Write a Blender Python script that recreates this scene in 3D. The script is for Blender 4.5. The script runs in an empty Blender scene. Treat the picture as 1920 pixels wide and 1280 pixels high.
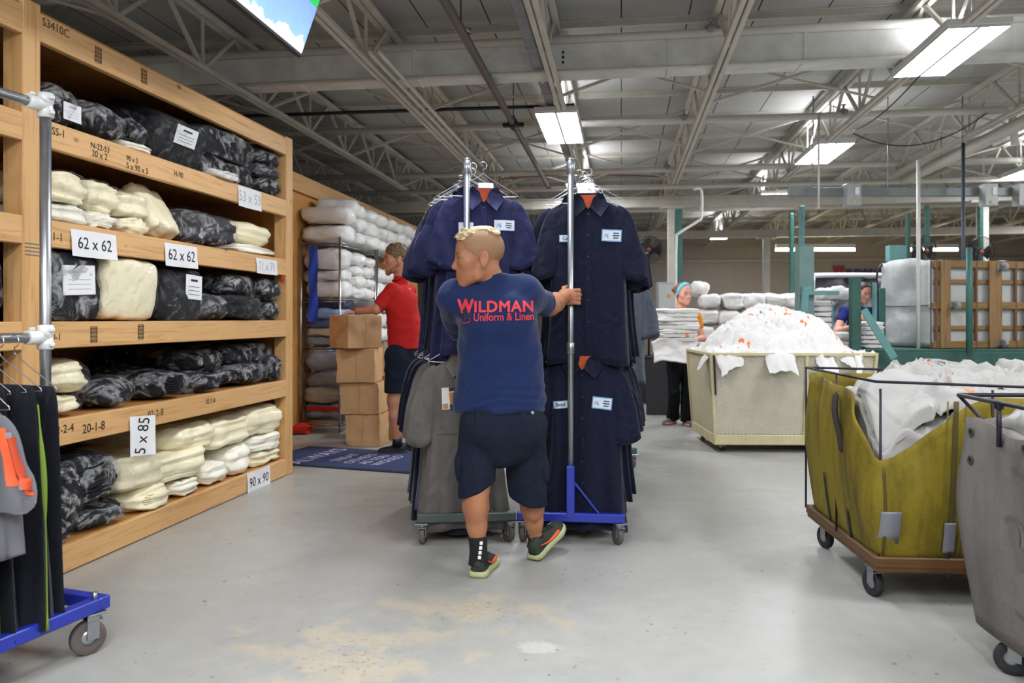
import bpy, bmesh, math, random
import numpy as np
from mathutils import Vector, Matrix, Euler
from mathutils.bvhtree import BVHTree
PI = math.pi
F = 1493.0                     # 28 mm lens on a 36 mm sensor, 1920 px wide
CAMH, HOR = 1.30, 597.0
YAW = math.radians(7.82)       # the building axis, seen from the camera axis
CA, SA = math.cos(YAW), math.sin(YAW)
scene = bpy.context.scene
COL = scene.collection
random.seed(7)
RNG = np.random.RandomState(11)

def P(u, v, d):
    return Vector(((u - 960) / F * d, d, CAMH - (v - HOR) / F * d))
def floor_d(v, z=0.0):
    return F * (CAMH - z) / (v - HOR)
def B(bx, by, z=0.0):          # building coordinates to world
    return Vector((bx * CA + by * SA, -bx * SA + by * CA, z))
def toB(p):
    return (p[0] * CA - p[1] * SA, p[0] * SA + p[1] * CA)
def lin(c):
    if isinstance(c, str):
        c = c.lstrip('#'); c = [int(c[i:i + 2], 16) / 255 for i in (0, 2, 4)]
    return tuple((x / 12.92 if x <= .04045 else ((x + .055) / 1.055) ** 2.4) for x in c[:3]) + (1.0,)

# ------------------------------------------------------------------ materials
MATS = {}
class NT:
    def __init__(s, name):
        s.m = bpy.data.materials.new(name); s.m.use_nodes = True
        s.t = s.m.node_tree; s.b = s.t.nodes['Principled BSDF']; s.out = s.t.nodes['Material Output']
        s._c = None
    def n(s, typ, **kw):
        nd = s.t.nodes.new(typ)
        for k, v in kw.items():
            if k in nd.inputs.keys() if not k.startswith('_') else False: nd.inputs[k].default_value = v
            else: setattr(nd, k.lstrip('_'), v)
        return nd
    def l(s, a, b): s.t.links.new(a, b)
    def co(s, kind='Object'):
        if s._c is None: s._c = s.t.nodes.new('ShaderNodeTexCoord')
        return s._c.outputs[kind]
    def mapping(s, scale=(1, 1, 1), rot=(0, 0, 0), kind='Object'):
        mp = s.t.nodes.new('ShaderNodeMapping'); mp.inputs['Scale'].default_value = scale; mp.inputs['Rotation'].default_value = rot
        s.l(s.co(kind), mp.inputs['Vector']); return mp.outputs['Vector']
    def noise(s, scale, detail=3, rough=.5, vec=None, dist=0):
        nd = s.t.nodes.new('ShaderNodeTexNoise')
        nd.inputs['Scale'].default_value = scale; nd.inputs['Detail'].default_value = detail
        nd.inputs['Roughness'].default_value = rough; nd.inputs['Distortion'].default_value = dist
        s.l(vec if vec is not None else s.co(), nd.inputs['Vector']); return nd.outputs['Fac']
    def ramp(s, fac, stops):
        r = s.t.nodes.new('ShaderNodeValToRGB'); e = r.color_ramp.elements
        while len(e) < len(stops): e.new(.5)
        for el, (p, c) in zip(e, stops):
            el.position = p; el.color = lin(c) if not isinstance(c, (int, float)) else (c, c, c, 1)
        s.l(fac, r.inputs['Fac']); return r.outputs['Color']
    def mix(s, fac, a, b, blend='MIX'):
        mx = s.t.nodes.new('ShaderNodeMix'); mx.data_type = 'RGBA'; mx.blend_type = blend
        for sock, v in ((mx.inputs[0], fac), (mx.inputs[6], a), (mx.inputs[7], b)):
            if hasattr(v, 'is_linked'): s.l(v, sock)
            elif isinstance(v, (int, float)): sock.default_value = v if sock.type == 'VALUE' else (v, v, v, 1)
            else: sock.default_value = lin(v)
        return mx.outputs[2]
    def bump(s, h, strength=.3, dist=.01):
        bp = s.t.nodes.new('ShaderNodeBump'); bp.inputs['Strength'].default_value = strength; bp.inputs['Distance'].default_value = dist
        s.l(h, bp.inputs['Height']); s.l(bp.outputs['Normal'], s.b.inputs['Normal']); return bp
    def rand(s):
        return s.t.nodes.new('ShaderNodeObjectInfo').outputs['Random']

def mat(name, col, rough=.6, metal=0.0, var=0.0, vscale=6, bump=0.0, bscale=60, bdist=.004, spec=.5, vary=0.0, coat=0.0, sheen=0.0, stretch=None, sss=0.0, wrinkle=0.0, wscale=7.0):
    """plain paint / cloth / metal with mottling, bump and a per-object tone"""
    if name in MATS: return MATS[name]
    N = NT(name); c = lin(col); N.b.inputs['Roughness'].default_value = rough; N.b.inputs['Metallic'].default_value = metal
    N.b.inputs['Specular IOR Level'].default_value = spec
    if coat: N.b.inputs['Coat Weight'].default_value = coat
    if sheen: N.b.inputs['Sheen Weight'].default_value = sheen
    if sss:
        N.b.inputs['Subsurface Weight'].default_value = sss; N.b.inputs['Subsurface Radius'].default_value = (.012, .005, .003)
    N.b.inputs['Base Color'].default_value = c
    vec = N.mapping(stretch) if stretch else None
    colour = None
    if var:
        nz = N.noise(vscale, 5, .6, vec)
        colour = N.mix(nz, tuple(max(0, x * (1 - var)) for x in _s(col)), tuple(min(1, x * (1 + var)) for x in _s(col)))
    if vary:
        hs = N.t.nodes.new('ShaderNodeHueSaturation')
        mr = N.t.nodes.new('ShaderNodeMapRange'); mr.inputs['To Min'].default_value = 1 - vary; mr.inputs['To Max'].default_value = 1 + vary
        N.l(N.rand(), mr.inputs['Value']); N.l(mr.outputs['Result'], hs.inputs['Value'])
        if colour is not None: N.l(colour, hs.inputs['Color'])
        else: hs.inputs['Color'].default_value = c
        colour = hs.outputs['Color']
    if colour is not None: N.l(colour, N.b.inputs['Base Color'])
    if wrinkle:
        wv = N.noise(wscale, 2, .5, N.mapping((1, 1, .55)), 1.2); rd = N.t.nodes.new('ShaderNodeMath'); rd.operation = 'PINGPONG'; rd.inputs[1].default_value = .22; N.l(wv, rd.inputs[0])
        ad = N.t.nodes.new('ShaderNodeMath'); ad.operation = 'MULTIPLY_ADD'; N.l(N.noise(bscale, 3, .6), ad.inputs[0]); ad.inputs[1].default_value = .02; N.l(rd.outputs[0], ad.inputs[2]); N.bump(ad.outputs[0], wrinkle, .06)
    elif bump: N.bump(N.noise(bscale, 4, .6, vec), bump, bdist)
    MATS[name] = N.m; return N.m
def _s(c):
    if isinstance(c, str):
        c = c.lstrip('#'); return [int(c[i:i + 2], 16) / 255 for i in (0, 2, 4)]
    return c

# ------------------------------------------------------------------ mesh helpers
def mk(name, verts, faces, m, parent=None, smooth=True, mats=None, fmat=None):
    me = bpy.data.meshes.new(name)
    verts = np.asarray(verts, dtype=np.float64).reshape(-1, 3)
    me.from_pydata(verts.tolist(), [], [tuple(int(i) for i in f) for f in faces])
    for mm in (mats or [m]): me.materials.append(mm)
    if smooth: me.polygons.foreach_set('use_smooth', [True] * len(me.polygons))
    if fmat is not None: me.polygons.foreach_set('material_index', list(fmat))
    me.update()
    o = bpy.data.objects.new(name, me); COL.objects.link(o)
    if parent is not None: o.parent = parent
    return o

class MB:
    def __init__(s): s.v = []; s.f = []; s.n = 0; s.sm = []
    def add(s, verts, faces, M=None, flat=False):
        s.sm += [not flat and len(f) <= 4 for f in faces]
        v = np.asarray(verts, dtype=np.float64).reshape(-1, 3)
        if M is not None:
            A = np.array(M); v = v @ A[:3, :3].T + A[:3, 3]
        s.v.append(v); s.f += [tuple(i + s.n for i in f) for f in faces]; s.n += len(v); return s
    def box(s, c, size, rz=0.0, ch=.004, M=None, rot=None):
        v, f = cbox(size, ch)
        R = Matrix.Translation(Vector(c)) @ (rot.to_4x4() if rot is not None else Matrix.Rotation(rz, 4, 'Z'))
        return s.add(v, f, (M @ R) if M is not None else R, True)
    def bar(s, a, b, w, h, up=(0, 0, 1), ch=.003, ext=0.0):
        a = Vector(a); b = Vector(b); d = b - a; L = d.length + 2 * ext; y = d.normalized(); u = Vector(up)
        x = y.cross(u)
        if x.length < 1e-6: x = y.cross(Vector((1, 0, 0)))
        x.normalize(); z = x.cross(y)
        R = Matrix((x, y, z)).transposed().to_4x4(); R.translation = (a + b) / 2
        v, f = cbox((w, L, h), ch); return s.add(v, f, R, True)
    def tube(s, pts, r, n=8, caps=True):
        v, f = tube(pts, r, n, caps); return s.add(v, f)
    def lathe(s, prof, n=20, M=None):
        v, f = lathe(prof, n); return s.add(v, f, M)
    def build(s, name, m, parent=None, smooth=True):
        o = mk(name, np.concatenate(s.v) if s.v else [], s.f, m, parent, smooth)
        if smooth: o.data.polygons.foreach_set('use_smooth', s.sm)
        return o

def cbox(size, ch=.004):
    hx, hy, hz = [x / 2 for x in size]; c = min(ch, hx * .45, hy * .45, hz * .45)
    V = []; idx = {}
    for sx in (-1, 1):
        for sy in (-1, 1):
            for sz in (-1, 1):
                for ax in range(3):
                    p = [sx * (hx - c), sy * (hy - c), sz * (hz - c)]
                    p[ax] = (sx * hx, sy * hy, sz * hz)[ax]
                    idx[(sx, sy, sz, ax)] = len(V); V.append(p)
    Fc = []
    sg = (-1, 1)
    def key(ax, sa, b, sb, cc, sc, w):
        k = [0, 0, 0]; k[ax] = sa; k[b] = sb; k[cc] = sc; return idx[(k[0], k[1], k[2], w)]
    for ax in range(3):
        b, cc = (ax + 1) % 3, (ax + 2) % 3
        for sa in sg:
            q = [key(ax, sa, b, sb, cc, sc, ax) for sb, sc in ((-1, -1), (1, -1), (1, 1), (-1, 1))]
            Fc.append(q if sa > 0 else q[::-1])
        for sb in sg:
            for sc in sg:   # edge along ax
                q = [key(ax, -1, b, sb, cc, sc, b), key(ax, 1, b, sb, cc, sc, b), key(ax, 1, b, sb, cc, sc, cc), key(ax, -1, b, sb, cc, sc, cc)]
                Fc.append(q if sb * sc > 0 else q[::-1])
    for sx in sg:
        for sy in sg:
            for sz in sg:
                q = [idx[(sx, sy, sz, a)] for a in range(3)]
                Fc.append(q if sx * sy * sz > 0 else q[::-1])
    return V, Fc

def frames(pts):
    pts = [Vector(p) for p in pts]; n = len(pts); T = []
    for i in range(n):
        a = pts[max(i - 1, 0)]; b = pts[min(i + 1, n - 1)]; T.append((b - a).normalized())
    ref = Vector((0, 0, 1)) if abs(T[0].z) < .9 else Vector((1, 0, 0))
    x = T[0].cross(ref).normalized(); out = []
    for t in T:
        x = (x - t * x.dot(t))
        x = x.normalized() if x.length > 1e-6 else t.cross(Vector((0, 1, 0))).normalized()
        out.append((x.copy(), t.cross(x)))
    return pts, out
def tube(pts, r, n=8, caps=True):
    pts, fr = frames(pts); V = []; Fc = []
    rr = r if isinstance(r, (list, tuple)) else [r] * len(pts)
    for p, (x, y), q in zip(pts, fr, rr):
        for k in range(n):
            a = 2 * PI * k / n; V.append(p + (x * math.cos(a) + y * math.sin(a)) * q)
    for i in range(len(pts) - 1):
        for k in range(n):
            Fc.append((i * n + k, i * n + (k + 1) % n, (i + 1) * n + (k + 1) % n, (i + 1) * n + k))
    if caps:
        Fc.append(tuple(range(n))[::-1]); b = (len(pts) - 1) * n; Fc.append(tuple(b + k for k in range(n)))
    return [tuple(v) for v in V], Fc
def lathe(prof, n=20):
    V = []; Fc = []
    for r, z in prof:
        for k in range(n):
            a = 2 * PI * k / n; V.append((r * math.cos(a), r * math.sin(a), z))
    m = len(prof)
    for i in range(m - 1):
        for k in range(n):
            Fc.append((i * n + k, i * n + (k + 1) % n, (i + 1) * n + (k + 1) % n, (i + 1) * n + k))
    Fc.append(tuple(range(n))[::-1]); Fc.append(tuple((m - 1) * n + k for k in range(n)))
    return V, Fc
def gridf(nu, nv, wrap=False):
    Fc = []
    for j in range(nv - 1):
        for i in range(nu if wrap else nu - 1):
            i2 = (i + 1) % nu
            Fc.append((j * nu + i, j * nu + i2, (j + 1) * nu + i2, (j + 1) * nu + i))
    return Fc
def smooth_pts(pts, sub=6):
    """Catmull-Rom through points"""
    pts = [Vector(p) for p in pts]; out = []
    for i in range(len(pts) - 1):
        p0 = pts[max(i - 1, 0)]; p1 = pts[i]; p2 = pts[i + 1]; p3 = pts[min(i + 2, len(pts) - 1)]
        for k in range(sub):
            t = k / sub
            out.append(.5 * ((2 * p1) + (p2 - p0) * t + (2 * p0 - 5 * p1 + 4 * p2 - p3) * t * t + (3 * p1 - p0 - 3 * p2 + p3) * t ** 3))
    out.append(pts[-1]); return out

# smooth vector noise (sum of sines), repeatable
class SN:
    def __init__(s, seed, freq=1.0, n=14, spread=.7):
        r = np.random.RandomState(seed); k = r.normal(size=(n, 3)); k /= np.linalg.norm(k, axis=1)[:, None]
        s.k = k * (freq * 2 * PI * (1 + spread * (r.rand(n) - .5) * 2))[:, None] if True else k
        s.p = r.rand(n) * 2 * PI; s.n = n
    def __call__(s, p):
        p = np.asarray(p, dtype=np.float64)
        return np.sin(p @ s.k.T + s.p).sum(-1) * math.sqrt(2.0 / s.n) * .5

def tag(o, label=None, cat=None, group=None, kind=None):
    if label: o['label'] = label
    if cat: o['category'] = cat
    if group: o['group'] = group
    if kind: o['kind'] = kind
    return o
def thing(name, loc, label, cat, rz=0.0, group=None):
    o = bpy.data.objects.new(name, None); COL.objects.link(o); o.location = loc; o.rotation_euler = (0, 0, rz)
    o.empty_display_size = .1
    return tag(o, label, cat, group)
def struct(o): o['kind'] = 'structure'; return o
def copy_tree(o, parent=None):
    kids = [c for c in CH.get(o.name, [])] if False else list(o.children)
    c = o.copy(); COL.objects.link(c)
    if parent is not None: c.parent = parent
    for k in kids: copy_tree(k, c)
    return c

# ------------------------------------------------------------------ lettering
def text_mesh(txt, size=.1, bold=0.0, depth=0.0, align='CENTER', space=1.0):
    cu = bpy.data.curves.new('lettering', 'FONT'); cu.body = txt; cu.size = size; cu.offset = bold; cu.extrude = depth
    cu.align_x = align; cu.align_y = 'CENTER'; cu.space_character = space; cu.resolution_u = 3
    o = bpy.data.objects.new('lettering', cu); COL.objects.link(o)
    bpy.context.view_layer.update()
    me = bpy.data.meshes.new_from_object(o.evaluated_get(bpy.context.evaluated_depsgraph_get()))
    v = np.array([x.co[:] for x in me.vertices]).reshape(-1, 3); f = [tuple(p.vertices) for p in me.polygons]
    bpy.data.objects.remove(o); bpy.data.curves.remove(cu); bpy.data.meshes.remove(me)
    return v, f
def text_obj(txt, size, m, M, parent=None, name='lettering', **kw):
    v, f = text_mesh(txt, size, **kw)
    if len(v) == 0: return None
    A = np.array(M); v = v @ A[:3, :3].T + A[:3, 3]
    return mk(name, v, f, m, parent, smooth=False)
def text_bold(txt, size, w=.004, **kw):
    v, f = text_mesh(txt, size, **kw); V = []; Fc = []
    for k in range(9):
        dx, dy = (0, 0) if k == 8 else (w * math.cos(k * PI / 4), w * math.sin(k * PI / 4)); V.append(v + np.array([dx, dy, 0])); Fc += [tuple(i + k * len(v) for i in q) for q in f]
    return np.concatenate(V), Fc
def basis(o, x, y):
    x = Vector(x).normalized(); y = Vector(y); y = (y - x * y.dot(x)).normalized(); z = x.cross(y)
    M = Matrix((x, y, z)).transposed().to_4x4(); M.translation = Vector(o); return M

# ------------------------------------------------------------------ implicit bodies
class Field:
    """smooth union of tapered capsules and ellipsoids, meshed by surface nets"""
    def __init__(s, lo, hi, h):
        s.lo = np.array(lo, float); s.h = h
        s.shape = tuple(int(math.ceil((b - a) / h)) + 1 for a, b in zip(lo, hi))
        s.d = np.full(s.shape, .5, np.float32)
    def sub(s, lo, hi):
        a = np.maximum(np.floor((np.array(lo) - s.lo) / s.h).astype(int), 0)
        b = np.minimum(np.ceil((np.array(hi) - s.lo) / s.h).astype(int) + 1, s.shape)
        if (b <= a).any(): return None
        sl = tuple(slice(i, j) for i, j in zip(a, b))
        ax = [s.lo[k] + s.h * np.arange(a[k], b[k], dtype=np.float32) for k in range(3)]
        return sl, np.meshgrid(*ax, indexing='ij', sparse=True)
    def comb(s, sl, e, k, op):
        d = s.d[sl]
        if op == 'add':
            if k > 0:
                t = np.clip(.5 + .5 * (d - e) / k, 0, 1); s.d[sl] = d * (1 - t) + e * t - k * t * (1 - t)
            else: s.d[sl] = np.minimum(d, e)
        elif op == 'cut':
            if k > 0:
                e = -e; t = np.clip(.5 - .5 * (d - e) / k, 0, 1); s.d[sl] = d * (1 - t) + e * t + k * t * (1 - t)
            else: s.d[sl] = np.maximum(d, -e)
    def cap(s, a, b, ra, rb=None, k=.03, op='add', flat=None):
        rb = ra if rb is None else rb; a = np.array(a, float); b = np.array(b, float); m = max(ra, rb) + k + .05
        q = s.sub(np.minimum(a, b) - m, np.maximum(a, b) + m)
        if q is None: return s
        sl, (x, y, z) = q; ab = b - a; L2 = max((ab ** 2).sum(), 1e-12)
        t = np.clip(((x - a[0]) * ab[0] + (y - a[1]) * ab[1] + (z - a[2]) * ab[2]) / L2, 0, 1)
        dx, dy, dz = x - a[0] - t * ab[0], y - a[1] - t * ab[1], z - a[2] - t * ab[2]
        if flat is not None:   # squash along a direction: (unit vector, factor)
            n = np.array(flat[0], float); n /= np.linalg.norm(n); pr = dx * n[0] + dy * n[1] + dz * n[2]
            q2 = dx * dx + dy * dy + dz * dz + pr * pr * (1 / flat[1] ** 2 - 1)
            e = (np.sqrt(np.maximum(q2, 0)) - (ra + (rb - ra) * t)) * (flat[1] ** .5)
        else: e = np.sqrt(dx * dx + dy * dy + dz * dz) - (ra + (rb - ra) * t)
        s.comb(sl, e.astype(np.float32), k, op); return s
    def chain(s, pts, rs, k=.03, flat=None):
        for i in range(len(pts) - 1): s.cap(pts[i], pts[i + 1], rs[i], rs[i + 1], k, flat=flat)
        return s
    def ell(s, c, r, R=None, k=.03, op='add'):
        c = np.array(c, float); r = np.array(r, float); m = r.max() + k + .05
        q = s.sub(c - m, c + m)
        if q is None: return s
        sl, (x, y, z) = q; x = x - c[0]; y = y - c[1]; z = z - c[2]
        if R is not None:
            A = np.array(R.to_3x3() if hasattr(R, 'to_3x3') else R).T
            x, y, z = A[0, 0] * x + A[0, 1] * y + A[0, 2] * z, A[1, 0] * x + A[1, 1] * y + A[1, 2] * z, A[2, 0] * x + A[2, 1] * y + A[2, 2] * z
        k0 = np.sqrt((x / r[0]) ** 2 + (y / r[1]) ** 2 + (z / r[2]) ** 2)
        k1 = np.sqrt((x / r[0] ** 2) ** 2 + (y / r[1] ** 2) ** 2 + (z / r[2] ** 2) ** 2) + 1e-9
        s.comb(sl, (k0 * (k0 - 1) / k1).astype(np.float32), k, op); return s
    def plane(s, p, n, k=0.0, box=None):
        """keep the side opposite to n"""
        q = s.sub(*(box if box else (s.lo, s.lo + s.h * np.array(s.shape))))
        if q is None: return s
        sl, (x, y, z) = q; n = np.array(n, float); n /= np.linalg.norm(n); p = np.array(p, float)
        e = ((x - p[0]) * n[0] + (y - p[1]) * n[1] + (z - p[2]) * n[2]).astype(np.float32)
        d = s.d[sl]
        if k > 0:
            t = np.clip(.5 - .5 * (d - e) / k, 0, 1); s.d[sl] = d * (1 - t) + e * t + k * t * (1 - t)
        else: s.d[sl] = np.maximum(d, e)
        return s
    def mesh(s):
        d = s.d; ins = d < 0
        c = np.zeros(tuple(n - 1 for n in d.shape), np.uint8)
        for i in (0, 1):
            for j in (0, 1):
                for k in (0, 1):
                    c += ins[i:d.shape[0] - 1 + i, j:d.shape[1] - 1 + j, k:d.shape[2] - 1 + k]
        cells = np.argwhere((c > 0) & (c < 8)); idx = -np.ones(c.shape, np.int32); idx[tuple(cells.T)] = np.arange(len(cells))
        acc = np.zeros((len(cells), 3)); cnt = np.zeros(len(cells))
        corners = [(i, j, k) for i in (0, 1) for j in (0, 1) for k in (0, 1)]
        for a in corners:
            for ax in range(3):
                if a[ax] == 0:
                    b = list(a); b[ax] = 1
                    va = d[cells[:, 0] + a[0], cells[:, 1] + a[1], cells[:, 2] + a[2]].astype(float)
                    vb = d[cells[:, 0] + b[0], cells[:, 1] + b[1], cells[:, 2] + b[2]].astype(float)
                    mk_ = (va < 0) != (vb < 0); t = np.where(mk_, va / np.where(mk_, va - vb, 1), 0)
                    p = np.tile(np.array(a, float), (len(cells), 1)); p[:, ax] += t
                    acc[mk_] += p[mk_]; cnt[mk_] += 1
        V = s.lo + s.h * (cells + acc / cnt[:, None]); faces = []
        for ax in range(3):
            o1, o2 = (ax + 1) % 3, (ax + 2) % 3
            sl0 = [slice(None)] * 3; sl1 = [slice(None)] * 3; sl0[ax] = slice(0, -1); sl1[ax] = slice(1, None)
            A = ins[tuple(sl0)]; Bq = ins[tuple(sl1)]
            for flip, msk in ((False, A & ~Bq), (True, ~A & Bq)):
                e = np.argwhere(msk); e = e[(e[:, o1] > 0) & (e[:, o2] > 0) & (e[:, o1] < c.shape[o1]) & (e[:, o2] < c.shape[o2])]
                if len(e) == 0: continue
                q = []
                for da, db in ((-1, -1), (0, -1), (0, 0), (-1, 0)):
                    w = e.copy(); w[:, o1] += da; w[:, o2] += db; q.append(idx[tuple(w.T)])
                q = np.stack(q, 1)
                if flip: q = q[:, ::-1]
                faces.append(q[(q >= 0).all(1)])
        return V, np.concatenate(faces) if faces else np.zeros((0, 4), int)
    def normals(s, V):
        g = np.gradient(s.d, s.h); ii = np.clip(np.round((V - s.lo) / s.h).astype(int), 0, np.array(s.shape) - 1)
        n = np.stack([gg[tuple(ii.T)] for gg in g], 1); return n / (np.linalg.norm(n, axis=1)[:, None] + 1e-9)
    def build(s, name, m, parent=None, disp=None, relax=1):
        V, Fq = s.mesh()
        if disp is not None: V = V + s.normals(V) * disp(V)[:, None]
        if relax and len(V):
            for _ in range(relax):
                acc = np.zeros_like(V); cnt = np.zeros(len(V))
                for a, b in ((0, 1), (1, 2), (2, 3), (3, 0)):
                    np.add.at(acc, Fq[:, a], V[Fq[:, b]]); np.add.at(acc, Fq[:, b], V[Fq[:, a]])
                    np.add.at(cnt, Fq[:, a], 1); np.add.at(cnt, Fq[:, b], 1)
                V = .5 * V + .5 * acc / cnt[:, None]
        return mk(name, V, Fq, m, parent, True)
# ------------------------------------------------------------------ materials of the place
def floor_mat():
    N = NT('floor_epoxy'); N.b.inputs['Specular IOR Level'].default_value = .5
    big = N.noise(.55, 4, .55); fine = N.noise(9, 6, .65)
    base = N.mix(N.ramp(big, [(.35, 0.0), (.7, 1.0)]), '#9f9f99', '#afaea8')
    base = N.mix(N.ramp(fine, [(.3, 0.0), (.62, .22), (.75, .4)]), base, '#85837a')
    # small dark chips
    chip = N.ramp(N.noise(26, 2, .5), [(.665, 0.0), (.70, 1.0)])
    gate = N.ramp(N.noise(2.3, 3, .6), [(.50, 0.0), (.62, 1.0)])
    cm = N.t.nodes.new('ShaderNodeMath'); cm.operation = 'MULTIPLY'; N.l(chip, cm.inputs[0]); N.l(gate, cm.inputs[1])
    base = N.mix(cm.outputs[0], base, '#6f685b')
    # patches where the coating has worn through to buff concrete
    def spot(cx, cy, rx, ry):
        mp = N.t.nodes.new('ShaderNodeMapping'); mp.vector_type = 'POINT'
        mp.inputs['Location'].default_value = (-cx / rx, -cy / ry, 0); mp.inputs['Scale'].default_value = (1 / rx, 1 / ry, 0)
        N.l(N.co(), mp.inputs['Vector'])
        g = N.t.nodes.new('ShaderNodeTexGradient'); g.gradient_type = 'SPHERICAL'; N.l(mp.outputs['Vector'], g.inputs['Vector']); return g.outputs['Fac']
    b0 = B(0, 0)
    def toobj(w): return toB(w)
    a = spot(*toobj((-.62, 3.05)), 1.15, 1.0); b = spot(*toobj((-.2, 3.55)), 1.2, .6); c = spot(*toobj((.1, 3.15)), .14, .1)
    mxn = N.t.nodes.new('ShaderNodeMath'); mxn.operation = 'MAXIMUM'; N.l(a, mxn.inputs[0]); N.l(b, mxn.inputs[1])
    nz = N.noise(5.5, 7, .68)
    ad = N.t.nodes.new('ShaderNodeMath'); ad.operation = 'MULTIPLY_ADD'; N.l(mxn.outputs[0], ad.inputs[0]); ad.inputs[1].default_value = .46; N.l(nz, ad.inputs[2])
    worn = N.ramp(ad.outputs[0], [(.80, 0.0), (.88, .7), (1.0, .9)])
    base = N.mix(worn, base, N.mix(N.noise(14, 5, .6), '#a3977f', '#b9b09d'))
    ad2 = N.t.nodes.new('ShaderNodeMath'); ad2.operation = 'MULTIPLY_ADD'; N.l(mxn.outputs[0], ad2.inputs[0]); ad2.inputs[1].default_value = .22; N.l(N.noise(38, 5, .7), ad2.inputs[2])
    base = N.mix(N.ramp(ad2.outputs[0], [(.76, 0.0), (.83, .7)]), base, '#7e7566')
    # a chipped pothole filled white
    ad3 = N.t.nodes.new('ShaderNodeMath'); ad3.operation = 'MULTIPLY_ADD'; N.l(c, ad3.inputs[0]); ad3.inputs[1].default_value = .9; N.l(N.noise(40, 4, .7), ad3.inputs[2])
    base = N.mix(N.ramp(ad3.outputs[0], [(.85, 0.0), (.95, .8)]), base, '#bab7b0')
    N.l(base, N.b.inputs['Base Color'])
    r = N.mix(worn, N.ramp(N.noise(3, 4, .6), [(.3, .26), (.7, .40)]), .6)
    N.l(r, N.b.inputs['Roughness'])
    N.bump(N.noise(7, 5, .6), .10, .004)
    return N.m
def deck_mat():
    N = NT('fibre_deck'); v = N.co()
    c = N.mix(N.noise(1.4, 5, .6), '#a9a8a2', '#c9c8c3')
    sep = N.t.nodes.new('ShaderNodeSeparateXYZ'); N.l(v, sep.inputs[0])
    md = N.t.nodes.new('ShaderNodeMath'); md.operation = 'PINGPONG'; md.inputs[1].default_value = .31; N.l(sep.outputs['X'], md.inputs[0])
    seam = N.t.nodes.new('ShaderNodeMath'); seam.operation = 'LESS_THAN'; seam.inputs[1].default_value = .006; N.l(md.outputs[0], seam.inputs[0])
    c = N.mix(seam.outputs[0], c, '#3a3936')
    N.l(c, N.b.inputs['Base Color']); N.b.inputs['Roughness'].default_value = .95; N.b.inputs['Specular IOR Level'].default_value = .1
    N.bump(N.noise(45, 4, .7), .5, .01); return N.m
def wood_mat(name, c1, c2, axis=1, scale=1.0, knots=True):
    """pine: grain stretched along the given object axis"""
    N = NT(name); st = [22 * scale] * 3; st[axis] = 1.1 * scale
    vec = N.mapping(tuple(st)); g = N.noise(1.6, 6, .62, vec, .9)
    c = N.ramp(g, [(.28, c2), (.5, c1), (.72, c1), (.86, c2)])
    c = N.mix(N.noise(1.3, 3, .5), c, c2) if False else c
    big = N.noise(1.1, 3, .5); c = N.mix(N.ramp(big, [(.4, 0.0), (.8, .35)]), c, c2)
    if knots:
        ks = [2.6] * 3; ks[axis] = 1.5
        vo = N.t.nodes.new('ShaderNodeTexVoronoi'); N.l(N.mapping(tuple(ks)), vo.inputs['Vector']); vo.inputs['Scale'].default_value = 1.6
        c = N.mix(N.ramp(vo.outputs['Distance'], [(.03, .85), (.075, 0.0)]), c, '#5b3516')
    N.l(c, N.b.inputs['Base Color']); N.b.inputs['Roughness'].default_value = .55; N.b.inputs['Specular IOR Level'].default_value = .35
    N.bump(g, .12, .003); return N.m
M_FLOOR = floor_mat(); M_DECK = deck_mat()
M_PINE = wood_mat('pine_lumber', '#d9ac74', '#bb8850', 1)
M_PINEZ = wood_mat('pine_post', '#d6a970', '#b7844c', 2)
M_PLY = wood_mat('plywood', '#bf8647', '#a26a30', 2, .45, False)
M_JOIST = mat('joist_paint', '#c6c1b6', .6, var=.12, vscale=5)
M_GALV = mat('galvanised', '#cfd0cc', .45, .1, var=.22, vscale=3.5, bump=.05, bscale=20)
M_PIPEW = mat('white_pipe_paint', '#cfccc4', .5, var=.06)
M_CHROME = mat('chrome', '#b9babc', .22, 1.0)
M_STEEL = mat('galv_tube', '#a2a5a8', .32, .9, var=.1, vscale=12)
M_GREYST = mat('grey_strut', '#8b8c90', .42, .3, var=.15, vscale=8)
M_BLACK = mat('black_paint', '#17171a', .5)
M_RUBBER = mat('grey_rubber', '#5b5450', .7, var=.15, vscale=20)
M_DKRUB = mat('dark_rubber', '#242326', .65)
M_BLUEPT = mat('blue_enamel', '#1c2f9a', .38, var=.12, vscale=9, coat=.2)
M_TEALPT = mat('teal_enamel', '#2f5d58', .5, var=.2, vscale=8)
M_WHITE = mat('white_enamel', '#d8d8d6', .45)
M_PAPER = mat('paper', '#e6e6e6', .8, spec=.2)
M_INK = mat('ink', '#1c1c1e', .7)
M_STAMP = mat('stamp_ink', '#4a3722', .8)
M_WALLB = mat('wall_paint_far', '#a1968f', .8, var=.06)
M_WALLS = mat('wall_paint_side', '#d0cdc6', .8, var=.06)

def bset(o):
    o.rotation_euler = (0, 0, -YAW); return o
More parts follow.
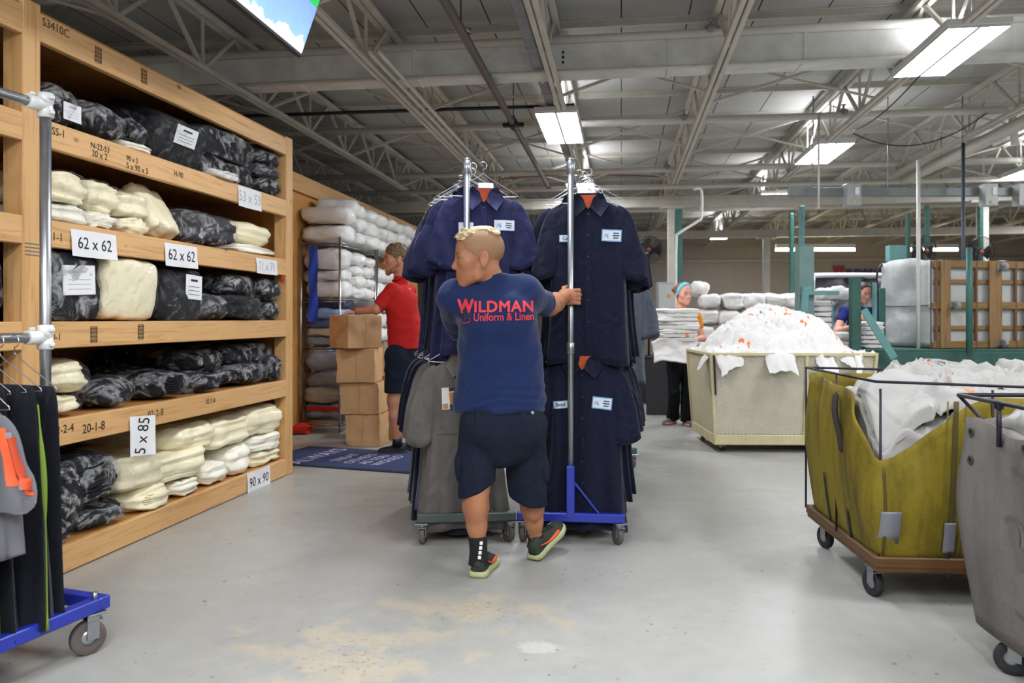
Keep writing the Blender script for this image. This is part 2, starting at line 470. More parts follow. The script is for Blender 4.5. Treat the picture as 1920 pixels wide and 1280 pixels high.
# floor, walls, deck
X0, X1, Y0, Y1 = -8.0, 14.0, -6.0, 25.0
ZD = 4.12
fl = MB(); fl.box(((X0 + X1) / 2, (Y0 + Y1) / 2, -.06), (X1 - X0, Y1 - Y0, .12), ch=.001)
struct(bset(fl.build('floor', M_FLOOR, smooth=False)))
ce = MB(); ce.box(((X0 + X1) / 2, (Y0 + Y1) / 2, ZD + .05), (X1 - X0, Y1 - Y0, .1), ch=.001)
struct(bset(ce.build('ceiling', M_DECK, smooth=False)))
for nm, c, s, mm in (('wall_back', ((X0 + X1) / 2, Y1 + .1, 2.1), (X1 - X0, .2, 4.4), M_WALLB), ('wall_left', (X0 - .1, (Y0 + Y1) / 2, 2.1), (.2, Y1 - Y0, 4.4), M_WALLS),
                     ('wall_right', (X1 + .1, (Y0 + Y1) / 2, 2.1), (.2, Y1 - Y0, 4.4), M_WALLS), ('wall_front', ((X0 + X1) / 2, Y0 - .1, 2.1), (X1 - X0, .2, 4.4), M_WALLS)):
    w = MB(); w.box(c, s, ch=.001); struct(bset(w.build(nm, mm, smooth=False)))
# darker band and ledge high on the far wall
t = MB(); t.box(((X0 + X1) / 2, Y1 - .04, 3.05), (X1 - X0 - .2, .08, .09)); struct(bset(t.build('trim_1', mat('trim_grey', '#a29a94', .7))))
# bulb tees carrying the deck
tee = MB()
for k in range(24):
    y = -4.6 + k * 1.22
    tee.box(((X0 + X1) / 2, y, ZD - .03), (X1 - X0 - .2, .045, .06)); tee.box(((X0 + X1) / 2, y, ZD - .005), (X1 - X0 - .2, .12, .01), ch=.002)
struct(bset(tee.build('trim_2', M_JOIST, smooth=False)))
# open-web joists
JX = [-6.75, -5.2, -3.66, -2.17, -.62, .86, 2.55, 4.15, 5.85, 7.4, 9.0, 10.7]
ZB, ZT = 3.5, 3.98
def joist(x, seed):
    mb = MB(); y0, y1 = -5.0, Y1 - .1
    for s in (-1, 1):
        mb.box((x + s * .028, (y0 + y1) / 2, ZB), (.042, y1 - y0, .045), ch=.006)
        mb.box((x + s * .034, (y0 + y1) / 2, ZT), (.055, y1 - y0, .05), ch=.006)
    p = 1.22; y = y0
    while y < y1 - p:
        for a, b in (((x, y, ZT), (x, y + p / 2, ZB)), ((x, y + p / 2, ZB), (x, y + p, ZT))):
            mb.bar(a, b, .03, .036)
        mb.bar((x, y + p / 2, ZB), (x, y + p / 2, ZT), .024, .024)
        y += p
    o = mb.build('ceiling_joist', M_JOIST, smooth=False); return struct(bset(o))
for i, x in enumerate(JX): joist(x, i)
# cross bridging rods between the joists
br = MB()
for i in range(len(JX) - 1):
    for y in (2.2, 4.9, 7.9, 10.4, 12.9, 16.2, 20.0):
        yy = y + (.45 if i % 2 else 0)
        a, b = JX[i], JX[i + 1]
        br.bar((a, yy, ZB), (b, yy, ZT), .03, .03); br.bar((a, yy + .05, ZT), (b, yy + .05, ZB), .022, .022)
struct(bset(br.build('ceiling_bridging', M_JOIST, smooth=False)))
# girders on columns
for nm, by in (('ceiling_girder', 14.0), ('ceiling_girder', 19.5)):
    g = MB(); g.box(((X0 + X1) / 2, by, 3.30), (X1 - X0 - .3, .16, .16), ch=.005); g.box(((X0 + X1) / 2, by, 3.385), (X1 - X0 - .3, .22, .02), ch=.003)
    struct(bset(g.build(nm, M_JOIST, smooth=False)))
for i, (bx, by) in enumerate(((.86, 13.95), (5.85, 13.95), (10.7, 13.95), (-5.2, 13.95), (3.4, 19.5))):
    c = MB(); c.box((bx, by, 1.62), (.15, .15, 3.24), ch=.012); c.box((bx, by, .01), (.3, .3, .02)); c.box((bx, by, 3.21), (.42, .2, .04))
    struct(bset(c.build('column', M_JOIST)))

# ------------------------------------------------------------------ lamps
def emis(name, col, strength):
    N = NT(name); N.b.inputs['Base Color'].default_value = lin(col); N.b.inputs['Emission Color'].default_value = lin(col); N.b.inputs['Emission Strength'].default_value = strength; return N.m
E_LAMP = emis('tube_diffuser', '#f4f7ff', 26.0)
E_UP = emis('uplight', '#f4f7ff', 21.0)
for _m in (E_LAMP, E_UP): _m.cycles.emission_sampling = 'FRONT'
E_FAR = emis('yellow_tube', '#fff0c0', 22.0)
ZL = 3.46
lamp_no = [0]
def highbay(bx, by, label, L=1.28, W=.44):
    t = thing('fluorescent_fixture', B(bx, by, ZL), label, 'ceiling light', -YAW, 'twin panel fluorescent fixtures under the joists')
    h = MB(); h.box((0, 0, .035), (W + .02, L + .03, .05)); h.box((0, 0, .075), (.16, L * .9, .04)); h.box((0, 0, .002), (.02, L, .02)); h.build('housing', M_WHITE, t)
    for s in (-1, 1):
        c = s * (W * .25 + .004); a, b = W * .23, L / 2
        mk('diffuser', [(c - a, -b, -.01), (c + a, -b, -.01), (c + a, b, -.01), (c - a, b, -.01), (c - a, -b, .01), (c + a, -b, .01), (c + a, b, .01), (c - a, b, .01)],
           [(3, 2, 1, 0), (0, 1, 5, 4), (1, 2, 6, 5), (2, 3, 7, 6), (3, 0, 4, 7)], None, t, False, [E_LAMP, M_WHITE], [0, 1, 1, 1, 1])
    mk('added_uplight', [(-.06, -L * .4, .101), (.06, -L * .4, .101), (.06, L * .4, .101), (-.06, L * .4, .101)], [(0, 1, 2, 3)], E_UP, t, False)  # unseen glowing strip added on the housing to brighten deck and joists
    for y in (-L * .4, L * .4):
        q = MB(); q.tube([(0, y, .09), (0, y, ZT - ZL)], .005, 6); q.build('hanger_rod', M_STEEL, t)
    return t
highbay(-.68, 9.05, 'twin panel ceiling light glowing above the right rack of navy shirts', 1.45)
highbay(-.66, 13.4, 'ceiling light seen just behind the collar of the right rack of shirts', 1.35)
highbay(2.62, 6.9, 'largest glowing ceiling light, high above the yellow canvas cart', 1.2)
highbay(2.62, 10.9, 'middle of the row of ceiling lights over the mesh cart', 1.3)
highbay(2.62, 14.9, 'farthest of the row of ceiling lights, behind a grey bus duct', 1.35)
highbay(6.0, 12.6, 'ceiling light cut off by the edge of the photo, above the tipped canvas cart')
for bx, by in ((-.68, 4.6), (-.68, .4), (2.62, 3.0), (2.62, -1.2), (6.0, 8.4), (6.0, 4.2), (6.0, 0), (-.68, -3.6), (9.4, 10.5), (9.4, 5.5), (-4.2, 1.0), (9.4, 18.0), (2.6, 21.5), (-.68, -1.5), (-2.2, -.6), (.9, -2.4), (.9, -.2)):  # rows carried on, plus unseen lamps added to brighten shelf fronts and far wall
    highbay(bx, by, 'twin panel ceiling light overhead out of view, some continuing the rows, some added to brighten')
def strip(u0, u1, v, d, label):
    a, b = P(u0, v, d), P(u1, v, d)
    t = thing('strip_light', (a + b) / 2, label, 'ceiling light', -.02); L = (b - a).length
    m = MB(); m.tube([(-L / 2, 0, 0), (L / 2, 0, 0)], .035, 10); m.build('tube', E_FAR, t)
    m = MB(); m.box((0, 0, .09), (L, .12, .1)); m.build('housing', M_WHITE, t)
    for s in (-1, 1):
        m = MB(); m.tube([(s * L * .4, 0, .13), (s * L * .4, 0, ZT - t.location.z)], .006, 6); m.build('hanger_rod', M_STEEL, t)
strip(1455, 1602, 468, 19.5, 'long yellow tube light far off, over the white laundry bundles')
strip(1704, 1795, 468, 19.5, 'yellow tube light far off, behind the two black fans')

# ------------------------------------------------------------------ ducts and pipes overhead
def seat(root, loc):
    """put the origin of a thing built in world space at loc"""
    loc = Vector(loc); done = set()
    def rec(o):
        if o.type == 'MESH' and o.data.name not in done:
            done.add(o.data.name); o.data.transform(Matrix.Translation(-loc))
        for c in o.children: rec(c)
    rec(root); root.location = loc; return root
def bmesh_thing(mb, name, m, label, cat, group=None):
    o = bset(mb.build(name, m)); return tag(o, label, cat, group)
def bpipe(pts, r, m, name, label, cat='pipe', n=10, group=None):
    mb = MB(); mb.tube(pts, r, n); return bmesh_thing(mb, name, m, label, cat, group)
d = MB()
for k in range(14):
    x = -4.8 + k * 1.16; d.box((x, 7.35, 3.66), (1.15, .34, .235), ch=.006); d.box((x + .58, 7.35, 3.66), (.03, .36, .255), ch=.004)
o = thing('air_duct', (0, 0, 0), 'long galvanised rectangular duct crossing through the joists', 'duct')
x = bset(d.build('duct_sections', M_GALV, o)); 
h = MB()
for k in range(3): h.box((-.52, 7.175, 3.61 + k * .045), (.022, .012, .022), ch=.004)
bset(h.build('screw_holes', M_BLACK, o))
bpipe([(-6, 7.2, 3.815), (10, 7.2, 3.815)], .042, M_PIPEW, 'sprinkler_pipe', 'white sprinkler pipe running along the top of the galvanised duct')
bpipe([(-6, 7.16, 3.52), (.3, 7.16, 3.52), (11, 7.16, 3.53)], .016, M_PIPEW, 'conduit_pipe', 'thin white conduit along the bottom edge of the galvanised duct')
bpipe([(-6, 9.85, 3.70), (4.35, 9.85, 3.70), (4.45, 9.85, 3.66), (4.48, 9.85, 3.3)], .042, M_PIPEW, 'sprinkler_pipe', 'white sprinkler pipe second from the camera, bending down onto the fat pipe')
bpipe([(-6, 12.6, 3.62), (10, 12.6, 3.62)], .045, M_PIPEW, 'sprinkler_pipe', 'white sprinkler pipe crossing behind the top of the right rack pole')
bpipe([(-6, 13.2, 3.45), (10, 13.2, 3.45)], .04, M_PIPEW, 'sprinkler_pipe', 'white pipe just in front of the column heads, lowest of the cross pipes')
bpipe([(-6, 16.0, 3.45), (10, 16.0, 3.45)], .05, M_PIPEW, 'sprinkler_pipe', 'farthest white cross pipe beyond the columns')
bpipe([(-6, 8.6, 3.62), (-.5, 8.6, 3.60)], .02, M_BLACK, 'conduit_pipe', 'black conduit crossing the dark joists above the wooden shelves')
bpipe([(4.30, 3.2, 3.42), (4.30, 12.9, 3.42)], .075, M_PIPEW, 'steam_pipe', 'fat white pipe sloping past the row of ceiling lights towards the bus duct')
for y in (4.4, 6.6, 9.1, 11.5):   # strap hangers of that pipe
    bpipe([(4.30, y, 3.49), (4.30, y, 3.95)], .008, M_STEEL, 'pipe_hanger', 'steel rod holding the fat white pipe up to the deck', 'rod', 6, 'rods of the fat white pipe')
# grey strut rail under the middle joist, and a dark conduit with a coupling
rail = MB(); rail.box((-.74, 5.6, 3.60), (.10, 12.0, .10), ch=.012)
for k in range(18): rail.box((-.74, -.2 + k * .68, 3.555), (.104, .03, .02), ch=.004)
bmesh_thing(rail, 'conveyor_rail', M_GREYST, 'grey steel channel rail running straight over the man to the right rack', 'rail')
t = thing('overhead_conduit', (0, 0, 0), 'brownish grey conduit with a black coupling, slanting over the left rack', 'pipe')
mb = MB(); mb.tube([(-1.20, -.5, 3.48), (-1.20, 13.5, 3.48)], .035, 10); bset(mb.build('tube', mat('brown_steel', '#6a625c', .5, .5, var=.15), t))
mb = MB(); mb.tube([(-1.20, 8.75, 3.48), (-1.20, 8.95, 3.48)], .055, 12); mb.box((-1.2, 8.85, 3.47), (.24, .06, .04)); mb.box((-1.2, 8.85, 3.53), (.05, .2, .05)); bset(mb.build('coupling', M_BLACK, t))
for y in (5.9, 8.85): mb = MB(); mb.tube([(-1.2, y, 3.5), (-1.2, y, 4.1)], .006, 6); bset(mb.build('hanger_rod', M_BLACK, t))
for y in (6.1, 9.3, 12.1):
    bpipe([(-1.2, y, 3.52), (-1.2, y, 3.56)], .04, M_STEEL, 'pipe_clamp', 'bright clamp ring on the brownish overhead conduit', 'clamp', 10, 'clamps on the brownish conduit')
# double white rods along the second joist (light conduit)
for dx in (.16, .24):
    bpipe([(-2.17 + dx, 6.2, 3.44), (-2.17 + dx, 11.0, 3.44)], .018, M_PIPEW, 'conduit_pipe', 'thin white conduit running beside the joist next to the screen', 'pipe', 8, 'paired conduits beside the joist')
# sprinkler heads
for bx, by, z in ((.78, 7.2, 3.86), (.75, 9.85, 3.74), (3.55, 7.2, 3.86), (2.6, 9.85, 3.74), (.7, 12.6, 3.66)):
    mb = MB(); mb.lathe([(.05, -.05), (.055, .02), (.03, .03), (.012, .04), (.012, .075), (.03, .08), (.03, .085)], 10, Matrix.Translation(B(bx, by, z)))
    tag(mb.build('fire_sprinkler', M_GREYST), 'brass grey sprinkler head standing on a white cross pipe', 'sprinkler', 'sprinkler heads on the cross pipes')
# sagging cables
def sag(a, b, drop, r, m, label, n=14):
    a = Vector(a); b = Vector(b); pts = []
    for i in range(n + 1):
        s = i / n; p = a.lerp(b, s); p.z -= drop * 4 * s * (1 - s); pts.append(p)
    mb = MB(); mb.tube(pts, r, 6); return tag(mb.build('hanging_cable', m), label, 'cable')
sag(P(1762, 95, 6.5), P(1600, 245, 9.8), .10, .007, M_BLACK, 'black cord sagging from the largest ceiling light')
sag(P(1600, 250, 9.8), P(1850, 212, 9.0), .25, .007, M_BLACK, 'black cord looping from the middle ceiling light towards the fat pipe')
sag(P(940, 335, 13.2), P(1250, 332, 13.0), -.05, .012, mat('brown_cable', '#7a5a48', .6), 'brown cable waving between the pipes above the right rack')

# bus duct with switch boxes, right
def wbox(name, c, s, m, label, cat, ch=.006, rz=-YAW):
    mb = MB(); mb.box((0, 0, 0), s, ch=ch); o = mb.build(name, m); o.location = c; o.rotation_euler = (0, 0, rz); return tag(o, label, cat)
a = P(1478, 360, 9.6); b = P(1990, 360, 9.6)
t = thing('bus_duct', (a + b) / 2, 'grey steel bus duct crossing high on the right with switch boxes', 'bus duct', 0)
L = (b - a).length
mb = MB(); mb.box((0, 0, 0), (L, .08, .10)); mb.build('bus_bar_casing', mat('bus_grey', '#777b7b', .45, .4, var=.1), t)
for k, (u, w) in enumerate(((1597, .17), (1853, .15), (1916, .15))):
    p = P(u, 366, 9.5) - t.location
    mb = MB(); mb.box(p, (w, .14, .26)); bx = mb.build('switch_box', mat('switch_grey', '#a4a7a4', .5, .2), t)
    mb = MB(); mb.box(p + Vector((w * .2, -.075, .04)), (.05, .012, .09)); mb.build('switch_label', M_PAPER, bx)
    mb = MB(); mb.box(p + Vector((0, -.075, -.09)), (.04, .012, .03)); mb.build('warning_sticker', mat('sticker_yellow', '#c9c23a', .5), bx)
for k in range(4): mb = MB(); mb.tube([(-L / 2 + .3 + k * .9, 0, .05), (-L / 2 + .3 + k * .9, 0, ZT - t.location.z)], .007, 6); mb.build('hanger_rod', M_STEEL, t)
# vertical drops on the right
def drop(u, v0, v1, d, r, m, label, name='drop_pipe'):
    a, b = P(u, v0, d), P(u, v1, d); mb = MB(); mb.tube([a, b], r, 10); return tag(mb.build(name, m), label, 'pipe')
drop(1722, 300, 700, 9.3, .022, M_PIPEW, 'thin white pipe dropping behind the tipped canvas cart, left of the black fans')
drop(1806, 268, 700, 9.4, .02, mat('slate_blue_pipe', '#3a4252', .5), 'slate coloured pipe dropping between the two black fans')
drop(1535, 215, 392, 9.2, .012, M_PIPEW, 'cream cord hanging down beside the bus duct', 'hanging_flex')
mb = MB(); mb.tube(smooth_pts([P(1300, 355, 11.2), P(1315, 358, 11.2), P(1315, 405, 11.2), P(1308, 415, 11.2), P(1272, 438, 11.2), P(1268, 452, 11.2), P(1267, 545, 11.2), Vector((P(1267, 545, 11.2).x, 11.2, .02))], 4), .02, 8)
tag(mb.build('bent_conduit', M_PIPEW), 'white conduit bending down in front of the green post beside the column', 'pipe')
# slender green storage posts
def gpost(u, v0, v1, d, w, label, m):
    p0, p1 = P(u, v0, d), P(u, v1, d); mb = MB(); c = (p0 + p1) / 2; H = p0.z - p1.z
    mb.box(c, (w, .07, H), ch=.006)
    for k in range(int(H / .1)): mb.box((c.x, c.y - .036, p1.z + .05 + k * .1), (w * .35, .006, .03), ch=.002)
    return tag(mb.build('rack_upright', m), label, 'upright')
M_GRN = mat('green_enamel', '#2f5f56', .5, var=.15, vscale=6); M_GRNL = mat('sea_green_enamel', '#5a8985', .5, var=.15, vscale=6); M_GRND = mat('dark_green_enamel', '#2c5148', .5, var=.25, vscale=7)
FZ = lambda d: HOR + F * CAMH / d
gpost(1272, 392, FZ(12.2), 12.2, .11, 'green steel upright standing right beside the white column', M_GRN)
gpost(1484, 400, FZ(10.8), 10.8, .05, 'thin green upright, left one of the pair behind the white bundles', M_GRN)
gpost(1503, 386, FZ(9.9), 9.9, .055, 'pale green upright, right one of the pair behind the white bundles', M_GRNL)
gpost(1702, 400, FZ(11.5), 11.5, .05, 'dark green upright behind the tipped canvas cart', M_GRND)
gpost(1738, 385, FZ(12), 12.0, .06, 'green upright behind the left black fan', M_GRN)
gpost(1838, 385, FZ(12), 12.0, .06, 'green upright behind the right black fan', M_GRN)
# hanging screen, upper left
t = thing('hanging_screen', B(-2.015, 4.17, 2.955), 'flat screen showing blue sky and white cloud, hanging over the shelves', 'screen', -YAW)
tilt = Matrix.Rotation(math.radians(20), 4, 'Y')
mb = MB(); mb.box((-.03, 0, .42), (.05, 1.34, .84), ch=.01, M=tilt); mb.build('casing', M_BLACK, t)
def screen_mat():
    N = NT('screen_picture'); v = N.co(); sp = N.t.nodes.new('ShaderNodeSeparateXYZ'); N.l(v, sp.inputs[0])
    ad = N.t.nodes.new('ShaderNodeMath'); ad.operation = 'MULTIPLY_ADD'; N.l(N.noise(7, 5, .6), ad.inputs[0]); ad.inputs[1].default_value = .25; N.l(sp.outputs['Z'], ad.inputs[2])
    c = N.ramp(ad.outputs[0], [(.18, '#f4f8ff'), (.21, '#7fa6f5'), (.5, '#6a83f0')])
    gy = N.t.nodes.new('ShaderNodeMath'); gy.operation = 'GREATER_THAN'; gy.inputs[1].default_value = .50; N.l(sp.outputs['Y'], gy.inputs[0])
    gz = N.t.nodes.new('ShaderNodeMath'); gz.operation = 'GREATER_THAN'; gz.inputs[1].default_value = .30; N.l(sp.outputs['Z'], gz.inputs[0])
    mu = N.t.nodes.new('ShaderNodeMath'); mu.operation = 'MULTIPLY'; N.l(gy.outputs[0], mu.inputs[0]); N.l(gz.outputs[0], mu.inputs[1])
    c = N.mix(mu.outputs[0], c, '#1fa84f')
    N.b.inputs['Base Color'].default_value = (0, 0, 0, 1); N.l(c, N.b.inputs['Emission Color']); N.b.inputs['Emission Strength'].default_value = 1.0; return N.m
mb = MB(); mb.box((-.003, 0, .42), (.008, 1.29, .79), ch=.001, M=tilt); mb.build('screen', screen_mat(), t)
mb = MB(); mb.tube([(.04, 0, .5), (.10, 0, 1.1)], .03, 8); mb.build('mount', M_BLACK, t)
# ------------------------------------------------------------------ cloth and plastic
def film_mat(name, lo=.06, hi=.75, scale=9.0, rough=.12, tint='#e8ecef', thr=(.42, .60)):
    """thin crinkled polythene: mostly see-through, glossy, milky where it is bunched"""
    N = NT(name); t = N.t
    w = t.nodes.new('ShaderNodeTexWave'); w.inputs['Scale'].default_value = 1.2; w.inputs['Distortion'].default_value = 14; w.inputs['Detail'].default_value = 3; w.inputs['Detail Scale'].default_value = 2.5
    N.l(N.co(), w.inputs['Vector'])
    nz = N.noise(scale, 5, .65, None, 1.5)
    k = N.ramp(nz, [(thr[0], lo), (thr[1], hi), (.9, hi)])
    N.b.inputs['Base Color'].default_value = lin(tint); N.b.inputs['Roughness'].default_value = rough; N.b.inputs['Specular IOR Level'].default_value = .7
    bp = N.bump(N.noise(scale * 2.2, 5, .7, None, 2.0), 1.0, .03)
    lw = t.nodes.new('ShaderNodeLayerWeight'); lw.inputs['Blend'].default_value = .35; N.l(bp.outputs['Normal'], lw.inputs['Normal'])
    mx = t.nodes.new('ShaderNodeMath'); mx.operation = 'MULTIPLY'; N.l(k, mx.inputs[0]); fm_ = t.nodes.new('ShaderNodeMath'); fm_.operation = 'MULTIPLY_ADD'; N.l(lw.outputs['Facing'], fm_.inputs[0]); fm_.inputs[1].default_value = .65; fm_.inputs[2].default_value = .32; N.l(fm_.outputs[0], mx.inputs[1])
    ad = t.nodes.new('ShaderNodeMath'); ad.operation = 'ADD'; ad.use_clamp = True; N.l(mx.outputs[0], ad.inputs[0]); ad.inputs[1].default_value = lo
    gl = t.nodes.new('ShaderNodeBsdfGlossy'); gl.inputs['Roughness'].default_value = .18; N.l(bp.outputs['Normal'], gl.inputs['Normal'])
    tr = t.nodes.new('ShaderNodeBsdfTransparent')
    m1 = t.nodes.new('ShaderNodeMixShader'); m2 = t.nodes.new('ShaderNodeMixShader')
    m1.inputs[0].default_value = .5; N.l(gl.outputs[0], m1.inputs[1]); N.l(N.b.outputs[0], m1.inputs[2])
    N.l(ad.outputs[0], m2.inputs[0]); N.l(tr.outputs[0], m2.inputs[1]); N.l(m1.outputs[0], m2.inputs[2]); N.l(m2.outputs[0], N.out.inputs['Surface'])
    return N.m
M_FILMK = film_mat('polythene_wrap', .02, 1.0, 8.0, rough=.1, thr=(.50, .62))
M_FILMC = film_mat('clear_wrap', .025, .40, 11.0, thr=(.52, .66))
def linen(name, col, coat=0.0, var=.06, vary=.08, bump=.25, bscale=26):
    return mat(name, col, .85 if not coat else .5, var=var, vscale=5, bump=bump, bscale=bscale, bdist=.012, spec=.25, vary=vary, coat=coat)
M_BLK = linen('black_linen', '#0d0e13', vary=.3); M_CRM = linen('cream_linen', '#f1e7c3', coat=.25, vary=.05); M_CRW = linen('ivory_linen', '#f2eddb', coat=.25, vary=.04)
M_WHT = linen('white_linen', '#e4e3df', coat=.3, vary=.04, bump=.4); M_GRB = linen('dark_grey_linen', '#33343a', vary=.2)
M_BLU = linen('blue_linen', '#41567f', coat=.5, vary=.35); M_SLT = linen('slate_linen', '#868da0', coat=.5, vary=.2); M_BGE = linen('beige_linen', '#a59c8c', coat=.4, vary=.2); M_RED = linen('red_linen', '#b02a1e')

def spow(x, e): return np.sign(x) * np.abs(x) ** e
_CUBE = {}
def cube_grid(m):
    """unit cube surface, welded: points and faces"""
    if m not in _CUBE:
        key = {}; V = []; Fc = []
        def vid(q):
            k = tuple(np.round(q * 1000).astype(int)); 
            if k not in key: key[k] = len(V); V.append(q)
            return key[k]
        for ax in range(3):
            for sg in (-1, 1):
                ids = []
                for j in range(m):
                    for i in range(m):
                        q = np.zeros(3); q[ax] = sg; q[(ax + 1) % 3] = math.sin((i / (m - 1) - .5) * PI * .92) / math.sin(.46 * PI); q[(ax + 2) % 3] = math.sin((j / (m - 1) - .5) * PI * .92) / math.sin(.46 * PI); ids.append(vid(q))
                for f in gridf(m, m): q = [ids[k] for k in f]; Fc.append(q if sg > 0 else q[::-1])
        _CUBE[m] = (np.array(V), Fc)
    return _CUBE[m]
def bundle(lx, ly, lz, layers=6, e1=.45, e2=.4, amp=.03, lump=.02, seed=0, nu=40, nv=22, infl=0.0, taper=0.0):
    """a wrapped stack of folded linen: long axis x, rounded block with folds showing as grooves at its ends"""
    m = (19 if layers else 13) if nu <= 42 else 18; C, f = cube_grid(m); n_yz = 2.0 / max(e1, .2); n_x = 2.0 / max(e2, .2)
    r = (np.abs(C[:, 1]) ** n_yz + np.abs(C[:, 2]) ** n_yz) ** (1 / n_yz); s = (np.abs(C[:, 0]) ** n_x + r ** n_x) ** (-1 / n_x)
    u = C * s[:, None]; p = u * np.array([lx, ly, lz]) / 2
    if layers:
        zz = p[:, 2] / lz + .5; ph = zz * PI * layers + .5 * np.sin(p[:, 1] / ly * 4 + seed) + .3 * np.sin(p[:, 0] / lx * 3 + seed)
        wv = np.abs(np.sin(ph)) ** .8; endw = np.clip((np.abs(u[:, 0]) - .55) / .3, 0, 1)
        p[:, 0] *= 1 - amp * (1 - wv) * endw * .9; p[:, 1] *= 1 - amp * (1 - wv) * .8
        p[:, 0] += endw * np.sign(p[:, 0]) * .010 * np.sin(ph * .74 + seed)
    n1 = SN(seed, .9 / max(ly, .1)); n2 = SN(seed + 50, 2.6 / max(ly, .1)); nn = u / (np.linalg.norm(u, axis=1)[:, None] + 1e-9)
    p = p + nn * ((n1(p) * lump + (.35 - np.abs(n2(p))) * lump * .8))[:, None] + nn * infl
    p[:, 2] = np.maximum(p[:, 2], -lz / 2 - infl)
    return p, f
# ------------------------------------------------------------------ the timber shelving
SO = Vector((-2.31, 3.83, 0)); ST = math.atan2(.158, .9875)
st_, ct_ = math.sin(ST), math.cos(ST)
def S(x, y, z):                # shelf frame to world: x towards the aisle, y along, z up
    return Vector((SO.x + x * ct_ + y * st_, SO.y - x * st_ + y * ct_, z))
def s_of_u(u, x=0.0):
    k = (u - 960) / F; ox, oy = SO.x + x * ct_, SO.y - x * st_
    return (-ox + k * oy) / (st_ - k * ct_)
def z_of_v(v, y, x=0.0):
    return CAMH - (v - HOR) / F * (SO.y - x * st_ + y * ct_)
shelf = thing('timber_shelving', SO, 'tall pine shelving unit stacked with wrapped linen along the aisle', 'shelves', -ST)
Y_N, Y_F = -1.5, 2.93; DEP = 1.0
TOPS = [.14, .79, 1.285, 1.79, 2.28]
for k, z in enumerate(TOPS):
    m = MB(); m.box((-.5, (Y_N + Y_F) / 2, z - .014), (DEP - .06, Y_F - Y_N - .02, .022), ch=.003); b = m.build('shelf_board', M_PLY, shelf)
    m = MB(); m.box((-.021, (.06 + 2.80) / 2, z - .0675), (.04, 2.74, .135), ch=.004); f = m.build('fascia', M_PINE, b)
    m = MB(); m.box((-.021, (Y_N - .055) / 2, z - .0675), (.04, -.055 - Y_N, .135), ch=.004); m.build('fascia', M_PINE, b)
    m = MB()
m = MB(); m.box((-.021, 1.43, 2.722), (.04, 2.74, .138), ch=.004); m.build('top_beam', M_PINE, shelf)
m = MB(); m.box((-.021, (Y_N - .055) / 2, 2.722), (.04, -.055 - Y_N, .138), ch=.004); m.build('top_beam', M_PINE, shelf)
m = MB(); m.box((-.52, (Y_N + Y_F) / 2, 2.80), (DEP, Y_F - Y_N, .018), ch=.003); m.build('roof_board', M_PLY, shelf)
m = MB(); m.box((-1.01, (Y_N + Y_F) / 2, 1.4), (.018, Y_F - Y_N, 2.8), ch=.003); m.build('back_panel', M_PLY, shelf)
for y0, y1, h in ((-.055, .06, 2.83), (2.80, 2.92, 2.81), (-1.55, -1.45, 2.81)):
    m = MB(); m.box((-.055, (y0 + y1) / 2, h / 2), (.112, y1 - y0, h), ch=.006); m.build('post', M_PINEZ, shelf)
    m = MB(); m.box((-.96, (y0 + y1) / 2, 1.4), (.09, .09, 2.8), ch=.006); m.build('post', M_PINEZ, shelf)
m = MB(); m.box((-.5, 2.90, 1.4), (.9, .018, 2.75), ch=.003); m.build('end_panel', M_PLY, shelf)
def on_fascia(u, v, txt, size, mtl=M_INK, tier=None, **kw):
    y = s_of_u(u); z = z_of_v(v, y)
    return text_obj(txt, size, mtl, basis((.0012, y, z), (0, 1, 0), (0, 0, 1)), shelf, 'marker_writing', **kw)
on_fascia(176, 801, '20-1-8', .068); on_fascia(118, 805, '02-2-4', .06); on_fascia(292, 775, '02-2-8', .06, M_STAMP)
on_fascia(106, 632, '0-1', .05, M_STAMP); on_fascia(110, 249, 'SS-1', .055, M_STAMP); on_fascia(108, 445, '1-1', .06, M_STAMP)
on_fascia(258, 316, '5 x 90 x 5', .05, M_STAMP); on_fascia(187, 291, '20 x 2', .05, M_STAMP); on_fascia(188, 277, 'N-22-53', .045, M_INK); on_fascia(248, 299, '90 x 2', .042, M_INK)
on_fascia(335, 327, 'H-90', .05, M_STAMP); on_fascia(395, 752, '02-2-8', .045, M_STAMP)
def stamp(u, v, w=.05, h=.085):   # a mill's grading stamp: a ruled block of small lines
    y = s_of_u(u); z = z_of_v(v, y); m = MB(); x = .0012
    for yy in (-w / 2, w / 2): m.box((x, y + yy, z), (.001, .003, h), ch=.0003)
    for k in range(5): m.box((x, y, z - h / 2 + h * k / 4), (.001, w, .002), ch=.0003)
    for k in range(4):
        for j in range(3): m.box((x, y - w / 2 + (j + .5) * w / 3, z - h / 2 + h * (k + .5) / 4), (.001, w * .2, h * .13), ch=.0003)
    m.build('grade_stamp', M_STAMP, shelf, False)
for u, v in ((184, 103), (270, 143), (176, 627), (264, 622)): stamp(u, v)
m = MB()
for k in range(4): m.box((.0015, .002, 1.605 + k * .018), (.001, .095, .006), ch=.0003)
m.build('marker_lines', mat('pencil_grey', '#6d6862', .8), shelf, False)
on_fascia(105, 53, 'S3410C', .06, M_STAMP)

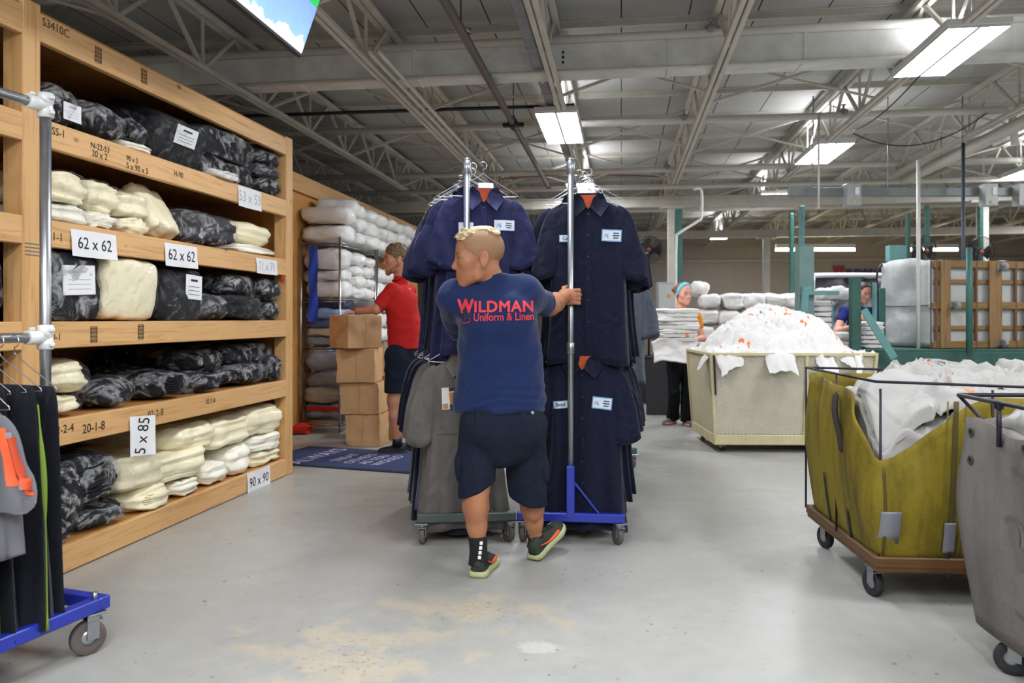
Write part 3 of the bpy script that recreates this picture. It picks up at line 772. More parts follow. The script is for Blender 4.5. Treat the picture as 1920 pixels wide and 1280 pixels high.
def paper(u0, u1, v0, v1, label, txt, size, curl=0.0, rot=0.0, mtl=M_INK, xoff=.006, tilt=0.0, yaw=0.0):
    y0, y1 = s_of_u(u0), s_of_u(u1); yc = (y0 + y1) / 2; z1, z0 = z_of_v(v0, yc), z_of_v(v1, yc); zc = (z0 + z1) / 2
    w, h = y1 - y0, z1 - z0; o = thing('paper_sign', S(xoff, yc, zc), label, 'sign', -ST + PI / 2 - yaw)
    nu, nv = 12, 8; V = []
    for side in (0, 1):
        for j in range(nv):
            for i in range(nu):
                a = i / (nu - 1) - .5; b = j / (nv - 1) - .5
                V.append((a * w, -(curl * (a + .5) ** 2 * w + .012 * math.sin(a * 5 + b * 2) * abs(b) + tilt * (.5 - b) * h * .3) + side * .0008, b * h))
    fs = gridf(nu, nv); Fc = fs + [tuple(i + nu * nv for i in f[::-1]) for f in fs]
    s = mk('sheet', V, Fc, M_PAPER, o)
    tv, tf = text_mesh(txt, size)
    if rot:
        c, s_ = math.cos(rot), math.sin(rot); tv = np.stack([tv[:, 0] * c - tv[:, 1] * s_, tv[:, 0] * s_ + tv[:, 1] * c, tv[:, 2]], 1)
    V2 = []
    for x, y, _ in tv:
        a = x / w; b = y / h
        V2.append((x, -(curl * (a + .5) ** 2 * w + .012 * math.sin(a * 5 + b * 2) * abs(b) + tilt * (.5 - b) * h * .3) - .0015, y))
    mk('lettering', V2, tf, mtl, s, False)
    return o
M_FAINT = mat('faded_ink', '#b4b6bb', .8)
paper(132, 216, 435, 484, 'white 62 x 62 sign nearest the steel pipe, on the second shelf edge', '62 x 62', .088, tilt=.12)
paper(308, 368, 459, 501, 'white 62 x 62 sign in the middle of the second shelf edge', '62 x 62', .098, tilt=.08)
paper(480, 518, 486, 514, 'small faded white sign by the far post on the second shelf edge', '71 x 71', .09, mtl=M_FAINT)
paper(446, 488, 354, 391, 'faded white paper sign hanging from the top shelf edge', '53 x 53', .11, mtl=M_FAINT)
paper(463, 505, 879, 920, 'white sign on the bottom rail near the floor, beside the far post', '90 x 90', .10, mtl=M_INK)
# the curled 85 sign sticks out from the fourth shelf edge
paper(238, 266, 779, 853, 'curled white sign ending in x 85, sticking out below the fourth shelf', '5 x 85', .085, curl=.10, rot=PI / 2 * .93, xoff=.05, yaw=.55)

# ------------------------------------------------------------------ wrapped bundles
def label_card(parent, x, y, z, w, h, tilt=0.0, txt=None, nrm=0.0):
    """a printed card lying on the front of a bundle; parent frame: x to the aisle"""
    M = Matrix.Translation((x, y, z)) @ Matrix.Rotation(nrm, 4, 'Y') @ Matrix.Rotation(tilt, 4, 'X')
    m = MB(); m.box((0, 0, 0), (.003, w, h), ch=.001, M=M); c = m.build('label_card', M_PAPER, parent, False)
    m = MB()
    m.box((.0022, 0, h * .28), (.001, w * .42, h * .09), ch=.0003, M=M); 
    for k in range(3): m.box((.0022, 0, h * (.02 - .16 * k)), (.001, w * .7, h * .02), ch=.0003, M=M)
    m.build('print', M_FAINT if txt is None else M_INK, c, False); return c
seed_ = [100]
def bag(tier, u0, u1, v0, v1, m, label, dep=.55, layers=6, e1=.45, e2=.35, x=-.03, yaw=0.0, roll=0.0, pitch=0.0, film=None, card=None, z0=None, amp=.045, lump=.022, name='linen_bundle', floor=True, open_end=False, tail=False):
    seed_[0] += 1; sd = seed_[0]
    y0, y1 = s_of_u(u0, x), s_of_u(u1, x); yc = (y0 + y1) / 2; zt = z_of_v(v0, yc, x); zb = z_of_v(v1, yc, x)
    if z0 is not None: zb = z0
    elif floor: zb = TOPS[tier] + .002
    w, h = y1 - y0, max(zt - zb, .05)
    p, f = bundle(dep, w, h, layers, e1, e2, amp, lump, sd)
    grp = {0: 'bundles on the bottom shelf', 1: 'bundles on the fourth shelf', 2: 'bundles on the third shelf', 3: 'bundles on the second shelf', 4: 'bundles on the top shelf'}[tier]
    R = (Euler((roll, pitch, yaw)).to_matrix())
    A = np.array(R); p2 = p @ A.T; zmin = p2[:, 2].min()
    o = mk(name, p2, f, m); tag(o, label, 'linen bundle', grp)
    o.location = S(x - dep / 2, yc, zb - zmin); o.rotation_euler = (0, 0, -ST)
    if film:
        q, f = bundle(dep * 1.03, w, h, 0, max(e1, .45), e2, 0, lump * 1.0, sd, 46, 26, infl=.006); n = SN(sd + 9, 22); 
        q = q + (q / (np.linalg.norm(q, axis=1)[:, None] + 1e-9)) * (np.abs(n(q)) * .008)[:, None]
        q = q @ A.T; q[:, 2] = np.maximum(q[:, 2], zmin + .001); mk('plastic_wrap', q, f, film, o)
    if open_end:   # folded edges showing in the torn end of the wrap
        mb = MB(); n_ = 7
        for k in range(n_):
            zz = (k - (n_ - 1) / 2) * h * .09; ww = w * .52 * math.sqrt(max(.05, 1 - (zz / (h * .42)) ** 2))
            mb.tube(smooth_pts([(dep / 2 + .004, -ww / 2, zz), (dep / 2 + .012, -ww * .2, zz - .006), (dep / 2 + .010, ww * .2, zz + .004), (dep / 2 + .004, ww / 2, zz)], 4), h * .036, 6)
        e = mb.build('folded_edges', M_BLK if m is M_BLK else m, o); e.matrix_local = R.to_4x4()
    if tail:
        mb = MB(); r = random.Random(sd); pts = [Vector((dep / 2 - .01, w * .1, -h * .1))]
        for k in range(5): pts.append(pts[-1] + Vector((.02, r.uniform(-.02, .03), r.uniform(-.035, 0))))
        mb.tube(pts, [.022, .012, .018, .024, .016, .004], 8); e = mb.build('wrap_tail', M_FILMC, o); e.matrix_local = R.to_4x4()
    if card:
        c = label_card(o, dep / 2 + .012 + card.get('dx', 0), card.get('y', 0) * w, card.get('z', 0) * h, card['w'], card['h'], card.get('t', 0), card.get('txt'), card.get('n', 0))
        c.matrix_local = R.to_4x4()
    return o
K, KF, CF = M_BLK, M_FILMK, M_FILMC
# top shelf
bag(4, 82, 152, 160, 240, K, 'black wrapped bundle on the top shelf, first after the steel pipe', .8, film=KF, e1=.6, card=dict(w=.13, h=.09, z=-.1, y=.2))
bag(4, 158, 244, 192, 265, K, 'black twisted bundle on the top shelf, second after the steel pipe', .8, film=KF, e1=.7, e2=.6, tail=True)
bag(4, 248, 268, 225, 272, K, 'slim black bundle on the top shelf, just left of the white carded one', .5, film=KF, e1=.7)
bag(4, 244, 296, 268, 290, M_CRW, 'flat cream bundle peeping over the top shelf edge', .4, layers=3, x=.0, z0=2.282)
bag(4, 290, 392, 222, 320, K, 'upright black bundle with a big white card on the top shelf', .42, layers=0, e1=.3, e2=.3, pitch=.30, film=CF, card=dict(w=.24, h=.12, z=.2, y=.0, txt=1))
bag(4, 376, 476, 300, 355, K, 'lower black bundle of the stack near the far end of the top shelf', .75, film=KF, layers=7)
bag(4, 372, 476, 252, 302, K, 'upper shiny black bundle of the stack near the far end of the top shelf', .75, film=KF, layers=7, floor=False, e1=.25, e2=.22)
bag(4, 484, 530, 333, 372, K, 'dark bundle at the bottom of the far corner pile on the top shelf', .6, film=KF, e1=.7)
bag(4, 482, 528, 312, 336, M_GRB, 'hazy wrapped bundle in the middle of the far corner pile on the top shelf', .6, film=KF, e1=.8, floor=False)
bag(4, 482, 530, 280, 315, K, 'glossy black roll topping the far corner pile on the top shelf', .6, film=KF, e1=.9, e2=.6, floor=False)
bag(4, 408, 452, 335, 350, M_WHT, 'crumpled clear and white pack poking out under the black stack, top shelf', .3, layers=2, e1=.8, x=.03, z0=2.282, film=CF)
# second shelf
bag(3, 92, 170, 384, 436, M_CRW, 'lowest cream bundle beside the steel pipe on the second shelf', .6, layers=5, film=CF, e1=.55)
bag(3, 92, 168, 322, 386, M_CRM, 'top cream bundle beside the steel pipe on the second shelf', .6, layers=6, film=CF, e1=.6, floor=False)
bag(3, 172, 222, 396, 446, M_CRW, 'small ivory bundle at the bottom of the cream heap, second shelf', .55, layers=5, e1=.65, film=CF)
bag(3, 166, 226, 340, 398, M_CRM, 'cream bundle in the middle of the heap on the second shelf', .6, layers=6, e1=.6, floor=False, film=CF)
bag(3, 226, 278, 412, 452, M_CRM, 'low cream bundle under the wrapped one at the right of the heap', .55, layers=5, e1=.6, film=CF)
bag(3, 216, 288, 360, 414, M_CRM, 'shiny wrapped cream bundle on the right of the second shelf heap', .6, layers=6, e1=.7, e2=.5, floor=False, film=CF)
p, f = bundle(.34, .15, .36, 6, .5, .35, .08, .008, 333); A = np.array(Matrix.Rotation(.98, 3, 'Y') @ Matrix.Rotation(1.45, 3, 'X')); p = p @ A.T; o = mk('folded_linen', p, f, M_CRM); o.location = S(-.15, s_of_u(322), TOPS[3] + .002 - p[:, 2].min()); o.rotation_euler = (0, 0, -ST)
tag(o, 'tall folded cream stack leaning over on the second shelf', 'linen bundle', 'bundles on the second shelf')
bag(3, 366, 455, 403, 478, M_GRB, 'dark bundle in hazy plastic at the middle of the second shelf', .6, film=KF, e1=.5, e2=.4, yaw=-.12, x=.05)
bag(3, 446, 530, 462, 494, M_CRW, 'lower cream bundle at the far end of the second shelf', .55, layers=4, e1=.6, x=.0)
bag(3, 438, 528, 412, 464, M_CRM, 'upper domed cream bundle at the far end of the second shelf', .6, layers=4, e1=.85, e2=.7, floor=False)
# third shelf
bag(2, 92, 193, 478, 606, K, 'upright black bag with a white card, first on the third shelf', .34, layers=0, e1=.25, e2=.25, film=KF, card=dict(w=.245, h=.155, z=.12, y=.0, t=.05))
bag(2, 198, 296, 488, 604, M_CRM, 'upright square ivory bag on the third shelf between two black bags', .3, layers=0, e1=.28, e2=.28, film=CF, pitch=.10)
bag(2, 306, 384, 499, 603, K, 'upright black bag with a small white card in the middle of the third shelf', .34, layers=0, e1=.35, e2=.3, film=CF, card=dict(w=.19, h=.16, z=.12, y=.18, t=-.04, txt=1))
bag(2, 390, 442, 552, 603, M_GRB, 'hazy plastic roll beside the small carded black bag, third shelf', .6, film=KF, e1=.85, e2=.6)
bag(2, 446, 496, 553, 603, K, 'folded dark stack with loose wrap at the front of the third shelf', .6, film=CF, layers=9, e1=.4, tail=True, x=.03)
bag(2, 426, 484, 512, 556, K, 'glossy black roll lying over the others on the third shelf', .7, film=KF, e1=.8, e2=.5, floor=False)
bag(2, 500, 531, 564, 602, K, 'lower dark bundle in the far corner of the third shelf', .6, film=KF, e1=.6)
bag(2, 490, 531, 522, 566, K, 'upper dark bundle in the far corner of the third shelf', .6, film=KF, e1=.7, floor=False)
# fourth shelf
bag(1, 92, 168, 735, 800, M_CRM, 'lower cream bundle beside the steel pipe on the fourth shelf', .8, layers=6, e1=.7, e2=.5, film=CF)
bag(1, 92, 172, 676, 738, M_CRM, 'upper cream bundle beside the steel pipe on the fourth shelf', .8, layers=5, e1=.55, e2=.4, floor=False, film=CF)
bag(1, 192, 270, 706, 778, K, 'hazy black roll next to the cream pair on the fourth shelf', .85, film=KF, e1=.75, e2=.5)
bag(1, 292, 360, 694, 766, K, 'open ended black roll showing its folds, middle of the fourth shelf', .85, film=KF, e1=.8, e2=.4, open_end=True, tail=True)
bag(1, 372, 426, 697, 746, K, 'small open black roll on the fourth shelf edge', .7, film=KF, e1=.85, e2=.5, open_end=True)
bag(1, 362, 422, 652, 698, K, 'black roll lying on top of the fourth shelf row, folds showing', .9, film=KF, e1=.8, e2=.45, floor=False, open_end=True, x=-.12)
bag(1, 432, 512, 680, 728, K, 'black bundle with milky wrapped end on the fourth shelf', .8, film=KF, e1=.7, e2=.5)
bag(1, 424, 520, 640, 682, K, 'dark bundle lying at the back top of the fourth shelf far end', .8, film=KF, e1=.6, floor=False, x=-.1)
bag(1, 506, 531, 664, 716, K, 'slim dark bundle against the far post on the fourth shelf', .6, film=KF, e1=.7)
# bottom shelf
bag(0, 84, 146, 978, 1040, K, 'smallest black bundle low behind the rack wheel, bottom shelf', .6, film=KF, e1=.7)
bag(0, 86, 168, 920, 984, K, 'hazy grey black bundle just right of the steel pipe, bottom shelf', .7, film=KF, e1=.75, floor=False)
bag(0, 158, 244, 948, 1030, K, 'black bundle in milky wrap standing on the bottom shelf rail', .7, film=KF, e1=.6, e2=.5)
bag(0, 112, 240, 850, 946, K, 'large black bundle on top of the bottom shelf pile, below the fourth shelf', .8, film=KF, e1=.6, e2=.4, floor=False, open_end=True)
bag(0, 250, 326, 912, 992, M_CRM, 'open cream roll with loose wrap at the front of the bottom shelf', .7, layers=8, e1=.75, e2=.35, amp=.05, open_end=True, tail=True)
bag(0, 226, 322, 858, 918, M_CRM, 'cream bundle lying on the open cream roll, bottom shelf', .8, layers=6, e1=.6, e2=.45, floor=False, film=CF)
bag(0, 332, 384, 896, 954, M_CRW, 'small square cream bundle beside the open roll, bottom shelf', .6, layers=7, e1=.45)
bag(0, 296, 394, 842, 900, M_CRM, 'wide cream bundle above the small square one, bottom shelf', .8, layers=7, e1=.5, floor=False)
bag(0, 386, 432, 868, 924, M_CRW, 'ivory bundle under the folded pair, right half of the bottom shelf', .7, layers=6, e1=.55)
bag(0, 340, 412, 792, 846, M_CRM, 'cream bundle high on the left of the bottom shelf pile', .8, layers=4, e1=.7, floor=False)
bag(0, 434, 476, 834, 900, M_CRW, 'cream bundle in the second column from the far post, bottom shelf', .7, layers=7, e1=.5)
bag(0, 402, 482, 776, 838, M_CRM, 'large folded cream bundle second from the far post, top of the pile', .8, layers=8, e1=.45, floor=False, amp=.04)
bag(0, 482, 531, 842, 884, M_CRM, 'lowest cream bundle against the far post, bottom shelf', .7, layers=5, e1=.5)
bag(0, 480, 531, 812, 844, M_CRW, 'middle cream bundle against the far post, bottom shelf', .7, layers=4, e1=.55, floor=False)
bag(0, 470, 533, 760, 814, M_CRM, 'top cream bundle against the far post, just below the fourth shelf', .75, layers=5, e1=.6, floor=False)
# near bay, left of the front post
for k, (t_, y, h, mm, lb) in enumerate(((4, -.45, .26, K, 'black bundle on the top shelf, left of the near timber post'), (3, -.45, .3, K, 'black bundle on the second shelf, left of the near timber post'),
                               (2, -.4, .33, K, 'black bundle on the third shelf, left of the near timber post'), (1, -.4, .3, M_CRM, 'cream bundle on the fourth shelf, left of the near timber post'),
                               (0, -.5, .34, K, 'black bundle on the bottom shelf, left of the near timber post'))):
    p, f = bundle(.6, .6, h, 5, .5, .4, .03, .02, 400 + k); o = mk('linen_bundle', p, f, mm); o.location = S(-.35, y, TOPS[t_] + h / 2 + .02); o.rotation_euler = (0, 0, -ST)
    tag(o, lb, 'linen bundle', 'bundles in the near bay')
    q, f = bundle(.62, .6, h, 0, .5, .4, 0, .02, 400 + k, 46, 26, infl=.008); mk('plastic_wrap', q, f, KF, o)
# red tag hanging from the far post
m = MB(); m.tube([(0, 0, 0), (.012, 0, 0)], .028, 14); o = m.build('price_tag', M_RED); o.location = S(.0, s_of_u(528), z_of_v(523, 2.7)); o.rotation_euler = (0, 0, -ST); tag(o, 'small round red tag hanging by the far post below the second shelf', 'tag')
# ------------------------------------------------------------------ garments on racks
def twill(name, col, vary=.12, var=.08, rough=.85):
    return mat(name, col, rough, var=var, vscale=7, bump=.2, bscale=240, bdist=.002, spec=.2, vary=vary, sheen=.1, wrinkle=.55, wscale=6.5)
M_NAVY = twill('navy_twill', '#0f1328'); M_NAVYP = twill('violet_navy_twill', '#1f2244', .06); M_GREYC = twill('grey_coverall', '#5e5a56', .10, .16); M_BLKC = twill('black_twill', '#15161c')
M_SLATEC = twill('slate_stripe', '#565b66')
M_ORL = mat('orange_lining', '#b0471d', .8); M_PATCH = mat('patch_white', '#ccd4de', .8); M_PBORD = mat('patch_border', '#6f9cc4', .8); M_PINK = mat('patch_ink', '#2b3a5e', .8)
M_BTN = mat('button', '#20243a', .4); M_HANG = mat('hanger_wire', '#c6c8cb', .3, 1.0)

def shirt_verts(seed, L=.95, sw=.205, hem=.25, dep=.05, fold=.026, slv=.44, slw=.105, flare=1.0, spread=1.0):
    """a short-sleeved work shirt on its hanger: body and both sleeves as one cloth"""
    r = np.random.RandomState(seed); V = []; Fc = []; n0 = 0
    zs = np.concatenate([[.012, 0, -.018, -.035, -.055, -.08], np.linspace(-.12, -L, 24)]); N = 48
    ph = np.linspace(0, 2 * PI, N, endpoint=False); k1, k2, k3 = r.randint(5, 8), r.randint(8, 12), r.randint(3, 5); p1, p2, p3 = r.rand(3) * 6
    skew = r.uniform(-.02, .02)
    for j, z in enumerate(zs):
        t = min(1, max(0, -z / L))
        w = np.interp(-z, [-.012, 0, .02, .04, .065, .1, .2, .45, .75, L], [.055, .066, .10, .145, .19, sw, sw + .004, sw + .006, (sw + hem) / 2, hem])
        d = np.interp(-z, [-.012, .02, .06, .15, .4, L], [.035, .03, .028, dep * .8, dep, dep * 1.15])
        fa = fold * np.interp(-z, [0, .12, .35, L], [.03, .12, .6, 1.25])
        c, s = np.cos(ph), np.sin(ph)
        x = w * np.sign(c) * np.abs(c) ** .75; y = d * np.sign(s) * np.abs(s) ** .8
        f = fa * ((.8 - 1.5 * np.abs(np.sin(.5 * k1 * 2 * ph / 2 + p1 + 1.1 * t))) * .55 + np.sin(k2 * ph + p2 - 2 * t) * .30 + np.sin(k3 * ph + p3 + t) * .5)
        x = x + f * c * .4 + skew * t; y = y + f * s * 1.5 * (1 if True else 0)
        zz = z + (.006 * np.sin(2 * ph + p1) * t if j > 5 else 0)
        V += list(zip(x, y, np.full(N, z) + zz * 0 + (.012 * np.sin(3 * ph + p2) * (j == len(zs) - 1))))
    Fc += gridf(N, len(zs), True); Fc.append(tuple(range(N))[::-1]); Fc.append(tuple((len(zs) - 1) * N + k for k in range(N))); n0 = len(V)
    for sd in (-1, 1):
        M_ = 22; path = [(.150, -.090), (.184, -.116), (.204, -.17), (.220 * flare, -.25), (.232 * flare * spread, -.34), (.240 * flare * spread, -slv)]
        path = [(a, b) for a, b in path]; q = smooth_pts([(a, 0, b) for a, b in path], 3); nn = len(q); pp = r.rand() * 6
        for j, p in enumerate(q):
            t = j / (nn - 1); a = q[max(j - 1, 0)]; b = q[min(j + 1, nn - 1)]; T = (b - a).normalized(); U = Vector((-T.z, 0, T.x))
            wd = np.interp(t, [0, .3, .7, 1], [.052, .064, slw * .74, slw * .90]); th = np.interp(t, [0, .3, 1], [.016, .020, .028]); bend = .030 * t * math.sin(3.5 * t + pp)
            for k in range(M_):
                g = 2 * PI * k / M_; ff = 1 + .30 * t * math.sin(4 * g + pp + 2 * t) + .22 * t * math.sin(7 * g + pp * 2 - 3 * t)
                pt = p + U * (math.cos(g) * wd * (1 + .05 * t * math.sin(3 * g + pp))) + Vector((0, math.sin(g) * th * ff + bend * math.cos(g) - .022 * t + .016 * t * (.5 - abs(math.sin(7 * t + 2 * math.cos(g) + pp))), .020 * t * math.sin(2 * g + pp)))
                V.append((sd * pt.x, pt.y, pt.z))
        fs = gridf(M_, nn, True); Fc += [tuple(i + n0 for i in (f if sd > 0 else f[::-1])) for f in fs]
        b0 = n0 + (nn - 1) * M_; cc = np.mean([V[b0 + k] for k in range(M_)], axis=0); n1_ = len(V); V += [tuple(cc + (np.array(V[b0 + k]) - cc) * np.array([.95, .8, .9])) for k in range(M_)] + [tuple(cc + (np.array(V[b0 + k]) - cc) * np.array([.55, .12, .4]) + np.array([-.008 * sd, 0, .03])) for k in range(M_)]
        for a0, a1 in ((b0, n1_), (n1_, n1_ + M_)):
            for k in range(M_): q4 = (a0 + k, a0 + (k + 1) % M_, a1 + (k + 1) % M_, a1 + k); Fc.append(q4 if sd > 0 else q4[::-1])
        e = tuple(n1_ + M_ + k for k in range(M_)); Fc.append(e if sd > 0 else e[::-1]); n0 = len(V)
    return V, Fc
def flat_prism(mb, poly, y, t=.004, M=None):
    """poly in x,z, facing -y"""
    n = len(poly); V = [(x, y - t, z) for x, z in poly] + [(x, y, z) for x, z in poly]
    Fc = [tuple(range(n)), tuple(range(n, 2 * n))[::-1]] + [(k + n, (k + 1) % n + n, (k + 1) % n, k) for k in range(n)]
    mb.add(V, [f[::-1] for f in Fc], M)
def raycast_y(o_mesh, x, z, y0=-1.0):
    hit = o_mesh.ray_cast(Vector((x, y0, z)), Vector((0, 1, 0)))
    return hit[0].y if hit[0] is not None else -.05
def bvh_of(o):
    me = o.data; return BVHTree.FromPolygons([v.co for v in me.vertices], [tuple(p.vertices) for p in me.polygons])
def drape(o_bvh, v, off, sub=True):
    out = []
    for x, y, z in v:
        h = o_bvh.ray_cast(Vector((x, -1.0, z)), Vector((0, 1, 0)))
        yy = h[0].y if h[0] is not None else -.04
        out.append((x, yy - off + (y if not sub else 0), z))
    return out
def patch_grid(w, h, cx, cz, rot=0.0, nx=8, nz=5):
    V = []
    for j in range(nz):
        for i in range(nx):
            a = (i / (nx - 1) - .5) * w; b = (j / (nz - 1) - .5) * h; c, s = math.cos(rot), math.sin(rot)
            V.append((cx + a * c - b * s, 0, cz + a * s + b * c))
    return V, [f for f in gridf(nx, nz)]
def put_patch(o, bv, w, h, cx, cz, txt, size, name, border=True, rot=0.0, logo=False):
    v, f = patch_grid(w, h, cx, cz, rot); p = mk(name, drape(bv, v, .005), f, M_PBORD if border else M_PATCH, o)
    if border:
        v, f = patch_grid(w * .9, h * .82, cx, cz, rot); mk('patch_field', drape(bv, v, .0062), f, M_PATCH, p)
    c, s = math.cos(rot), math.sin(rot)
    if txt and not logo:
        tv, tf = text_mesh(txt, size, bold=.0006); tv = [(cx + x * c - y * s, 0, cz + x * s + y * c) for x, y, _ in tv]; mk('lettering', drape(bv, tv, .0075), tf, M_PINK, p, False)
    if logo:
        for k, l in ((1, .30), (0, .34), (-1, .26)):
            v, f = patch_grid(w * l, h * .09, cx + w * .22 * c - k * h * .2 * s, cz + w * .22 * s + k * h * .2 * c, rot, 4, 2); mk('printed_line', drape(bv, v, .0075), f, M_PINK, p)
    if logo:
        mb = MB(); bx = -w * .27
        pts = smooth_pts([(bx - .012, 0, -.010), (bx - .004, 0, .012), (bx + .003, 0, -.006), (bx + .010, 0, .012), (bx + .006, 0, -.012), (bx + .016, 0, -.004)], 4)
        v, f = tube([(cx + q.x, 0, cz + q.z) for q in pts], .0013, 5); mk('emblem', drape(bv, v, .0075), f, M_PBORD, p)
    return p
def dress_shirt(o, lining=True, placket=True):
    """collar, lining, placket and buttons as parts"""
    bv = bvh_of(o); m = o.data.materials[0]; mb = MB()
    for s in (-1, 1):
        poly = [(.010, -.062), (.028, -.012), (.052, .022), (.084, .022), (.118, -.05), (.072, -.118)]
        n = len(poly); out = []
        for lay in (0, 1):
            for x, z in poly: out.append((s * x, -.046 - .010 * (1 - abs(x) / .12) - lay * .006 + (.03 if z > .01 else 0), z))
        Fc = [(1, 2, 3, 4), (0, 1, 4, 5), (10, 9, 8, 7), (11, 10, 7, 6)] + [(k, (k + 1) % n, (k + 1) % n + n, k + n) for k in range(n)]
        mb.add(out, Fc if s < 0 else [f[::-1] for f in Fc])
    ring = [(.06 * math.cos(a), .034 * math.sin(a), .02 + .006 * math.sin(a)) for a in np.linspace(-.3, PI + .3, 14)]; mb.tube(ring, .012, 6)
    mb.build('collar', m, o)
    if lining:
        mb = MB(); flat_prism(mb, [(-.045, .012), (.045, .012), (.03, -.03), (0, -.07), (-.03, -.03)], -.038, .004); mb.build('collar_lining', M_ORL, o)
    if placket:
        zmin = min(v.co.z for v in o.data.vertices); v, f = patch_grid(.038, abs(zmin) - .09, .0, (zmin - .085) / 2, 0, 4, 26); mk('placket', drape(bv, v, .004), f, m, o)
        for k in range(6):
            z = -.10 - k * .125; y = raycast_y(bv, 0, z); mb = MB(); mb.lathe([(.006, 0), (.0065, .002), (.003, .003)], 8, Matrix.Translation((0, y - .0045, z)) @ Matrix.Rotation(PI / 2, 4, 'X')); mb.build('button', M_BTN, o)
    return bv
def hanger_mesh():
    mb = MB(); r = .0022
    hook = [(0, 0, .055)] + [(.022 * math.sin(a) - 0, 0, .098 - .022 * math.cos(a)) for a in np.linspace(0, PI * 1.35, 10)]
    mb.tube(hook[:1] + hook[1:], r, 6)
    tri = smooth_pts([(0, 0, .055), (.03, 0, .03), (.19, 0, -.062), (.205, 0, -.075), (.19, 0, -.082), (0, 0, -.086), (-.19, 0, -.082), (-.205, 0, -.075), (-.19, 0, -.062), (-.03, 0, .03), (0, 0, .055)], 3)
    mb.tube(tri, r, 6, False)
    return mb
HANG0 = hanger_mesh()
hang_me = [None]
def add_hanger(loc, rz, label, grp):
    if hang_me[0] is None: o = HANG0.build('wire_hanger', M_HANG); hang_me[0] = o.data
    else: o = bpy.data.objects.new('wire_hanger', hang_me[0]); COL.objects.link(o)
    o.location = loc; o.rotation_euler = (0, 0, rz); return tag(o, label, 'hanger', grp)

def caster(parent, x, y, r=.055, yaw=0.0, zt=.13, w=.03, tyre=M_RUBBER):
    """plate, fork and wheel under (x, y)"""
    R = Matrix.Translation((x, y, 0)) @ Matrix.Rotation(yaw, 4, 'Z')
    mb = MB(); mb.box((0, 0, zt - .004), (.075, .075, .008), ch=.002, M=R); mb.lathe([(.022, zt - .03), (.026, zt - .008)], 12, R)
    for s in (-1, 1):
        mb.box((s * (w / 2 + .006), .012, (zt - .02 + r) / 2 + .002), (.004, .045, zt - .03 - r * .55), ch=.001, M=R)
    mb.box((0, .005, zt - .03), (w + .016, .06, .005), ch=.001, M=R); c = mb.build('caster', M_STEEL, parent)
    W = R @ Matrix.Translation((0, .025, r)) @ Matrix.Rotation(PI / 2, 4, 'Y')
    mb = MB(); mb.lathe([(r * .6, -w / 2 + .004), (r * .93, -w / 2), (r, -w / 2 + .005), (r, w / 2 - .005), (r * .93, w / 2), (r * .6, w / 2 - .004)], 24, W); mb.build('wheel', tyre, c)
    mb = MB(); mb.lathe([(r * .62, -w / 2 + .006), (r * .3, -w / 2 + .002), (r * .12, -w / 2 - .006), (r * .12, w / 2 + .006), (r * .3, w / 2 - .002), (r * .62, w / 2 - .006)], 18, W); mb.build('wheel_hub', M_STEEL, c)
    return c
def clamp(mb, p, r=.021):
    mb.lathe([(r * .9, -.035), (r * 1.15, -.03), (r * 1.15, .03), (r * .9, .035)], 12, Matrix.Translation(p))
def garment_rack(loc, rz, label, footm, L=1.5, hw=.30, H=2.215, rails=(2.17, 1.13), bracket=.30, nfoot=(0,)):
    t = thing('garment_rack', loc, label, 'garment rack', rz)
    for y in (0, L):
        mb = MB(); mb.tube([(0, y, .14), (0, y, H)], .0185, 12); mb.lathe([(.0185, 0), (.02, .006), (.012, .012)], 12, Matrix.Translation((0, y, H))); mb.build('upright_pole', M_STEEL, t)
        mb = MB(); mb.box((0, y, .155), (hw * 2 + .06, .05, .05), ch=.005); f = mb.build('foot_bar', footm, t)
        mb = MB(); mb.box((0, y - .002, .15 + bracket / 2), (.048, .048, bracket), ch=.004); mb.build('pole_socket', footm, f)
        mb = MB(); mb.bar((.02, y, .13 + bracket * .75), (hw * .6, y, .17), .012, .012); mb.build('brace', footm, f)
        for s in (-1, 1): caster(f, s * hw, y, .052, s * .3 + (1.2 if y else .15), .13)
    mb = MB(); mb.tube([(0, -.01, rails[0]), (0, L + .01, rails[0])], .0155, 10); mb.build('hanging_rail', M_STEEL, t)
    mb = MB(); mb.tube([(0, -.01, rails[1]), (0, L + .01, rails[1])], .0155, 10); mb.build('hanging_rail', M_STEEL, t)
    mb = MB(); mb.box((0, L / 2, .155), (.045, L, .045), ch=.005); mb.build('base_bar', footm, t)
    for y in (0, L):
        for z in rails: mb = MB(); clamp(mb, (0, y, z)); mb.build('pipe_fitting', M_STEEL, t)
    return t
RL, RR = Vector((-.262, 4.6, 0)), Vector((.339, 4.6, 0))
ZL_, ZR_ = math.radians(6), -math.radians(6.5)
garment_rack(RL, ZL_, 'left garment rack with grey green foot, held by the man in the blue shirt', mat('grey_green_foot', '#4c544f', .5, .3), hw=.255)
garment_rack(RR, ZR_, 'right garment rack with blue foot, gripped in the man\'s right hand', M_BLUEPT, hw=.28)
def on_rack(base, rz, x, y, z): return base + Matrix.Rotation(rz, 3, 'Z') @ Vector((x, y, z))

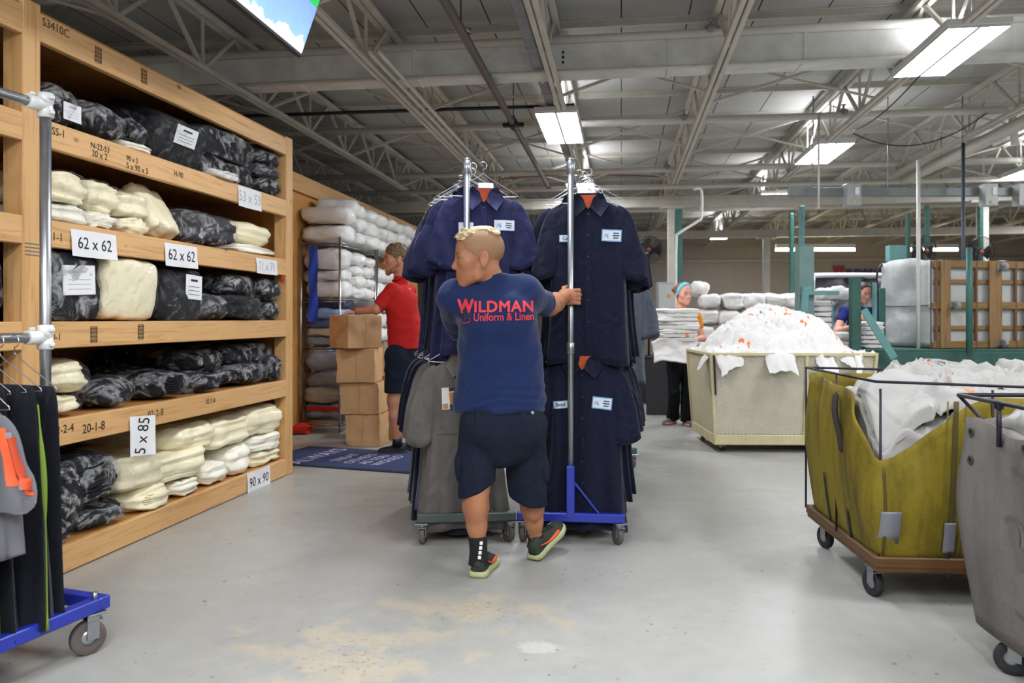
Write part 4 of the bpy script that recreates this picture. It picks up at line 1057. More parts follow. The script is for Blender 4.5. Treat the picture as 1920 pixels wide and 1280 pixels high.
def row(base, rz, z_top, n, y0, dy, meshes, labels, grp, hgrp, hlabel, jit=.012, dx=0.0, drift=0.0, seed=1, yawj=.06, mats_=None, zj=.0):
    r = random.Random(seed); out = []
    for k in range(n):
        src = meshes[k] if k < len(meshes) and not isinstance(meshes[k], int) else meshes[-1] if not isinstance(meshes[-1], int) else None
        y = y0 + k * dy; x = dx + drift * k + (r.uniform(-jit, jit) if k else 0); yaw = rz + (r.uniform(-yawj, yawj) if k else 0)
        out.append((x, y, yaw))
    return out
def new_shirt(verts, m, name='work_shirt'):
    return mk(name, verts[0], verts[1], m)
def hang_row(base, rz, z_top, n, y0, dy, front, variants, flabel, label_fn, grp, hgrp, seed=1, jit=.024, yawj=.15, dx=0.0, drift=0.0, face=0.0, front_dx=0.0):
    """front = finished front garment; the others are copies of the variants behind it"""
    r = random.Random(seed)
    for k in range(n):
        if k == 0: o = front
        else: o = copy_tree(variants[r.randrange(len(variants))])
        x = dx + drift * k + (r.uniform(-jit, jit) if k else front_dx); yaw = rz + face + (r.uniform(-yawj, yawj) if k else 0)
        p = on_rack(base, rz, x, y0 + k * dy, z_top + (r.uniform(-.012, .008) if k else 0)); o.location = p; o.rotation_euler = (0, 0, yaw)
        tag(o, flabel if k == 0 else label_fn(k, n), 'shirt', grp if k else None)
        add_hanger(p + Vector((0, 0, .055)), yaw, 'wire hanger at the front of the ' + hgrp if k == 0 else 'wire hanger among the ' + hgrp, hgrp)
VAR = {}
def variant(key, seed, m, **kw):
    o = new_shirt(shirt_verts(seed, **kw), m); dress_shirt(o, lining=False, placket=False); return o
def drop_protos(vs):
    for v in vs:
        for c in list(v.children): bpy.data.objects.remove(c)
        bpy.data.objects.remove(v)
def simple_label(txt):
    return lambda k, n: txt
# --- left rack, upper row: violet-navy shirts
f1 = new_shirt(shirt_verts(1, L=.95, sw=.20, hem=.24), M_NAVYP); bv = dress_shirt(f1)
put_patch(f1, bv, .085, .055, -.105, -.215, '', .03, 'name_patch', False); put_patch(f1, bv, .12, .06, .12, -.20, 'Uniform Co', .014, 'company_patch', False, logo=True)
mb = MB(); mb.box((.01, -.05, .028), (.09, .003, .03), ch=.001); mb.build('paper_tag', M_PAPER, f1)
vs = [variant('a', s, m, L=.95 + .03 * (s % 3), sw=.205, hem=.25, slv=.44 + .02 * (s % 3), spread=1 + .06 * (s % 3)) for s, m in ((11, M_NAVYP), (12, M_NAVY), (13, M_NAVYP))]
hang_row(RL, ZL_, 2.045, 15, .07, .068, f1, vs, 'violet navy work shirt at the front of the left rack, behind the blond man\'s head', simple_label('navy work shirt packed on the upper rail of the left rack'), 'upper shirts on the left rack', 'hangers on the upper left rail', seed=3, front_dx=.055, drift=-.005, dx=.045, face=.05)
drop_protos(vs)
# --- left rack, lower row: grey coveralls in front, navy behind
f2 = new_shirt(shirt_verts(2, L=1.0, sw=.205, hem=.275, slv=.50, slw=.105, fold=.032, spread=1.04, dep=.06), M_GREYC, 'work_jacket'); bv = dress_shirt(f2, lining=False)
v, f = patch_grid(.135, .16, -.10, -.36); mk('chest_pocket', drape(bv, v, .006), f, M_GREYC, f2)
v, f = patch_grid(.125, .125, -.075, -.235, .03); card = mk('photo_card', drape(bv, v, .012), f, mat('card_pale', '#c9c4bd', .5), f2)
for nm, w, h, cx, cz, col in (('figure_shape', .045, .07, -.07, -.235, '#a5681f'), ('figure_shape', .05, .03, -.066, -.283, '#1c1f2a'), ('figure_shape', .05, .022, -.072, -.183, '#2a221c'), ('figure_shape', .02, .1, -.03, -.235, '#7b5a36'), ('figure_shape', .03, .03, -.117, -.28, '#9b7a52')):
    v, f = patch_grid(w, h, cx, cz, .1, 4, 4); mk(nm, drape(bv, v, .0135), f, mat('card_' + col, col, .5), card)
vs = [variant('b', s, m, L=.98 + .04 * (s % 3), sw=.205, hem=.26, slv=.48 + .02 * (s % 2), fold=.032) for s, m in ((21, M_GREYC), (22, M_NAVY), (23, M_NAVY), (24, M_SLATEC))]
hang_row(RL, ZL_, 1.075, 13, .07, .075, f2, vs, 'grey work jacket with a photo card in its pocket, left rack below', simple_label('work garment packed on the lower rail of the left rack'), 'lower garments on the left rack', 'hangers on the lower left rail', seed=8, front_dx=-.005, drift=-.008, dx=.0)
drop_protos(vs)
# --- right rack, upper row
f3 = new_shirt(shirt_verts(3, L=.97, sw=.215, hem=.25, slv=.47), M_NAVY); bv = dress_shirt(f3)
put_patch(f3, bv, .085, .042, -.125, -.24, 'Carl', .028, 'name_patch'); put_patch(f3, bv, .115, .07, .135, -.225, 'Uniform', .018, 'company_patch', logo=True, rot=-.06)
vs = [variant('c', s, M_NAVY, L=.95 + .03 * (s % 3), sw=.21, hem=.255, slv=.45 + .025 * (s % 3), spread=1 + .05 * (s % 3)) for s in (31, 32, 33)]
hang_row(RR, ZR_, 2.005, 16, .07, .066, f3, vs, 'dark navy work shirt with two white patches, front of the right rack\'s upper rail', simple_label('navy work shirt packed on the upper rail of the right rack'), 'upper shirts on the right rack', 'hangers on the upper right rail', seed=5, front_dx=.05, dx=.05, drift=.008)
# --- right rack, lower row
f4 = new_shirt(shirt_verts(4, L=1.0, sw=.215, hem=.27, slv=.48, fold=.032), M_NAVY); bv = dress_shirt(f4)
put_patch(f4, bv, .085, .045, -.125, -.27, 'Brad', .03, 'name_patch', rot=.06); put_patch(f4, bv, .115, .07, .115, -.26, 'Uniform', .018, 'company_patch', logo=True, rot=-.1)
hang_row(RR, ZR_, 1.07, 14, .07, .072, f4, vs, 'dark navy work shirt with name patch, front of the right rack\'s lower rail', simple_label('navy work shirt packed on the lower rail of the right rack'), 'lower shirts on the right rack', 'hangers on the lower right rail', seed=6, front_dx=.035, dx=.03, drift=.008)
drop_protos(vs)
# a further rack behind on the right: black and slate striped garments peeping out
RB = Vector((.93, 6.9, 0)); vs = [variant('d', s, m, L=.9, sw=.2, hem=.23, slv=.5) for s, m in ((41, M_BLKC), (42, M_SLATEC))]
garment_rack(RB, -.04, 'garment rack standing behind the right rack, slate and black clothes on it', M_TEALPT, L=1.2, H=1.9, rails=(1.80, .9), hw=.12)
fr = copy_tree(vs[1]); hang_row(RB, -.04, 1.64, 12, .08, .08, fr, vs, 'slate grey shirt at the front of the rack behind the right rack', simple_label('slate or black shirt on the rack standing behind the right rack'), 'shirts on the rear rack', 'hangers on the rear rack', seed=9, dx=.02)
drop_protos(vs)

# ------------------------------------------------------------------ near rack at the left edge
def G(x, y, z): return on_rack(Vector((-1.875, 3.2, 0)), -.33, x, y, z)
t = thing('garment_rack', (-1.875, 3.2, 0), 'grey pipe rack on a blue wheeled base at the left edge, nearest the camera', 'garment rack', -.33)
mb = MB(); mb.tube([(0, 0, .16), (0, 0, 2.17)], .0215, 14); mb.build('upright_pole', M_STEEL, t)
mb = MB(); mb.tube([(0, -1.55, .16), (0, -1.55, 2.17)], .0215, 14); mb.build('upright_pole', M_STEEL, t)
for z in (2.155, 1.225):
    mb = MB(); mb.tube([(0, .0, z), (0, -1.55, z)], .0195, 12); mb.build('hanging_rail', M_STEEL, t)
    for y in (0, -1.55):
        mb = MB(); mb.lathe([(.026, -.05), (.031, -.046), (.031, -.012), (.027, -.006), (.027, .006), (.031, .012), (.031, .046), (.026, .05)], 14, Matrix.Translation((0, y, z)))
        sg = -1 if y == 0 else 1
        mb.tube([(0, y, z), (0, y + sg * .085, z)], .028, 12); mb.box((.034, y, z + .03), (.018, .02, .016)); mb.box((.034, y, z - .03), (.018, .02, .016)); mb.box((.0, y + sg * .06, z + .034), (.018, .02, .014)); mb.build('pipe_fitting', M_GALV, t)
for y in (.02, -1.57):
    mb = MB(); mb.box((0, y, .185), (.58, .05, .05), ch=.004); mb.build('base_bar', M_BLUEPT, t)
for x in (-.265, .265):
    mb = MB(); mb.box((x, -.775, .185), (.05, 1.54, .05), ch=.004); mb.build('base_bar', M_BLUEPT, t)
mb = MB(); mb.box((0, 0, .26), (.05, .05, .16), ch=.004); mb.build('pole_socket', M_BLUEPT, t)
for x in (-.265, .265):
    for y in (-.01, -1.54): caster(t, x, y, .066, 2.75 if x > 0 else .4, .16, .032, M_RUBBER)
mb = MB(); mb.tube([(.265, -.01, .20), (.265, -.01, .235)], .011, 8); mb.build('king_pin', M_STEEL, t)
# trousers hung over hangers on the lower rail
M_TROUS = twill('dark_work_trousers', '#12141d', .25); M_LIME = mat('lime_piping', '#6f8a27', .7); M_HIO = mat('hivis_orange', '#f2592a', .65); M_HIG = mat('reflective_grey', '#8b8b90', .45, .2); M_HID = mat('worn_grey_cloth', '#626166', .9, var=.1)
def trousers(seed, lime):
    r = np.random.RandomState(seed); N = 30; zs = np.linspace(0, -.88, 26); V = []; ph = np.linspace(0, 2 * PI, N, endpoint=False); a, b = r.rand(2) * 6
    for j, z in enumerate(zs):
        t_ = j / 25; w = np.interp(t_, [0, .05, .3, 1], [.20, .22, .235, .265]); d = np.interp(t_, [0, .1, 1], [.012, .022, .034])
        c, s = np.cos(ph), np.sin(ph); f = .012 * t_ * np.sin(5 * ph + a) + .009 * t_ * np.sin(9 * ph + b)
        V += list(zip(w * np.sign(c) * np.abs(c) ** .7 + f * c + .012 * math.sin(a + 3 * t_), d * s + f * s * 1.6, np.full(N, z)))
    Fc = gridf(N, 26, True) + [tuple(range(N))[::-1], tuple(25 * N + k for k in range(N))]
    o = mk('work_trousers', V, Fc, M_TROUS)
    if lime:
        e = [V[j * N + 1] for j in range(2, 26)]; mb = MB(); mb.tube([(p[0] + .003, p[1] + .006, p[2]) for p in e], [.003 + .009 * max(0, math.sin(j * .33 + seed)) for j in range(24)], 6); mb.build('lime_piping', M_LIME, o)
    return o
r = random.Random(4)
for k in range(15):
    o = trousers(60 + k, k in (2, 4, 6, 9, 11)); y = -.16 - k * .062; o.location = G(.03 + r.uniform(-.02, .015) + (.0 if k else 0), y, 1.055 + r.uniform(-.01, .01)); o.rotation_euler = (0, 0, -.33 + r.uniform(-.1, .1))
    tag(o, ('dark work trousers with lime piping hanging on the near rack, lower rail' if k in (2, 4, 6, 9, 11) else 'plain dark work trousers hanging on the near rack, lower rail'), 'trousers', 'lime piped trousers on the near rack' if k in (2, 4, 6, 9, 11) else 'plain trousers on the near rack')
    add_hanger(G(.03, y, 1.115), -.33, 'wire hanger on the lower rail of the near rack at the left edge', 'hangers on the near rack')
# hi-vis jacket, its sleeve hanging towards the aisle
j = mk('safety_jacket', *shirt_verts(71, L=.52, sw=.23, hem=.25, dep=.05, slv=.36, slw=.12, spread=1.15), M_HID); j.location = G(.145, -.42, 1.02); j.rotation_euler = (0, 0, -.33 - .1)
tag(j, 'grey safety jacket with orange and silver bands on its sleeve, near rack', 'jacket'); bv = bvh_of(j)
for cx, w, mm, nm in ((.20, .030, M_HIO, 'orange_band'), (.226, .018, M_HIG, 'reflective_band'), (.255, .034, M_HIO, 'orange_band')):
    V = []; nz = 16
    for q in range(nz):
        s_ = q / (nz - 1)
        for i in range(4): V.append((cx + (i / 3 - .5) * w + .075 * s_, 0, -.085 - s_ * .185 - (cx - .2) * .5))
    mk(nm, drape(bv, V, .004), gridf(4, nz), mm, j)
add_hanger(G(.145, -.42, 1.075), -.43, 'wire hanger holding the grey safety jacket', 'hangers on the near rack')
# ------------------------------------------------------------------ people
def skin(name, col, red='#b86a50'):
    N = NT(name); c = N.mix(N.ramp(N.noise(9, 4, .6), [(.35, 0.0), (.75, .5)]), col, red)
    N.l(c, N.b.inputs['Base Color']); N.b.inputs['Roughness'].default_value = .5; N.b.inputs['Subsurface Weight'].default_value = .12
    N.b.inputs['Subsurface Radius'].default_value = (.012, .005, .003); N.b.inputs['Specular IOR Level'].default_value = .4
    N.bump(N.noise(160, 3, .6), .12, .002); return N.m
M_SKIN = skin('skin_tan', '#a87452', '#9c5a44'); M_SKINP = skin('skin_pale', '#d9a48c', '#d28a78'); M_SKINR = skin('skin_ruddy', '#c28a6e')
def hair_mat(name, c1, c2, sc=60, st=(1, 1, 1)):
    N = NT(name); v = N.mapping(st); c = N.ramp(N.noise(sc, 3, .6, v), [(.35, c2), (.6, c1)]); N.l(c, N.b.inputs['Base Color']); N.b.inputs['Roughness'].default_value = .55
    N.bump(N.noise(sc, 3, .6, v), .5, .004); return N.m
M_BLOND = hair_mat('blond_hair', '#cdb98e', '#80683f'); M_BUZZ = hair_mat('buzzed_hair', '#9a7350', '#7f5d3e', 220); M_BROWN = hair_mat('brown_hair', '#7a5d3f', '#4f3a26'); M_GINGER = hair_mat('auburn_hair', '#8f5f35', '#5e3b20'); M_DARKH = hair_mat('dark_hair', '#3b2c25', '#231a16')
M_EYEW = mat('eye_white', '#d8d3cc', .25); M_IRIS = mat('iris', '#3a4650', .2); M_LIP = mat('lip', '#a45f55', .45); M_BROW = mat('brow', '#7c5c3a', .8)

class Frame:
    """a local frame: forward f, left s, up u"""
    def __init__(s, o, f, up=(0, 0, 1), sc=1.0):
        s.o = Vector(o); s.f = Vector(f).normalized(); u = Vector(up); s.s = u.cross(s.f).normalized(); s.u = s.f.cross(s.s); s.sc = sc
        s.R = Matrix((s.f, s.s, s.u)).transposed()
    def __call__(s, f, l, u): return s.o + (s.f * f + s.s * l + s.u * u) * s.sc
def joinv(parts):
    V = []; Fc = []; n = 0
    for v, f in parts:
        V.append(np.asarray(v)); Fc += [tuple(int(i) + n for i in q) for q in f]; n += len(v)
    return np.concatenate(V), Fc
def relaxed(fd, it=1, disp=None):
    V, Fq = fd.mesh()
    if disp is not None: V = V + fd.normals(V) * disp(V)[:, None]
    for _ in range(it):
        acc = np.zeros_like(V); cnt = np.zeros(len(V))
        for a, b in ((0, 1), (1, 2), (2, 3), (3, 0)):
            np.add.at(acc, Fq[:, a], V[Fq[:, b]]); np.add.at(acc, Fq[:, b], V[Fq[:, a]]); np.add.at(cnt, Fq[:, a], 1); np.add.at(cnt, Fq[:, b], 1)
        V = .5 * V + .5 * acc / cnt[:, None]
    return V, Fq
def head_field(H, neck_to, h=.0034, nr=(.058, .064), jaw=1.0, nose=1.0):
    s = H.sc; m = .21 * s; lo = [min(H.o[i] - m, neck_to[i] - .08) for i in range(3)]; hi = [max(H.o[i] + m, neck_to[i] + .08) for i in range(3)]
    fd = Field(lo, hi, h * s); E = lambda c, r, k=.02, op='add', R=None: fd.ell(H(*c), [x * s for x in r], (H.R @ R) if R is not None else H.R, k * s, op)
    C = lambda a, b, ra, rb, k=.015, op='add': fd.cap(H(*a), H(*b), ra * s, rb * s, k * s, op)
    E((-.006, 0, .050), (.099, .077, .088)); E((.030, 0, .045), (.068, .066, .078), .03)
    E((.048, 0, -.006), (.052, .057, .072), .03); E((.048, 0, -.042), (.046, .050, .048), .03)
    for q in (-1, 1):
        C((.000, q * .050, -.040), (.022, q * .045, -.072), .016 * jaw, .015 * jaw, .03); C((.022, q * .045, -.072), (.074, q * .012, -.097), .013 * jaw, .013, .025)
        E((.064, q * .045, -.010), (.024, .019, .018), .03)
        C((.088, q * .008, .026), (.080, q * .048, .022), .011, .010, .015)
        E((.100, q * .033, .006), (.011, .018, .010), .010, 'cut')
        E((.103, q * .012, -.030), (.012, .009, .008), .008)
        C((.097, q * .002, -.058), (.088, q * .022, -.061), .0075, .004, .006); C((.095, q * .002, -.071), (.087, q * .019, -.068), .0080, .004, .006)
        ear = Matrix.Rotation(q * .35, 3, 'Z') @ Matrix.Rotation(-.18, 3, 'Y')
        E((-.012, q * .081, -.004), (.021, .0075, .033), .006, 'add', ear); E((-.008, q * .088, .002), (.011, .006, .019), .004, 'cut', ear); E((-.004, q * .080, -.034), (.009, .006, .010), .006)
    E((.083, 0, -.099), (.016, .018, .015), .02); E((.060, 0, -.070), (.034, .034, .026), .03)
    C((.094, 0, .018), (.108 + .006 * nose, 0, -.022), .0080, .0105, .012); E((.107 + .006 * nose, 0, -.027), (.0115, .0105, .009), .008); E((.083, 0, -.048), (.018, .026, .022), .015)
    C((.112, -.02, -.0655), (.112, .02, -.0655), .0045, .0045, .002, 'cut')
    a = Vector(neck_to); fd.cap(H(-.022, 0, -.045), a, nr[0] * s, nr[1] * s, .03)
    return fd
def face_parts(H, parent, iris=M_IRIS, brow=M_BROW, lip=M_LIP, look=0.0):
    s = H.sc
    for q in (-1, 1):
        c = H(.0840, q * .032, .004); mb = MB(); M = Matrix.Translation(c) @ H.R.to_4x4() @ Matrix.Scale(s, 4)
        prof = [(.0115 * math.sin(a), -.0115 * math.cos(a)) for a in np.linspace(.001, PI - .001, 10)]; mb.lathe(prof, 14, M); e = mb.build('eye', M_EYEW, parent)
        mb = MB(); mb.lathe([(.0001, .0032), (.0035, .0028), (.0055, .0006), (.005, 0)], 12, Matrix.Translation(H(.0930, q * (.032 + look * .004), .004)) @ (H.R @ Matrix.Rotation(PI / 2, 3, 'Y')).to_4x4() @ Matrix.Scale(s, 4)); mb.build('iris', iris, e)
        mb = MB(); mb.tube(smooth_pts([H(.1005, q * .012, .025), H(.1015, q * .028, .031), H(.094, q * .044, .030), H(.081, q * .056, .023)], 3), [x * s for x in ([.003] + [.0042] * 8 + [.002])][:10], 6); mb.build('eyebrow', brow, parent)
        mb = MB(); mb.tube(smooth_pts([H(.0985, q * .018, .0095), H(.0985, q * .032, .0145), H(.090, q * .046, .009)], 4), .0032 * s, 6); mb.tube(smooth_pts([H(.0965, q * .020, .001), H(.0960, q * .032, -.0035), H(.089, q * .044, .002)], 4), .0026 * s, 6); mb.build('eyelid', parent.data.materials[0], parent)
    mb = MB(); mb.tube(smooth_pts([H(.0925, -.021, -.0655), H(.1035, -.006, -.061), H(.1035, .006, -.061), H(.0925, .021, -.0655)], 4), .0035 * s, 6)
    mb.tube(smooth_pts([H(.0925, -.020, -.0665), H(.1025, -.005, -.0715), H(.1025, .005, -.0715), H(.0925, .020, -.0665)], 4), .0042 * s, 6); mb.build('lips', lip, parent)
def finger(fd, pts, r0, r1, k=.006):
    n = len(pts); rs = [r0 + (r1 - r0) * i / (n - 1) for i in range(n)]; fd.chain(pts, rs, k)
def grip_hand(fd, c, wrist, side, sc=1.0, ax=(0, 0, 1)):
    """hand closed round a vertical bar at c, palm on the camera side, fingers round the outer side (side = +1 right)"""
    c = Vector(c); X = lambda x, y, z: c + Vector((x * side * sc, y * sc, z * sc))
    fd.ell(X(-.012, -.040, .0), [.046 * sc, .019 * sc, .044 * sc], None, .015); fd.ell(X(-.040, -.034, .012), [.026 * sc, .020 * sc, .03 * sc], None, .012)
    fd.cap(wrist, X(-.040, -.038, -.002), .031 * sc, .030 * sc, .02)
    for i, (z, l, r) in enumerate(((.033, 1.0, .0105), (.011, 1.08, .011), (-.011, 1.0, .0105), (-.032, .85, .0092))):
        finger(fd, [X(.018, -.042, z), X(.041, -.030, z * 1.02), X(.044 * l, -.004, z), X(.034, .020 * l, z * .97), X(.010, .031, z * .95), X(-.008 * l, .029, z * .93)], r * sc, r * .82 * sc)
    finger(fd, [X(-.035, -.030, .026), X(-.036, -.006, .045), X(-.022, .018, .052), X(.002, .030, .050)], .0135 * sc, .0098 * sc)
def shoe(name, M, parent, upper, sole, accent=None, L=.30, heel_label=None, W=1.0):
    """running shoe; local y runs to the toe"""
    ys = np.array([0, .012, .04, .08, .13, .18, .22, .255, .28, .296]) / .30 * L; wd = np.array([.018, .031, .036, .036, .038, .044, .048, .044, .033, .012]) * W; hh = [.085, .098, .105, .102, .085, .068, .060, .052, .043, .03]
    N = 22; V = []; off = [0, 0, 0, 0, .003, .006, .006, .003, 0, -.003]
    for y, w, h, ox in zip(ys, wd, hh, off):
        for k in range(N):
            a = 2 * PI * k / N; c, s = math.cos(a), math.sin(a); z = .022 + (h - .022) * (max(s, 0) ** .8) if s > 0 else .022 + s * .004
            V.append((ox + w * (abs(c) ** .7) * (1 if c > 0 else -1) * (1 - .25 * max(s, 0)), y, z))
    up = mk(name, (np.array(V) @ np.array(M.to_3x3()).T) + np.array(M.translation), gridf(N, len(ys), True) + [tuple(range(N))[::-1], tuple((len(ys) - 1) * N + k for k in range(N))], upper, parent)
    ring = [(ox + w * 1.10 + .002, y) for y, w, ox in zip(ys, wd, off)] + [(ox - w * 1.10 - .002, y) for y, w, ox in zip(ys[::-1], wd[::-1], off[::-1])]; n = len(ring); cx = sum(p[0] for p in ring) / n; cy = sum(p[1] for p in ring) / n; V = []
    for z, k in ((0.002, .93), (.0, .96), (.010, 1.03), (.022, 1.02), (.032, .98), (.034, .90)):
        for x, y in ring: V.append((cx + (x - cx) * k, cy + (y - cy) * (k * .98 + .02) - .004 + (0 if z < .03 else .0), z + (.006 * max(0, (y / L - .75) / .25) ** 2 if z < .012 else 0)))
    so = mk('sole', (np.array(V) @ np.array(M.to_3x3()).T) + np.array(M.translation), gridf(n, 6, True) + [tuple(range(n))[::-1], tuple(5 * n + k for k in range(n))], sole, up)
    if accent:
        for s in (-1, 1):
            mb = MB(); mb.tube([tuple(M @ Vector(p)) for p in smooth_pts([(s * .047 * W, .20 * L / .3, .048), (s * .044 * W, .15 * L / .3, .045), (s * .043 * W, .09 * L / .3, .055), (s * .040 * W, .03 * L / .3, .080)], 4)], [.009, .010, .010, .010, .009, .008, .007, .006, .005, .005, .004, .003, .002], 6); mb.build('side_stripe', accent, up)
        mb = MB()
        for k in range(4): mb.tube([tuple(M @ Vector(p)) for p in ((-.022, (.13 + .022 * k) * L / .3, .092 - .007 * k), (0, (.132 + .022 * k) * L / .3, .098 - .008 * k), (.022, (.13 + .022 * k) * L / .3, .092 - .007 * k))], .004, 6)
        mb.build('laces', M_BLACK, up)
    return up

# ---------------------------------------------------------------- the man in the blue T-shirt
M_TEE = mat('blue_tee', '#16264d', .85, var=.08, vscale=5, bscale=300, spec=.2, sheen=.15, wrinkle=.35, wscale=4.5)
M_SHORT = mat('navy_shorts', '#161d2c', .88, var=.12, vscale=6, bscale=260, spec=.2, wrinkle=.5, wscale=6)
M_REDINK = mat('red_print', '#d5343c', .7)
def man():
    sh = .00275
    FH = Frame(P(901, 487, 4.05), (-1, -.10, -.06), (-.05, 0, 1), 1.19)
    shR, shL = P(988, 553, 4.10), P(849, 558, 4.10); elR, wrR = P(1031, 573, 4.31), P(1058, 556, 4.52); elL = P(860, 620, 4.40)
    gR = Vector((RR.x, RR.y, 1.424)); gL = Vector((RL.x, RL.y, 1.27)); wrL = gL + Vector((-.03, -.10, -.015))
    hipL, hipR = P(902, 800, 4.10), P(982, 800, 4.14); knL, knR = P(893, 915, 4.06), P(991, 918, 4.26); anL, anR = P(897, 1032, 4.03), P(1005, 1012, 4.33)
    neckb = P(922, 530, 4.09)
    hf = head_field(FH, neckb, .0032, (.056, .062)); parts = [relaxed(hf, 1)]
    # legs and trunk
    b = Field((-.42, 3.78, .02), (.34, 4.6, 1.52), .0065)
    b.chain([hipL, knL], [.10, .064]); b.chain([knL, P(892, 950, 4.075), P(894, 985, 4.055), anL, P(897, 1048, 4.03)], [.062, .064, .048, .033, .026], .03)
    b.chain([hipR, knR], [.10, .062]); b.chain([knR, P(998, 950, 4.30), P(1001, 978, 4.31), anR, P(1006, 1028, 4.34)], [.060, .060, .046, .031, .025], .03)
    b.ell(P(893, 945, 4.02), [.05, .045, .10], None, .03); b.ell(P(1000, 945, 4.25), [.045, .042, .09], None, .03)
    b.chain([P(938, 770, 4.1), P(930, 600, 4.1)], [.12, .13], .05); b.cap(shL, shR, .06, .06, .05)
    parts.append(relaxed(b, 2))
    a = Field((-.02, 3.95, 1.20), (.46, 4.72, 1.58), .0036); a.chain([shR, elR], [.062, .052], .02); a.chain([elR, elR.lerp(wrR, .35), wrR], [.050, .050, .033], .03); grip_hand(a, gR, wrR, 1, 1.12); parts.append(relaxed(a, 1))
    a = Field((-.46, 3.95, 1.08), (-.12, 4.72, 1.56), .0040); a.chain([shL, elL], [.062, .052], .02); a.chain([elL, wrL], [.048, .032], .03); grip_hand(a, gL, wrL, -1, 1.1); parts.append(relaxed(a, 1))
    V, Fc = joinv(parts); body = mk('person', V, Fc, M_SKIN)
    tag(body, 'man with a blond crew cut in a blue T-shirt pushing two racks', 'person')
    face_parts(FH, body, brow=M_BROW)
    # hair: shaved sides as a close shell, longer blond top brushed forward
    s = FH.sc; bz = Field(FH.o - Vector((.16, .14, .12)) * s, FH.o + Vector((.16, .14, .20)) * s, .0036)
    bz.ell(FH(-.006, 0, .050), [x * s for x in (.1005, .0785, .0895)], FH.R, 0); bz.ell(FH(.030, 0, .045), [x * s for x in (.0688, .0672, .0792)], FH.R, .03 * s)
    bz.plane(FH(.058, 0, .02), FH.R @ Vector((1, 0, -.35))); bz.plane(FH(0, 0, -.030), FH.R @ Vector((.55, 0, -1)))
    for q in (-1, 1): bz.ell(FH(-.010, q * .080, -.008), [x * s for x in (.030, .03, .040)], FH.R, .006, 'cut'); bz.ell(FH(.075, q * .07, -.02), [x * s for x in (.045, .05, .06)], FH.R, .006, 'cut')
    bz.build('buzzed_sides', M_BUZZ, body)
    tp = Field(FH.o - Vector((.16, .14, .0)) * s, FH.o + Vector((.18, .14, .22)) * s, .0029)
    r = random.Random(5)
    tp.ell(FH(.012, 0, .112), [x * s for x in (.088, .054, .032)], FH.R @ Matrix.Rotation(.12, 3, 'Y'), 0)
    for k in range(190):
        l = r.uniform(-.052, .052); f0 = r.uniform(-.085, .055); zt = .132 - 7 * (l * l) - 2.2 * max(0, f0 - .02) ** 1.0 * .3 - (.13 * max(0, -.02 - f0))
        a_ = FH(f0, l, zt - .008); b_ = FH(f0 + .042 + r.uniform(-.008, .012), l * 1.08 + r.uniform(-.012, .006), zt + r.uniform(-.002, .010) - max(0, f0 + .03 - .06) * .5 - .22 * max(0, -.02 - f0) * 0)
        tp.cap(a_, b_, .0068 * s, .0030 * s, .003)
    tp.build('blond_hair', M_BLOND, body)
    # T-shirt
    t = Field((-.46, 3.84, .80), (.42, 4.50, 1.60), .0055)
    t.chain([P(931, 592, 4.10), P(936, 660, 4.09), P(937, 752, 4.09)], [.206, .202, .232], .05, ((.05, 1, 0), .60))
    t.ell(P(905, 600, 4.02), [.10, .075, .12], None, .06); t.ell(P(965, 600, 4.02), [.10, .075, .12], None, .06)
    t.cap(P(858, 556, 4.11), P(985, 552, 4.11), .075, .075, .06); t.cap(P(921, 525, 4.10), P(862, 552, 4.1), .062, .066, .04); t.cap(P(924, 524, 4.10), P(982, 548, 4.1), .062, .070, .04)
    t.cap(P(921, 517, 4.085), P(922, 530, 4.09), .072, .078, .03)
    t.plane(P(921, 513, 4.08), (.10, -.12, 1), .004, (P(850, 520, 3.9), P(990, 480, 4.3)))
    dR = (elR - shR).normalized(); t.cap(shR, elR + dR * .02, .083, .072, .05); t.plane(elR - dR * .055, dR, .004, (elR - dR * .055 - Vector((.12, .03, .15)), elR + Vector((.25, .25, .15))))
    dL = (elL - shL).normalized(); t.cap(shL, elL, .082, .070, .05); t.plane(elL - dL * .01, dL, .004, (elL - Vector((.14, .13, .18)), elL + Vector((.12, .2, .02))))
    t.plane(P(937, 770, 4.09), (.0, .0, -1), .004, ((-.5, 3.8, .75), (.5, 4.5, .96)))
    n1, n2 = SN(3, 3.0), SN(4, 6.5)
    def wr(p):
        q = p.copy(); low = np.clip((1.10 - p[:, 2]) / .2, 0, 1); q[:, 0] *= .55; sidew = np.clip(np.abs(p[:, 0] + .06) / .2, 0, 1)
        q2 = p * np.array([.35, .5, 1.6]); q2[:, 2] += .35 * np.abs(p[:, 0] + .06)
        return .007 * n1(q) + .011 * low * (.5 - np.abs(n2(q2))) + .006 * sidew * (.4 - np.abs(n2(p))) + .003 * n2(p * 1.3)
    tee = t.build('t_shirt', M_TEE, body, wr, 1)
    bv = bvh_of(tee)
    hem = MB(); nk = [P(921, 514.5, 4.08) + Vector((.073 * math.cos(a), .073 * math.sin(a), -.008 * math.cos(a) + .009 * math.sin(a))) for a in np.linspace(0, 2 * PI, 28)]; hem.tube(nk, .0075, 8, False); hem.build('neckband', M_TEE, tee)
